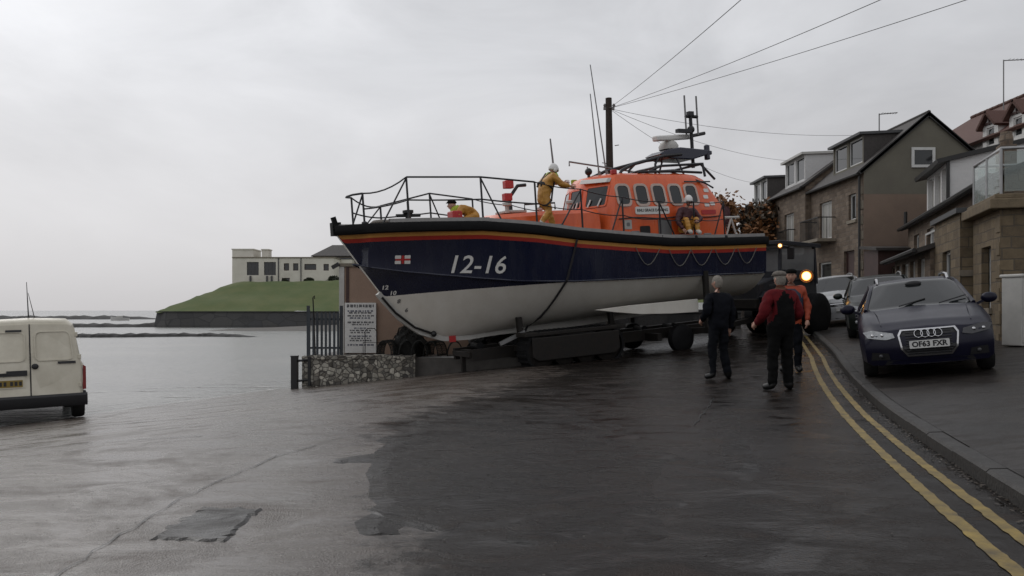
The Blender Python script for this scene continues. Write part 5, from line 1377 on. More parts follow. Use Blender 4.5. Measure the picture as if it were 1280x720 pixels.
M['curtain'] = mat('pale_net_curtain', (.36, .35, .32), .5, var=.3, vs=6, spec=.9, stretch=(3, 3, .4))
M['ledge'] = mat('yellow_stone_ledge', (.19, .145, .088), .8, var=.4, vs=5, bump=.4)
M['lintel'] = mat('pale_stone_dressing', (.26, .225, .175), .85, var=.35, vs=5, bump=.3)
M['gutter'] = mat('black_gutter', (.018, .017, .016), .5, var=.3)
M['brownpaint'] = mat('dark_brown_red_paint', (.06, .028, .024), .6, var=.4)
M['pinkharl'] = mat('pinkish_harling', (.34, .235, .175), .9, vs=1.2, col2=(.27, .188, .14), bump=.5, bs=40, detail=9)
M['lead'] = mat('lead_grey', (.07, .072, .075), .5, var=.3)
M['clearglass'] = None
def clear_glass():
    m, nt, b = base('balcony_glass'); b.inputs['Base Color'].default_value = (.75, .82, .80, 1); b.inputs['Roughness'].default_value = .03
    b.inputs['Transmission Weight'].default_value = .85; b.inputs['IOR'].default_value = 1.1; return m
M['clearglass'] = clear_glass()

def wall_grid(mb, O, U, Nn, w, hgt, ops, mi=0, reveal=.14):
    """wall rectangle with real openings; O origin, U along, Nn outward"""
    U, Nn, O = V(U), V(Nn), V(O); Z = V((0, 0, 1))
    us = sorted({0, w} | {q for o in ops for q in (o[0], o[1])}); vs = sorted({0, hgt} | {q for o in ops for q in (o[2], o[3])})
    P = lambda u, v, d=0: O + U * u + Z * v + Nn * d
    for a, b_ in zip(us, us[1:]):
        for c, d in zip(vs, vs[1:]):
            m = ((a + b_) / 2, (c + d) / 2)
            if any(o[0] < m[0] < o[1] and o[2] < m[1] < o[3] for o in ops): continue
            mb.add([P(a, c), P(b_, c), P(b_, d), P(a, d)], [(0, 1, 2, 3)], mi)
    for o in ops:
        a, b_, c, d = o[:4]
        for q in ([(a, c), (b_, c)], [(b_, c), (b_, d)], [(b_, d), (a, d)], [(a, d), (a, c)]):
            mb.add([P(*q[0]), P(*q[1]), P(*q[1], -reveal), P(*q[0], -reveal)], [(0, 1, 2, 3)], mi)

def win(parent, O, U, Nn, a, b_, c, d, fr=None, pane=None, rec=.10, mull=(), sill=None, t=.07, name='window', trans=()):
    U, Nn, O = V(U), V(Nn), V(O); P = lambda u, v, dd: O + U * u + V((0, 0, v)) + Nn * (dd - rec)
    g = MB()
    g.ring([(a, c), (b_, c), (b_, d), (a, d)], [(a + t, c + t), (b_ - t, c + t), (b_ - t, d - t), (a + t, d - t)], P, -.05, .0)
    for k in mull: u = a + (b_ - a) * k; g.prism([(u - t * .4, c + t), (u + t * .4, c + t), (u + t * .4, d - t), (u - t * .4, d - t)], P, -.045, -.005)
    for k in trans: v = c + (d - c) * k; g.prism([(a + t, v - t * .4), (b_ - t, v - t * .4), (b_ - t, v + t * .4), (a + t, v + t * .4)], P, -.043, -.007)
    w_ = g.build(name, fr or M['upvc'], parent, recalc=True)
    g = MB(); g.prism([(a + t * .9, c + t * .9), (b_ - t * .9, c + t * .9), (b_ - t * .9, d - t * .9), (a + t * .9, d - t * .9)], P, -.04, -.028); g.build('pane', pane or M['pane'], w_)
    if sill:
        Q = lambda u, v, dd: O + U * u + V((0, 0, v)) + Nn * dd
        g = MB(); g.prism([(a - .08, c - .12), (b_ + .08, c - .12), (b_ + .08, c - .003), (a - .08, c - .003)], Q, -rec, .06); g.build('sill', sill, w_)
    return w_

def slab(mb, pts, th, mi=0):
    pts = [V(p) for p in pts]; n = (pts[1] - pts[0]).cross(pts[2] - pts[0]).normalized()
    if n.z < 0: n = -n
    k = len(pts); vs = pts + [p - n * th for p in pts]
    mb.add(vs, [tuple(range(k)), tuple(range(2 * k - 1, k - 1, -1))] + [(i, (i + 1) % k, k + (i + 1) % k, k + i) for i in range(k)], mi)

def terrace(name, label, loc, rz, Ln, Dp, eave, ridge, ops, walls, near=None, chimney=None, group=None, roofm=None, near_clip=None):
    """front along +x (facing -y), near gable at x=Ln"""
    root = thing(name, label, 'house', loc, rz, group)
    g = MB(); wall_grid(g, (0, 0, -1.2), (1, 0, 0), (0, -1, 0), Ln, eave + 1.2, [(a, b_, c + 1.2, d + 1.2) for a, b_, c, d in ops])
    g.build('wall', walls, root)
    g = MB(); g.add([(0, Dp, -1.2), (Ln, Dp, -1.2), (Ln, Dp, eave), (0, Dp, eave)], [(0, 1, 2, 3)]); g.build('rear_wall', walls, root)
    for x, nm in ((0, 0), (Ln, 1)):
        g = MB(); m_ = near if (nm and near) else walls
        g.add([(x, 0, -1.2), (x, Dp, -1.2), (x, Dp, eave), (x, Dp / 2, ridge), (x, 0, eave)], [(0, 1, 2, 3, 4)]); g.build('gable', m_, root)
    g = MB(); sl = (ridge - eave) / (Dp / 2); e = .18
    slab(g, [(-.02, -e, eave - e * sl + .10), (Ln + .10, -e, eave - e * sl + .10), (Ln + .10, Dp / 2, ridge + .10), (-.02, Dp / 2, ridge + .10)], .09)
    slab(g, [(-.02, Dp + e, eave - e * sl + .10), (Ln + .10, Dp + e, eave - e * sl + .10), (Ln + .10, Dp / 2, ridge + .10), (-.02, Dp / 2, ridge + .10)], .09)
    rf = g.build('roof', roofm or M['slate'], root)
    g = MB(); g.tube([(-.02, Dp / 2, ridge + .1), (Ln + .1, Dp / 2, ridge + .1)], .07, 6); g.build('ridge_tiles', roofm or M['slate'], rf)
    g = MB(); g.tube([(0, -.22, eave - .10), (Ln, -.22, eave - .12)], .06, 6); g.build('gutter', M['gutter'], root)
    return root, rf, sl

def dormer(root, x0, x1, eave, sl, zt, yf, front, cheek, n=2, roofm=None):
    """box dormer: front face at y=yf, top at zt"""
    zb = eave + sl * yf + .05; yb = (zt - eave) / sl
    dr = None
    g = MB(); g.add([(x0, yf, zb), (x0, yf, zt), (x0, yb, zt), (x0, yf, zb)][:3], [(0, 1, 2)]); g.add([(x1, yf, zb), (x1, yf, zt), (x1, yb, zt)], [(0, 1, 2)])
    w = (x1 - x0) / n; ops = [(w * k + .10, w * (k + 1) - .10, .12, zt - zb - .10) for k in range(n)]
    g2 = MB(); wall_grid(g2, (x0, yf, zb), (1, 0, 0), (0, -1, 0), x1 - x0, zt - zb, ops, 0, .1)
    g2.add(g.v, g.f, 1)
    dr = g2.build('dormer', [front, cheek], root)
    for o in ops: win(dr, (x0, yf, zb), (1, 0, 0), (0, -1, 0), *o, rec=.05, t=.06, pane=M['pane'], mull=(.5,) if n == 1 else ())
    g = MB(); slab(g, [(x0 - .12, yf - .2, zt + .02), (x1 + .12, yf - .2, zt + .02), (x1 + .12, yb + .1, zt + .10), (x0 - .12, yb + .1, zt + .10)], .10); g.build('dormer_roof', roofm or M['lead'], dr)
    return dr

# --- tall house with the gable towards us. local x runs towards the camera, y inland
zA = 1.15
A, rfA, slA = terrace('stone_house', 'tall brown stone house whose blank gable end with one small attic window faces us', (13.0, 36.5, zA), R(-90), 5.45, 4.75, 5.28, 7.32,
    [(1.0, 2.35, 3.05, 4.60), (4.05, 4.75, 3.55, 4.55), (.9, 2.3, .95, 2.1), (3.6, 4.6, .0, 2.4)], M['stoneA'], M['harl'])
O, U, Nn = (0, 0, 0), (1, 0, 0), (0, -1, 0)
win(A, O, U, Nn, 1.0, 2.35, 3.05, 4.60, mull=(.5,), pane=M['curtain']); win(A, O, U, Nn, 4.05, 4.75, 3.55, 4.55, sill=M['lintel']); win(A, O, U, Nn, .9, 2.3, .95, 2.1, sill=M['upvc'], pane=M['pane'])
win(A, O, U, Nn, 3.6, 4.6, .0, 2.4, fr=M['brownpaint'], pane=M['brownpaint'], name='door')
g = MB(); g.b2((.6, -.75, 2.88), (2.8, -.002, 3.0)); bl = g.build('balcony_slab', M['lintel'], A)
g = MB()
for x in frange(.65, 2.75, .14): g.bar((x, -.70, 3.0), (x, -.70, 3.85), .02, .02)
for x in (.65, 2.75): g.bar((x, -.70, 3.85), (x, -.0, 3.85), .04, .04)
g.bar((.65, -.70, 3.85), (2.75, -.70, 3.85), .05, .04)
for x in (.65, 2.75):
    for y in (-.35, -.55): g.bar((x, y, 3.0), (x, y, 3.85), .02, .02)
g.build('balcony_rail', M['black'], A)
for k in range(9):
    g = MB(); z = .1 + k * .56; g.box((5.45 - .16, -.012, z), (.30 if k % 2 else .2, .03, .30)); g.build('quoin', M['lintel'], A)
g = MB(); g.tube([(5.30, -.10, 5.1), (5.30, -.10, -.9)], .05, 8); g.build('drainpipe', M['gutter'], A)
g = MB(); g.add([(5.453, .0, 4.4), (5.453, 4.75, 4.4), (5.453, 4.75, 5.28), (5.453, 2.375, 7.30), (5.453, 0, 5.28)], [(0, 1, 2, 3, 4)]); g.build('upper_render', M['harl2'], A)
# gable window (frame stands a little proud)
Og, Ug, Ng = (5.453, 0, 0), (0, 1, 0), (1, 0, 0)
win(A, Og, Ug, Ng, 1.75, 2.62, 5.38, 6.12, rec=-.06, t=.10)
dormer(A, 1.6, 4.6, 5.28, slA, 6.85, .35, M['harl2'], M['slate'], 2)
def barge(root, x, Dp, eave, ridge):
    g = MB(); g.bar((x, -.2, eave - .10), (x, Dp / 2, ridge + .03), .04, .16); g.bar((x, Dp + .2, eave - .10), (x, Dp / 2, ridge + .03), .04, .16); g.build('bargeboard', M['gutter'], root)
barge(A, 5.53, 4.75, 5.28, 7.32)
# --- next houses up the street
B1, rfB, slB = terrace('terraced_house', 'brown stone terraced house with the white box dormer, next beyond the tall gable house', (12.75, 40.9, zA), R(-90), 4.38, 4.75, 5.55, 7.3,
    [(1.6, 2.9, 2.95, 4.55), (1.5, 2.8, .6, 1.9)], M['stoneA'])
win(B1, O, U, Nn, 1.6, 2.9, 2.95, 4.55, mull=(.5,), pane=M['curtain']); win(B1, O, U, Nn, 1.5, 2.8, .6, 1.9, sill=M['upvc'])
dormer(B1, .8, 3.5, 5.55, slB, 7.12, .3, M['wood_w'], M['wood_w'], 2, M['offwhite'])
g = MB()
for x in frange(1.45, 3.05, .16): g.bar((x, -.3, 2.95), (x, -.3, 3.75), .02, .02)
g.bar((1.45, -.3, 3.75), (3.05, -.3, 3.75), .04, .04); g.bar((1.45, -.3, 2.96), (3.05, -.3, 2.96), .04, .04); g.bar((1.45, 0, 3.75), (1.45, -.3, 3.75), .04, .04); g.bar((3.05, 0, 3.75), (3.05, -.3, 3.75), .04, .04); g.build('balcony_rail', M['black'], B1)
B2, rfC, slC = terrace('terraced_house', 'farthest brown stone terraced house with a dark cheeked dormer, partly behind the lifeboat', (12.55, 46.2, zA), R(-90), 5.28, 4.75, 5.35, 7.0,
    [(2.6, 3.8, 2.9, 4.5), (2.6, 3.9, .6, 1.9)], M['stoneA'])
win(B2, O, U, Nn, 2.6, 3.8, 2.9, 4.5, mull=(.5,), pane=M['curtain']); win(B2, O, U, Nn, 2.6, 3.9, .6, 1.9, sill=M['upvc'])
dormer(B2, 1.6, 3.9, 5.35, slC, 6.85, .3, M['upvc'], M['slate'], 2)
# low garage against the gable house
t = thing('brick_outhouse', 'low dark red outhouse with pale lintel below the blank gable', 'outhouse', (12.9, 29.6, 1.0), R(0))
g = MB(); wall_grid(g, (0, 0, -.6), (1, 0, 0), (0, -1, 0), 4.2, 3.0, [(.5, 1.9, .6, 2.4)]); g.add([(0, 0, -.6), (0, 1.2, -.6), (0, 1.2, 2.4), (0, 0, 2.4)], [(0, 1, 2, 3)]); g.add([(4.2, 0, -.6), (4.2, 1.2, -.6), (4.2, 1.2, 2.4), (4.2, 0, 2.4)], [(0, 1, 2, 3)]); g.build('wall', M['brownpaint'], t)
g = MB(); slab(g, [(-.15, -.2, 2.45), (4.3, -.2, 2.45), (4.3, 1.22, 2.6), (-.15, 1.22, 2.6)], .1); g.build('roof', M['slate'], t)
win(t, (0, 0, 0), U, Nn, .5, 1.9, .0, 1.8, fr=M['lintel'], pane=M['brownpaint'], name='door')
g = MB(); g.b2((1.0, -.06, 2.0), (2.9, -.002, 2.28)); g.build('lintel', M['lintel'], t)

# --- near row: blocks along the pavement, direction D (away from camera)
D = V((.287, .958, 0)).normalized(); RD = math.atan2(-D.y, -D.x); Nn_ = V((D.y, -D.x, 0))
def near_root(name, label, far_pt, z, cat='house'): return thing(name, label, cat, (far_pt[0], far_pt[1], z), RD)
# local x towards the camera, local y inland.
# 1 nearest block with ledge and glass balcony
c1 = V((9.76, 16.8, 0)); far1 = c1 + D * 2.25
b1 = near_root('balcony_house', 'nearest yellow brown stone block with a heavy ledge and a glass balcony on top', far1, .55)
Ln, Dp, H = 2.25, 6.5, 2.72
g = MB(); wall_grid(g, (0, 0, -.9), (1, 0, 0), (0, -1, 0), Ln, H + .9, [(.75, 1.55, .9 + .75, .9 + 2.05)])
wall_grid(g, (Ln, 0, -.9), (0, 1, 0), (1, 0, 0), Dp, H + .9, [(1.6, 2.7, .9 + .8, .9 + 2.1)])
g.add([(0, 0, -.9), (0, Dp, -.9), (0, Dp, H), (0, 0, H)], [(0, 1, 2, 3)]); g.add([(0, 0, H), (Ln, 0, H), (Ln, Dp, H), (0, Dp, H)], [(0, 1, 2, 3)])
g.build('wall', M['stoneB'], b1)
win(b1, O, U, Nn, .75, 1.55, .75, 2.05, sill=M['lintel'], mull=(), pane=M['pane'], rec=.16); win(b1, (Ln, 0, 0), (0, 1, 0), (1, 0, 0), 1.6, 2.7, .8, 2.1, sill=M['lintel'], mull=(.5,))
g = MB(); g.b2((-.12, -.22, H + .002), (Ln + .2, Dp, H + .20)); g.b2((-.06, -.12, H + .203), (Ln + .12, Dp, H + .30)); g.build('ledge', M['ledge'], b1, bevel=.02)
g = MB(); g.tube([(Ln + .10, .9, H), (Ln + .10, .9, -.6)], .05, 8); g.build('drainpipe', M['gutter'], b1)
for k in range(6): g = MB(); g.box((Ln - .13 + .002 * k, -.008, .1 + k * .46), (.32 if k % 2 else .22, .02, .26)); g.build('quoin', M['ledge'], b1)
bz = H + .30
gb = MB()
corn = [(.0, 5.0), (.0, .0), (Ln, .0), (Ln, Dp)]
posts = [(0, .02), (1.15, .02), (Ln, .02), (Ln, 1.1), (Ln, 2.2), (Ln, 3.4)]
for x, y in posts: gb.tube([(x, y, bz), (x, y, bz + .92)], .03, 8)
gb.tube([(0, 3.4, bz + .92), (0, .02, bz + .92), (Ln, .02, bz + .92), (Ln, 3.4, bz + .92)], .034, 8)
gb.build('balcony_rail', M['steel'], b1, smooth=50)
for a, b_ in (((0.06, .02), (1.09, .02)), ((1.21, .02), (Ln - .06, .02)), ((Ln, .08), (Ln, 1.04)), ((Ln, 1.16), (Ln, 2.14)), ((Ln, 2.26), (Ln, 3.34)), ((0, .1), (0, 3.2))):
    g = MB(); g.bar((a[0], a[1], bz + .46), (b_[0], b_[1], bz + .46), .012, .80); g.build('glass_panel', M['clearglass'], b1)
# upper windscreen frame behind
g = MB(); g.tube([(.0, 1.6, bz), (.0, 1.6, bz + 1.25), (.1, 1.75, bz + 1.35), (.9, 2.6, bz + 1.45), (Ln, 3.8, bz + 1.55)], .035, 8); g.tube([(.9, 2.6, bz), (.9, 2.6, bz + 1.45)], .03, 8); g.build('wind_screen_frame', M['steel'], b1, smooth=60)
# covered barbecue / furniture on the terrace
tb = c1 - D * 0 + Nn_ * -1.0
t = thing('terrace_table', 'dark covered table standing on the balcony behind the glass', 'table', tuple(c1 + D * .5 + Nn_ * 1.3 + V((0, 0, .55 + bz))), RD)
g = MB(); g.box((0, 0, .42), (.9, .7, .06)); g.build('tabletop', M['black'], t, bevel=.02)
for x in (-.38, .38):
    for y in (-.28, .28): g = MB(); g.bar((x, y, 0), (x * .9, y * .9, .4), .04, .04); g.build('leg', M['black'], t)
# 2 second block, a parapet
c2 = V((10.24, 19.2, 0)); far2 = c2 + D * 2.97
b2_ = near_root('stone_extension', 'narrow flat roofed stone block with one white sash window, beyond the balcony block', far2, .75)
Ln, H = 2.97, 2.72
g = MB(); wall_grid(g, (0, 0, -.9), (1, 0, 0), (0, -1, 0), Ln, H + .9, [(1.0, 1.95, .9 + .35, .9 + 1.95)])
wall_grid(g, (Ln, 0, -.9), (0, 1, 0), (1, 0, 0), 1.6, H + .9, []); g.add([(0, 0, -.9), (0, 1.6, -.9), (0, 1.6, H), (0, 0, H)], [(0, 1, 2, 3)]); g.add([(0, 0, H), (Ln, 0, H), (Ln, 1.6, H), (0, 1.6, H)], [(0, 1, 2, 3)])
g.build('wall', M['stoneB'], b2_)
win(b2_, O, U, Nn, 1.0, 1.95, .35, 1.95, trans=(.5,), sill=M['lintel'])
g = MB(); g.b2((-.06, -.10, H + .002), (Ln + .10, 1.6, H + .12)); g.build('parapet', M['lead'], b2_)
g = MB(); g.b2((Ln + .002, -.02, 1.28), (Ln + .05, 1.4, 1.42)); g.build('string_course', M['lintel'], b2_)
# 3 lean-to fronts with pale doors
c3 = c2 + D * 3.0 + Nn_ * -.1; far3 = c3 + D * 6.2
b3 = near_root('lean_to', 'long low lean-to of pale doors under a dark slated roof, beyond the flat roofed block', far3, .85, 'lean-to')
Ln, H = 6.2, 2.05
ops = [(.3, 1.15, .0, 1.85), (1.5, 2.7, .5, 1.85), (3.0, 3.9, .0, 1.85), (4.3, 5.4, .5, 1.85)]
g = MB(); wall_grid(g, (0, 0, -.9), (1, 0, 0), (0, -1, 0), Ln, H + .9, [(a, b_, c + .9, d + .9) for a, b_, c, d in ops]); g.add([(Ln, 0, -.9), (Ln, 1.3, -.9), (Ln, 1.3, H), (Ln, 0, H)], [(0, 1, 2, 3)]); g.build('wall', M['stoneA'], b3)
for k, o in enumerate(ops): win(b3, O, U, Nn, *o, name='window' if o[2] else 'door', pane=M['curtain'] if o[2] else M['upvc'], mull=(.5,) if o[2] else ())
g = MB(); slab(g, [(-.1, -.35, H - .02), (Ln + .1, -.35, H - .02), (Ln + .1, 1.3, H + .55), (-.1, 1.3, H + .55)], .12); rf3 = g.build('roof', M['slate'], b3)
g = MB(); g.tube([(-.1, -.4, H - .06), (Ln + .1, -.4, H - .06)], .06, 6); g.build('gutter', M['gutter'], b3)
g = MB()
for z in (.35, .75): g.bar((1.2, .75, H + z), (4.2, .75, H + z), .06, .06)
for x in (1.2, 2.2, 3.2, 4.2): g.bar((x, .75, H + .2), (x, .75, H + .78), .06, .06)
g.build('terrace_rail', M['upvc'], b3)
# 4 main range behind with its long eave
c4 = V((10.9, 19.2, 0)) ; far4 = c4 + D * 11.2
b4 = near_root('stone_cottage', 'long stone cottage with a low slated eave behind the flat roofed block and lean-to', far4, .7)
Ln, H, Dp = 12.5, 3.55, 5.0
ops = [(1.2, 2.2, 1.9, 3.1), (3.6, 4.7, 1.9, 3.1), (6.0, 6.9, 2.0, 3.1), (8.3, 9.2, 2.0, 3.1)]
g = MB(); wall_grid(g, (0, 0, -.9), (1, 0, 0), (0, -1, 0), Ln, H + .9, [(a, b_, c + .9, d + .9) for a, b_, c, d in ops])
for x in (0, Ln): g.add([(x, 0, -.9), (x, Dp, -.9), (x, Dp, H), (x, Dp / 2, H + .95), (x, 0, H)], [(0, 1, 2, 3, 4)])
g.build('wall', M['stoneA'], b4)
for o in ops: win(b4, O, U, Nn, *o, mull=(.5,), sill=M['lintel'])
g = MB(); slab(g, [(-.15, -.25, H - .08), (Ln + .1, -.25, H - .08), (Ln + .1, Dp / 2, H + .98), (-.15, Dp / 2, H + .98)], .1); slab(g, [(-.15, Dp + .25, H - .08), (Ln + .1, Dp + .25, H - .08), (Ln + .1, Dp / 2, H + .98), (-.15, Dp / 2, H + .98)], .1); rf4 = g.build('roof', M['slate'], b4)
g = MB(); g.tube([(-.15, -.3, H - .12), (Ln + .1, -.3, H - .12)], .06, 6); g.build('gutter', M['gutter'], b4)
g = MB(); g.tube([(.1, -.1, H - .1), (.1, -.1, H + .5)], .06, 8); g.build('flue', M['gutter'], b4)
g = MB(); g.bar((10.6, .5, H + .1), (10.6, .5, H + .85), .35, .35); g.lathe([(.12, 0), (.15, .12), (.12, .32), (0, .34)], 10, Matrix.Translation((10.6, .5, H + .85))); g.build('chimney', M['stoneA'], rf4)
# 5 white boarded sun room behind
c5 = V((13.0, 25.0, 0)); far5 = c5 + D * 3.5
b5 = near_root('sun_room', 'white boarded upper storey with a glazed front and sloping black roof edge, behind the cottage', far5, 1.2, 'building')
Ln, H, Dp = 3.5, 4.55, 4.6
ops = [(.2, 1.2, 3.0, 4.4), (1.35, 2.3, 3.0, 4.4), (2.45, 3.35, 3.0, 4.4)]
g = MB(); wall_grid(g, (0, 0, 0), (1, 0, 0), (0, -1, 0), Ln, H, ops); wall_grid(g, (Ln, 0, 0), (0, 1, 0), (1, 0, 0), Dp, H, [])
g.add([(Ln, 0, H), (Ln, Dp, H), (Ln, Dp, H + .95)], [(0, 1, 2)]); g.add([(0, 0, 0), (0, Dp, 0), (0, Dp, H + .95), (0, 0, H)], [(0, 1, 2, 3)])
g.build('wall', M['wood_w'], b5)
for o in ops: win(b5, O, U, Nn, *o, pane=M['curtain'], mull=(.5,), t=.06)
g = MB(); slab(g, [(-.25, -.35, H + .0), (Ln + .15, -.35, H + .0), (Ln + .15, Dp, H + 1.06), (-.25, Dp, H + 1.06)], .13); g.build('roof', M['gutter'], b5)
g = MB(); g.bar((Ln + .03, -.03, 0), (Ln + .03, -.03, H), .09, .09); g.build('corner_post', M['gutter'], b5)
# 6 red tiled house above, ridge parallel to the view
b6 = thing('red_roofed_house', 'house with a big red pantile hipped roof and white gabled dormers, highest on the right', 'house', (18.0, 41.2, 3.0), R(-90))
Ln, Dp, H, Rg = 15.0, 6.6, 4.9, 7.15
g = MB(); g.add([(0, 0, -3), (Ln, 0, -3), (Ln, 0, H), (0, 0, H)], [(0, 1, 2, 3)]); g.add([(0, 0, -3), (0, Dp, -3), (0, Dp, H), (0, 0, H)], [(0, 1, 2, 3)]); g.add([(0, Dp, -3), (Ln, Dp, -3), (Ln, Dp, H), (0, Dp, H)], [(0, 1, 2, 3)]); g.add([(Ln, 0, -3), (Ln, Dp, -3), (Ln, Dp, H), (Ln, Dp / 2, Rg), (Ln, 0, H)], [(0, 1, 2, 3, 4)])
g.build('wall', M['offwhite'], b6)
g = MB(); e = .25; sl6 = (Rg - H) / (Dp / 2)
slab(g, [(-.2, -e, H - e * sl6), (Ln + .2, -e, H - e * sl6), (Ln + .2, Dp / 2, Rg), (2.3, Dp / 2, Rg)], .12); slab(g, [(-.2, Dp + e, H - e * sl6), (Ln + .2, Dp + e, H - e * sl6), (Ln + .2, Dp / 2, Rg), (2.3, Dp / 2, Rg)], .12); slab(g, [(-.2, -e, H - e * sl6), (-.2, Dp + e, H - e * sl6), (2.3, Dp / 2, Rg)], .12)
rf6 = g.build('roof', M['tile'], b6)
g = MB()
for k in range(28): g.tube([(2.3 + k * .45, Dp / 2, Rg + .03), (2.7 + k * .45, Dp / 2, Rg + .04)], .09, 8)
g.build('ridge_tiles', M['tile'], rf6)
for x0 in (9.3, 11.0):
    w = 1.0; zt = H + .75; yf = -.12
    g = MB(); wall_grid(g, (x0, yf, H - .8), (1, 0, 0), (0, -1, 0), w, 1.15, [(.25, .75, .3, 1.0)]); g.add([(x0, yf, H + .35), (x0 + w, yf, H + .35), (x0 + w / 2, yf, zt)], [(0, 1, 2)])
    for x in (x0, x0 + w): g.add([(x, yf, H - .8), (x, 1.6, H - .8), (x, 1.6, H + .35), (x, yf, H + .35)], [(0, 1, 2, 3)])
    dm = g.build('dormer', M['white'], b6); win(dm, (x0, yf, H - .8), (1, 0, 0), (0, -1, 0),   .25, .75, .3, 1.0, rec=.04, t=.06)
    g = MB(); slab(g, [(x0 - .15, yf - .2, H + .22), (x0 - .15, 2.2, H + .22), (x0 + w / 2, 2.2, zt + .08), (x0 + w / 2, yf - .2, zt + .08)], .1); slab(g, [(x0 + w + .15, yf - .2, H + .22), (x0 + w + .15, 2.2, H + .22), (x0 + w / 2, 2.2, zt + .08), (x0 + w / 2, yf - .2, zt + .08)], .1); g.build('dormer_roof', M['tile'], dm)
    g = MB(); g.bar((x0 + w / 2, yf - .03, H + .3), (x0 + w / 2, yf - .03, zt - .1), .08, .04); g.bar((x0 + .15, yf - .03, H + .35), (x0 + w - .15, yf - .03, H + .35), .05, .08); g.build('timbering', M['brownpaint'], dm)
g = MB(); g.box((13.4, 2.4, H + 2.0), (.7, .7, 1.5)); g.box((13.4, 2.4, H + 2.78), (.8, .8, .12)); g.build('chimney', M['stoneA'], rf6)
# TV aerials
def aerial(label, p, h_, arm, n):
    t = thing('tv_aerial', label, 'aerial', p)
    g = MB(); g.tube([(0, 0, -.6), (0, 0, h_)], .025, 6); g.build('mast', M['grey'], t)
    g = MB(); g.tube([(0, 0, h_ - .03), (arm, 0, h_ + .04)], .02, 6)
    for k in range(n): x = arm * (.15 + .8 * k / (n - 1)); g.tube([(x, -.14, h_ + .01), (x, .14, h_ + .01)], .008, 4)
    g.build('antenna', M['grey'], t)
aerial('slim tv aerial on the ridge of the tall gable house', (15.3, 35.0, 8.45), 1.0, .75, 7)
aerial('tall tv aerial above the red pantile roof', (20.6, 35.2, 10.0), 1.75, 1.5, 9)
# pale meter cabinets on the pavement
def cabinet(label, p, rz, w, h_):
    t = thing('utility_cabinet', label, 'cabinet', p, rz, 'pale cabinets at the wall')
    g = MB(); g.box((0, 0, h_ / 2), (w, .42, h_)); g.box((0, 0, h_ + .03), (w + .05, .48, .06)); g.build('body', M['offwhite'], t, bevel=.02)
    for sg in (-1, 1):
        g = MB(); g.box((sg * w * .245, -.217, h_ / 2), (w * .46, .02, h_ - .12)); d_ = g.build('door', M['offwhite'], t, bevel=.006)
        g = MB(); g.box((sg * .05, -.235, h_ * .55), (.025, .02, .12)); g.build('handle', M['grey'], d_)
    g = MB(); g.prism(rrect(.13, .22, .03, 3, -w * .22, h_ * .72), lambda u, v, d: V((u, d, v)), -.232, -.229); g.build('notice', M['grey'], t)
cx_, cy_ = 9.38, 15.45
cabinet('left pale utility cabinet against the balcony block, the nearer to the parked cars', (cx_, cy_, pave_z(cx_, cy_)), R(20), .52, 1.25)
cx_, cy_ = 9.90, 15.25
cabinet('second pale utility cabinet, cut by the right edge of the photo', (cx_, cy_, pave_z(cx_, cy_)), R(20), .5, 1.28)

# ------------------------------------------------------------------ quay corner: wall, fence, store, sign, pots
g = MB(); g.add([(-5.2, 21.3, .04), (4, 22.8, .04), (4, 27, .04), (-5.2, 26.5, .04)], [(0, 1, 2, 3)]); g.add([(-5.2, 21.3, .04), (-5.2, 26.5, .04), (-5.2, 26.5, -3), (-5.2, 21.3, -3)], [(0, 1, 2, 3)])
tag(g.build('quay', M['quay']), kind='structure')
M['wallstone'] = stone_mat('whitewash_flaked_rubble', [(.06, .055, .05), (.44, .42, .36), (.12, .11, .095), (.50, .47, .40), (.08, .072, .06), (.33, .30, .25)], (.06, .055, .05), 8.5, 1.1, .13)
g = MB(); rows = []
n = 30; P0, P1 = V((-5.25, 21.0, 0)), V((-2.45, 21.26, 0)); nn = V((.09, -.99, 0))
for i in range(n + 1):
    p = P0.lerp(P1, i / n); zb = road_z(p.x, p.y) - .3; jt = random.uniform(-.025, .025)
    rows.append([p + nn * .0 + V((0, 0, zb)), p + nn * (.02 + jt) + V((0, 0, zb * .5)), p + V((0, 0, .02)), p + nn * .03 + V((0, 0, .03)), p + nn * .03 + V((0, 0, .11 + jt)), p - nn * .45 + V((0, 0, .11 + jt)), p - nn * .45 + V((0, 0, zb))])
g.grid(rows); g.add(rows[0], [tuple(range(7))]); g.add(rows[-1], [tuple(range(7))])
tag(g.build('rubble_wall', M['wallstone']), 'low rubble wall with flaking whitewash beside the slipway under the bow', 'wall')
# low dark continuation towards the carriage
# post and rails at the wall end
px_, py_ = -5.42, 20.95; z_ = road_z(px_, py_)
t = thing('post_rail', 'black end post with two short rails at the left end of the rubble wall', 'railing', (px_, py_, z_))
g = MB(); g.box((0, 0, .38), (.16, .16, .86)); g.box((0, 0, .82), (.18, .18, .03)); g.build('post', M['black'], t, bevel=.01)
for z in (.20, .70):
    g = MB(); g.tube([(.06, 0, z), (.34, .03, z + .03)], .03, 8); g.build('rail', M['black'], t)
g = MB(); g.box((.36, .02, .44), (.07, .05, .72)); g.build('wall_plate', M['black'], t)
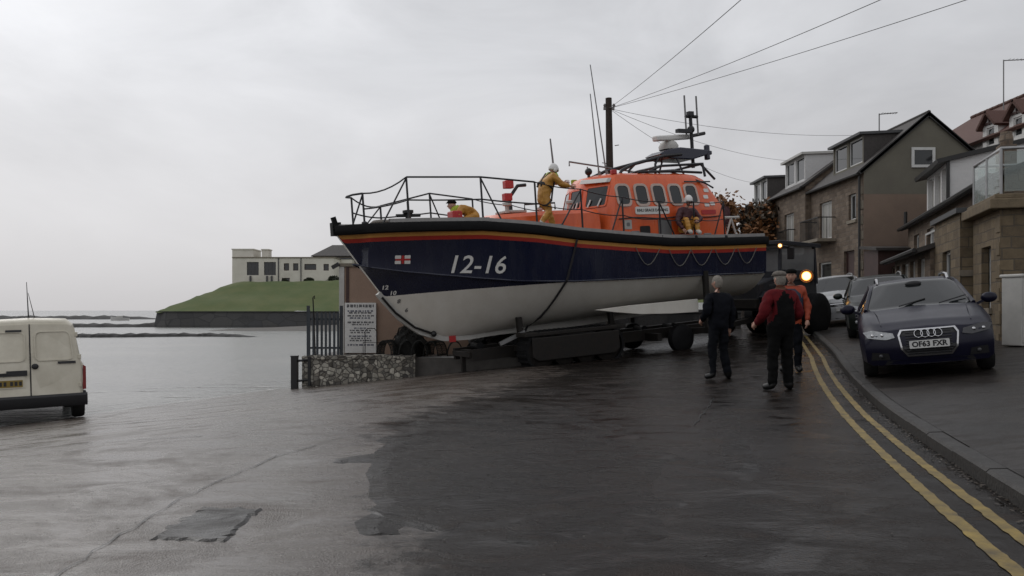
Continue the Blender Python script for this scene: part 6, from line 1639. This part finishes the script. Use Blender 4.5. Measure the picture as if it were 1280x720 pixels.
# palisade fence
t = thing('palisade_fence', 'blue grey palisade fence of tall upright pales on the rubble wall', 'fence', (-5.15, 21.25, .08))
M['fence'] = mat('blue_grey_fence', (.055, .065, .075), .5, var=.35, metal=.3)
for k in range(8):
    x = .02 + k * .105
    g = MB(); f = lambda u, v, d: V((x + u, .02 * math.sin(k * 2.3) + d, v)); hh = 1.16 + (.0 if k else .08)
    g.prism([(-.028, 0), (.028, 0), (.028, hh - .09), (0, hh), (-.028, hh - .09)], f, -.012, .012); g.build('pale', M['fence'], t)
for z in (.22, .95):
    g = MB(); g.bar((-.05, .04, z), (.85, .04, z), .04, .05); g.build('rail', M['fence'], t)
for x in (-.02, .82):
    g = MB(); g.box((x, .07, .64), (.07, .07, 1.3)); g.build('post', M['fence'], t)
t2 = thing('boat_hook', 'thin dark pole leaning in front of the palisade fence', 'pole', (-4.92, 21.02, .12))
g = MB(); g.tube([(0, .0, 0), (-.10, .16, 1.45)], .018, 6); g.tube([(-.10, .16, 1.45), (-.06, .14, 1.5), (-.05, .14, 1.42)], .012, 6); g.build('shaft', M['rust'], t2)
# harbour store
t = thing('harbour_store', 'pinkish brown harled store with a pale top edge and white corner strip behind the bow', 'building', (-4.74, 23.2, .04))
H = 2.42
g = MB()
g.add([(0, 0, 0), (4.2, 0, 0), (4.2, 0, H), (0, 0, H)], [(0, 1, 2, 3)]); g.add([(0, 0, 0), (0, 3, 0), (0, 3, H), (0, 0, H)], [(0, 1, 2, 3)]); g.add([(4.2, 0, 0), (4.2, 3, 0), (4.2, 3, H), (4.2, 0, H)], [(0, 1, 2, 3)]); g.add([(0, 3, 0), (4.2, 3, 0), (4.2, 3, H), (0, 3, H)], [(0, 1, 2, 3)]); g.build('wall', M['pinkharl'], t)
g = MB(); g.b2((-.05, -.05, H + .002), (4.25, 3.05, H + .09)); g.build('coping', M['lintel'], t)
g = MB(); g.b2((-.03, -.03, 0), (.11, .10, H)); g.build('corner_strip', M['offwhite'], t)
g = MB(); g.b2((.16, -.02, 0), (.24, -.002, H)); g.build('downpipe', M['brownpaint'], t)
g = MB(); g.box((-.12, -.05, H + .02), (.22, .1, .1), Euler((0, R(-30), 0)).to_matrix()); g.build('lamp_bracket', M['black'], t)
# notice board
t = thing('notice_board', 'tall white notice board full of small dark lettering on the store wall', 'sign', (-4.60, 23.13, .08))
g = MB(); g.b2((0, -.03, 0), (.86, .03, 1.38)); g.build('board', M['white'], t)
rnd = random.Random(11)
def words(z, hgt, x0, x1, m, nm):
    g = MB(); x = x0
    while x < x1:
        w = rnd.uniform(.03, .11); w = min(w, x1 - x); q = x
        while q < x + w - .008:
            ww = .012
            g.b2((q, -.034, z - hgt / 2 * rnd.uniform(.7, 1)), (q + ww, -.0325, z + hgt / 2)); q += .017
        x += w + .025
    g.build(nm, m, t)
M['ink'] = mat('dark_ink', (.05, .05, .06), .6); M['ink_b'] = mat('blue_ink', (.07, .08, .13), .6)
words(1.29, .085, .06, .80, M['ink'], 'heading')
for k, (z, hh, a, b_) in enumerate(((1.15, .05, .08, .78), (1.10, .045, .12, .74), (1.02, .045, .08, .80), (.96, .045, .14, .7), (.84, .05, .08, .80), (.78, .04, .2, .66), (.68, .04, .26, .6), (.62, .04, .14, .74), (.56, .04, .16, .7), (.46, .04, .12, .76), (.40, .04, .18, .7), (.34, .04, .14, .74), (.22, .05, .08, .8))):
    words(z, hh, a, b_, M['ink'] if k % 3 else M['ink_b'], 'lettering')
# creels (lobster pots), wire frames
M['net'] = mat('dark_creel_netting', (.018, .018, .016), .8, var=.5, vs=20)
def creel(label, p, rz, dark=True):
    t = thing('lobster_pot', label, 'lobster pot', p, rz, 'lobster pots heaped on the wall')
    g = MB()
    for x in (-.3, 0, .3):
        g.tube([(x, .2 * math.cos(R(a)), .36 * math.sin(R(a))) for a in range(0, 181, 20)], .014, 5)
    for a in (0, 45, 90, 135, 180): g.tube([(-.3, .2 * math.cos(R(a)), .36 * math.sin(R(a))), (.3, .2 * math.cos(R(a)), .36 * math.sin(R(a)))], .010, 5)
    for y in (-.2, .2): g.tube([(-.32, y, 0), (.32, y, 0)], .018, 5)
    g.build('hoop_frame', M['net'], t)
    g = MB(); rn = random.Random(int(p[0] * 100))
    for i in range(17):
        a = i * 180 / 16
        g.tube([(-.3, .19 * math.cos(R(a)), .35 * math.sin(R(a))), (-.1, .19 * math.cos(R(a + 8)), .35 * math.sin(R(a + 8))), (.12, .19 * math.cos(R(a - 6)), .35 * math.sin(R(a - 6))), (.3, .19 * math.cos(R(a)), .35 * math.sin(R(a)))], .006, 4)
    for x in frange(-.28, .28, .045): g.tube([(x + .01 * math.sin(a), .19 * math.cos(R(a)), .35 * math.sin(R(a))) for a in range(0, 181, 20)], .006, 4)
    g.build('netting', M['net'], t); return t
sp = [(-3.22, 21.75, .12, 80), (-2.75, 21.85, .12, 100), (-2.35, 21.75, .12, 85), (-2.0, 21.95, .10, 70), (-1.5, 22.1, .08, 95), (-1.0, 22.2, .06, 85)]
lb = ['leftmost dark lobster pot on the rubble wall beside the notice board', 'dark lobster pot under the forefoot of the lifeboat', 'dark lobster pot at the right end of the rubble wall', 'lobster pot just right of the rubble wall end', 'lobster pot second from the right in the row behind the wall', 'rightmost lobster pot, nearest to the carriage']
for (x, y, z, a), l in zip(sp, lb): creel(l, (x, y, z), R(a))
t = thing('net_heap', 'dark heap of tangled fishing net behind the rubble wall under the bow', 'net', (-2.72, 22.2, .05)); rn = random.Random(5); g = MB(); rows = []
for i in range(12):
    b_ = math.pi / 2 * i / 11; rows.append([V((.42 * math.cos(b_) * math.cos(a), .3 * math.cos(b_) * math.sin(a), .72 * math.sin(b_) ** .8)) * (1 + .25 * mnoise(V((3 * math.cos(a), 3 * math.sin(a), 4 * b_)))) for a in [2 * math.pi * j / 24 for j in range(24)]])
g.grid(rows, closed=True); hp_ = g.build('netting', M['net'], t, smooth=60)
g = MB()
for k in range(26):
    a0 = rn.uniform(0, 6.28); b0 = rn.uniform(.1, 1.3); P = []
    for j in range(7): a = a0 + j * .22; b_ = b0 + .25 * math.sin(j * .9 + k); P.append(V((.44 * math.cos(b_) * math.cos(a), .32 * math.cos(b_) * math.sin(a), .74 * abs(math.sin(b_)))) * rn.uniform(1.0, 1.18))
    g.tube(P, .012, 5)
g.build('loose_rope', M['rust'], t)
t = thing('wire_hoop', 'thin rusty wire hoop stand in front of the notice board', 'wire frame', (-3.62, 21.5, .11))
g = MB(); g.tube([(-.14, 0, 0), (-.14, 0, .60), (-.08, 0, .68), (.10, 0, .68), (.16, 0, .6), (.16, 0, 0)], .012, 5); g.build('hoop', M['rust'], t)
g = MB(); g.tube([(-.2, .06, 0), (-.2, .06, .32), (.22, .06, .32), (.22, .06, 0)], .010, 5); g.build('hoop', M['rust'], t)
o = MB(); o.grid([[(-1.2 + 9.6 * k / 10, 25.4 + 5.4 * k / 10 + dy, z) for k in range(11)] for dy, z in ((0, -1.5), (0, 1.15), (-.04, 1.16), (-.04, 1.28), (.5, 1.28), (.5, -1.5))]); o = o.build('reflection_blocker_wall', M['seawall']); tag(o, 'dark stone wall added behind the carriage to block sky reflections under the lifeboat', 'wall')  # added wall: keeps bright sky reflections out from under the hull
# low kerb wall behind, under the hull
g = MB(); g.b2((-2.5, 21.5, -.7), (3.2, 21.75, .04)); o = g.build('harbour_kerb', M['quay']); tag(o, 'low dark concrete upstand behind the lobster pots and under the hull', 'low wall')

# ------------------------------------------------------------------ houses on the headland
def flat_house():
    Y = 127.; zb = head_z(-38, Y) - .4
    t = thing('white_house', 'long white flat roofed house with two square towers on the green headland', 'house', (-42.2, Y, zb))
    H = 4.1
    ops = [(2.1, 3.9, 1.5, 3.5), (4.7, 6.5, 1.5, 3.5), (7.7, 8.5, 2.2, 3.3), (9.1, 9.9, 2.2, 3.3), (10.8, 12.6, 2.3, 3.2), (13.7, 14.5, 2.2, 3.2), (7.4, 8.6, .3, 1.1)]
    g = MB(); wall_grid(g, (0, 0, 0), (1, 0, 0), (0, -1, 0), 15.3, H, ops, reveal=.25); g.add([(0, 0, 0), (0, 6, 0), (0, 6, H), (0, 0, H)], [(0, 1, 2, 3)]); g.add([(15.3, 0, 0), (15.3, 6, 0), (15.3, 6, H), (15.3, 0, H)], [(0, 1, 2, 3)]); g.add([(0, 6, 0), (15.3, 6, 0), (15.3, 6, H), (0, 6, H)], [(0, 1, 2, 3)])
    g.build('wall', M['cream'], t)
    g = MB(); g.b2((-.1, -.12, H + .003), (15.4, 6.1, H + .16)); g.build('roof', M['lintel'], t)
    for o in ops:
        big = o[1] - o[0] > 1.7 and o[2] < 2
        win(t, O, U, Nn, *o, fr=M['lead'] if big else M['brownpaint'], pane=M['pane'], mull=(.33, .66) if big else (), rec=.15, t=.10)
    g = MB(); g.b2((-.3, .6, 0), (2.9, 4.5, H + 1.3)); g.b2((-.4, .5, H + 1.303), (3.0, 4.6, H + 1.45)); g.build('tower', M['cream'], t)
    g = MB(); g.b2((4.0, 1.2, H), (5.0, 3, H + 1.3)); g.b2((3.9, 1.1, H + 1.303), (5.1, 3.1, H + 1.45)); g.build('tower', M['cream'], t)
    for x in (6.9, 10.3): g = MB(); g.tube([(x, -.1, H), (x, -.1, .2)], .08, 6); g.build('downpipe', M['lead'], t)
    for x, w in ((2.7, .25), (5.2, .25), (5.9, .25)): g = MB(); g.box((x, -.15, .7), (w, .2, 1.4)); g.build('bay_prop', M['lead'], t)
M['cream'] = mat('cream_white_render', (.72, .69, .61), .8, vs=.4, col2=(.56, .53, .46), detail=8)
flat_house()
def hip_house():
    t = thing('slate_house', 'house with a grey hipped slate roof and tall chimney right of the white headland house', 'house', (-31.6, 134, head_z(-25, 133) + .1))
    H = 4.0
    g = MB(); wall_grid(g, (0, 0, 0), (1, 0, 0), (0, -1, 0), 9, H, [(1.0, 2.0, 1.9, 3.2), (3.2, 4.2, 1.9, 3.2)]); g.add([(0, 0, 0), (0, 7, 0), (0, 7, H), (0, 0, H)], [(0, 1, 2, 3)]); g.add([(9, 0, 0), (9, 7, 0), (9, 7, H), (9, 0, H)], [(0, 1, 2, 3)]); g.build('wall', M['lintel'], t)
    for o in ((1.0, 2.0, 1.9, 3.2), (3.2, 4.2, 1.9, 3.2)): win(t, O, U, Nn, *o, fr=M['upvc'], t=.1)
    g = MB(); slab(g, [(-.4, -.4, H), (9.4, -.4, H), (7, 3.5, H + 2.0), (2.2, 3.5, H + 2.0)], .15); slab(g, [(-.4, 7.4, H), (9.4, 7.4, H), (7, 3.5, H + 2.0), (2.2, 3.5, H + 2.0)], .15); slab(g, [(-.4, -.4, H), (-.4, 7.4, H), (2.2, 3.5, H + 2.0)], .15); slab(g, [(9.4, -.4, H), (9.4, 7.4, H), (7, 3.5, H + 2.0)], .15); rf = g.build('roof', M['slate'], t)
    g = MB(); g.box((5.6, 3.5, H + 2.4), (1.0, .8, 1.7)); g.build('chimney', M['stoneA'], rf)
    g = MB(); g.b2((2.9, -2.5, 0), (6.5, -.05, 3.3)); g.build('porch', M['cream'], t)
    g = MB(); g.b2((2.8, -2.6, 3.302), (6.6, -.05, 3.5)); g.build('porch_roof', M['lead'], t)
hip_house()
# dark shrubs on the crest
M['bush'] = mat('dark_bush_leaves', (.022, .030, .012), .8, var=.5, vs=2)
def shrub(p, r, n, label, seed):
    t = thing('shrub', label, 'shrub', p, 0, 'shrubs on the headland crest'); rn = random.Random(seed); g = MB()
    for k in range(n):
        a, b_ = rn.uniform(0, 6.28), rn.uniform(0, 1.5); q = V((math.cos(a) * math.cos(b_) * r * 1.5, math.sin(a) * math.cos(b_) * r, math.sin(b_) * r)) * rn.uniform(.5, 1); s = rn.uniform(.08, .2)
        u = V((rn.uniform(-1, 1), rn.uniform(-1, 1), rn.uniform(-1, 1))).normalized(); v = u.orthogonal()
        g.add([q - u * s, q + v * s * .6, q + u * s, q - v * s * .6], [(0, 1, 2, 3)])
    g.build('foliage', M['bush'], t, recalc=False)
    g = MB(); g.tube([(0, 0, -.2), (.1, 0, r * .6)], .06, 5); g.build('stem', M['rust'], t)
for (px, Y, r, l) in ((386, 124.5, .55, 'low dark shrub in front of the middle of the white headland house'), (417, 124.5, .75, 'dark shrub at the right end of the white headland house'), (356, 124.5, .35, 'small shrub below the left half of the white headland house')):
    x = (px - 640) / 1050 * Y; shrub((x, Y, head_z(x, Y)), r, 220, l, px)

# ------------------------------------------------------------------ autumn tree beyond the stern
M['bark'] = mat('dark_bark', (.045, .035, .028), .9, var=.4, vs=8, bump=.5)
M['leafA'] = mat('russet_leaves', (.24, .095, .025), .7, var=.5, vs=2.5, col2=(.12, .055, .018)); M['leafB'] = mat('brown_leaves', (.065, .045, .022), .7, var=.5, vs=2.5)
def tree(p, h_, cr, n, label, seed):
    t = thing('autumn_tree', label, 'tree', p); rn = random.Random(seed); g = MB()
    g.tube([(0, 0, -.5), (.05, 0, h_ * .2), (.0, .1, h_ * .45), (.1, 0, h_ * .75)], [.22, .18, .13, .05], 8); tips = []
    for k in range(13):
        z = h_ * rn.uniform(.22, .7); a = rn.uniform(0, 6.28); r = cr * rn.uniform(.5, .95) * (1 - .35 * abs(z / h_ - .45)); e = V((math.cos(a) * r, math.sin(a) * r, z + rn.uniform(.3, .9)))
        g.tube([(0, 0, z), e * .5 + V((0, 0, z * .5 + .05)), e], [.07, .045, .015], 5); tips += [e, e * .7 + V((0, 0, z * .3))]
    g.build('trunk', M['bark'], t, smooth=60)
    g = MB()
    for k in range(n):
        c = rn.choice(tips); d = V((rn.gauss(0, 1), rn.gauss(0, 1), rn.gauss(0, .8))) * .38 * cr / 2; q = c + d; s = rn.uniform(.07, .16)
        u = V((rn.uniform(-1, 1), rn.uniform(-1, 1), rn.uniform(-1, 1))).normalized(); v = u.orthogonal()
        g.add([q - u * s, q + v * s * .6, q + u * s, q - v * s * .6], [(0, 1, 2, 3)], 0 if (c.x < .4 or rn.random() < .35) else 1)
    g.build('crown', [M['leafA'], M['leafB']], t, recalc=False)
tree((11.55, 41.8, 1.3), 6.9, 1.75, 9000, 'russet autumn tree between the stern of the lifeboat and the terraced houses', 3)

# ------------------------------------------------------------------ telegraph pole and wires
t = thing('telegraph_pole', 'dark wooden telegraph pole with step irons standing behind the wheelhouse', 'utility pole', (3.05, 26.0, .0))
g = MB(); g.tube([(0, 0, -.3), (0, 0, 4), (-.06, 0, 7.82)], [.15, .13, .10], 10); g.build('pole', M['bark'], t, smooth=60)
for k in range(6):
    z = 3.6 + k * .55; g = MB(); g.tube([((.13 if k % 2 else -.13), 0, z), ((.26 if k % 2 else -.26), 0, z + .02)], .014, 5); g.build('step_iron', M['grey'], t)
g = MB(); g.box((-.05, 0, 7.5), (.34, .08, .08)); 
for x in (-.18, .10): g.lathe([(.03, 0), (.05, .05), (.03, .1)], 8, Matrix.Translation((x, -.02, 7.54)))
g.build('insulator', M['grey'], t)
top = V((3.0, 26.0, 7.5))
M['wire'] = mat('grey_cable', (.16, .16, .16), .6)
def wire(label, q, sag, r=.0065):
    q = V(q); P = []
    for i in range(25):
        k = i / 24; p = top.lerp(q, k); p.z -= sag * 4 * k * (1 - k); P.append(p)
    g = MB(); g.tube(P, r, 5); o = g.build('overhead_cable', M['wire']); tag(o, label, 'cable', 'cables from the telegraph pole')
def far_pt(px, py, Yq, Ye):
    q = V(((px - 640) / 1050 * Yq, Yq, 1.25 + (388 - py) / 1050 * Yq)); return top.lerp(q, (26 - Ye) / (26 - Yq))
wire('steepest overhead cable, running up from the pole past the top centre of the sky', far_pt(912, 0, 13, 2), .15)
wire('middle overhead cable of the three rising to the upper right', far_pt(1055, 0, 13.5, 1), .25)
wire('lowest overhead cable of the three rising to the upper right', far_pt(1150, 0, 14, 1), .25)
wire('nearly level overhead cable from the pole to the ridge of the gable house', (15.2, 34.5, 8.5), .35)
wire('sagging overhead cable from the pole down to the white dormer', (13.1, 39.6, 8.3), .3)
wire('lower overhead cable from the pole down to the farthest dormer', (12.9, 44.0, 7.9), .45)

# ------------------------------------------------------------------ sky, sun, camera
w = bpy.data.worlds.new('World'); SC.world = w; w.use_nodes = True; nt = w.node_tree; L = nt.links.new
bg = nt.nodes['Background']; sky = N(nt, 'ShaderNodeTexSky', sky_type='NISHITA'); sky.sun_disc = False
SE, SR = R(38), R(-40)
sky.sun_elevation = SE; sky.sun_rotation = SR; sky.air_density = 1.5; sky.dust_density = 4.
hs = N(nt, 'ShaderNodeHueSaturation', Saturation=.10); L(sky.outputs[0], hs.inputs['Color'])
tc = N(nt, 'ShaderNodeTexCoord'); mp = N(nt, 'ShaderNodeMapping'); mp.inputs['Scale'].default_value = (1, 1, 2.6); L(tc.outputs['Generated'], mp.inputs['Vector'])
n1 = N(nt, 'ShaderNodeTexNoise', Scale=2.8, Detail=8, Roughness=.55, Distortion=.5); L(mp.outputs[0], n1.inputs['Vector'])
r1 = N(nt, 'ShaderNodeMapRange'); r1.inputs[1].default_value = .30; r1.inputs[2].default_value = .72; r1.inputs[3].default_value = 0; r1.inputs[4].default_value = 1; L(n1.outputs['Fac'], r1.inputs['Value'])
cl = N(nt, 'ShaderNodeMix', data_type='RGBA'); cl.inputs['A'].default_value = (5.7, 5.8, 6.1, 1); cl.inputs['B'].default_value = (8.3, 8.4, 8.75, 1); L(r1.outputs[0], cl.inputs['Factor'])
# overcast: darker and warmer low down, paler overhead
sz = N(nt, 'ShaderNodeSeparateXYZ'); L(tc.outputs['Generated'], sz.inputs[0])
r2 = N(nt, 'ShaderNodeMapRange'); r2.inputs[1].default_value = -.02; r2.inputs[2].default_value = .28; L(sz.outputs['Z'], r2.inputs['Value'])
hz = N(nt, 'ShaderNodeMix', data_type='RGBA'); hz.inputs['A'].default_value = (5.6, 5.45, 5.5, 1); L(cl.outputs['Result'], hz.inputs['B']); L(r2.outputs[0], hz.inputs['Factor'])
# the cloud is thicker inland (to the right)
r3 = N(nt, 'ShaderNodeMapRange'); r3.inputs[1].default_value = -.5; r3.inputs[2].default_value = .7; r3.inputs[3].default_value = 1.04; r3.inputs[4].default_value = .80; L(sz.outputs['X'], r3.inputs['Value'])
mu = N(nt, 'ShaderNodeMix', data_type='RGBA'); mu.blend_type = 'MULTIPLY'; mu.inputs['Factor'].default_value = 1; L(hz.outputs['Result'], mu.inputs['A']); L(r3.outputs[0], mu.inputs['B'])
mx = N(nt, 'ShaderNodeMix', data_type='RGBA'); mx.inputs['Factor'].default_value = .92; L(hs.outputs[0], mx.inputs['A']); L(mu.outputs['Result'], mx.inputs['B'])
L(mx.outputs['Result'], bg.inputs['Color']); bg.inputs['Strength'].default_value = .105
sl_ = bpy.data.lights.new('sun', 'SUN'); sl_.energy = .5; sl_.angle = R(40); sl_.color = (1, .97, .93)
so = bpy.data.objects.new('sun', sl_); COL.objects.link(so); so.rotation_euler = (R(90) - SE, 0, R(180) - SR)
d_ = V((math.sin(SR) * math.cos(SE), math.cos(SR) * math.cos(SE), math.sin(SE))); so.rotation_euler = d_.to_track_quat('Z', 'Y').to_euler()
so.location = (0, 0, 40)

cam = bpy.data.cameras.new('camera'); co = bpy.data.objects.new('camera', cam); COL.objects.link(co)
cam.sensor_width = 36; cam.lens = 1050 / 1280 * 36; cam.shift_y = 28 / 1280; cam.clip_end = 12000; cam.clip_start = .05
co.location = (0, 0, 1.25); co.rotation_euler = (R(90), 0, 0); SC.camera = co
vs_ = SC.view_settings; vs_.view_transform = 'Standard'; vs_.look = 'None'; vs_.gamma = 1; vs_.use_curve_mapping = False; vs_.exposure = 0
SC.cycles.max_bounces = 6; SC.cycles.use_denoising = True
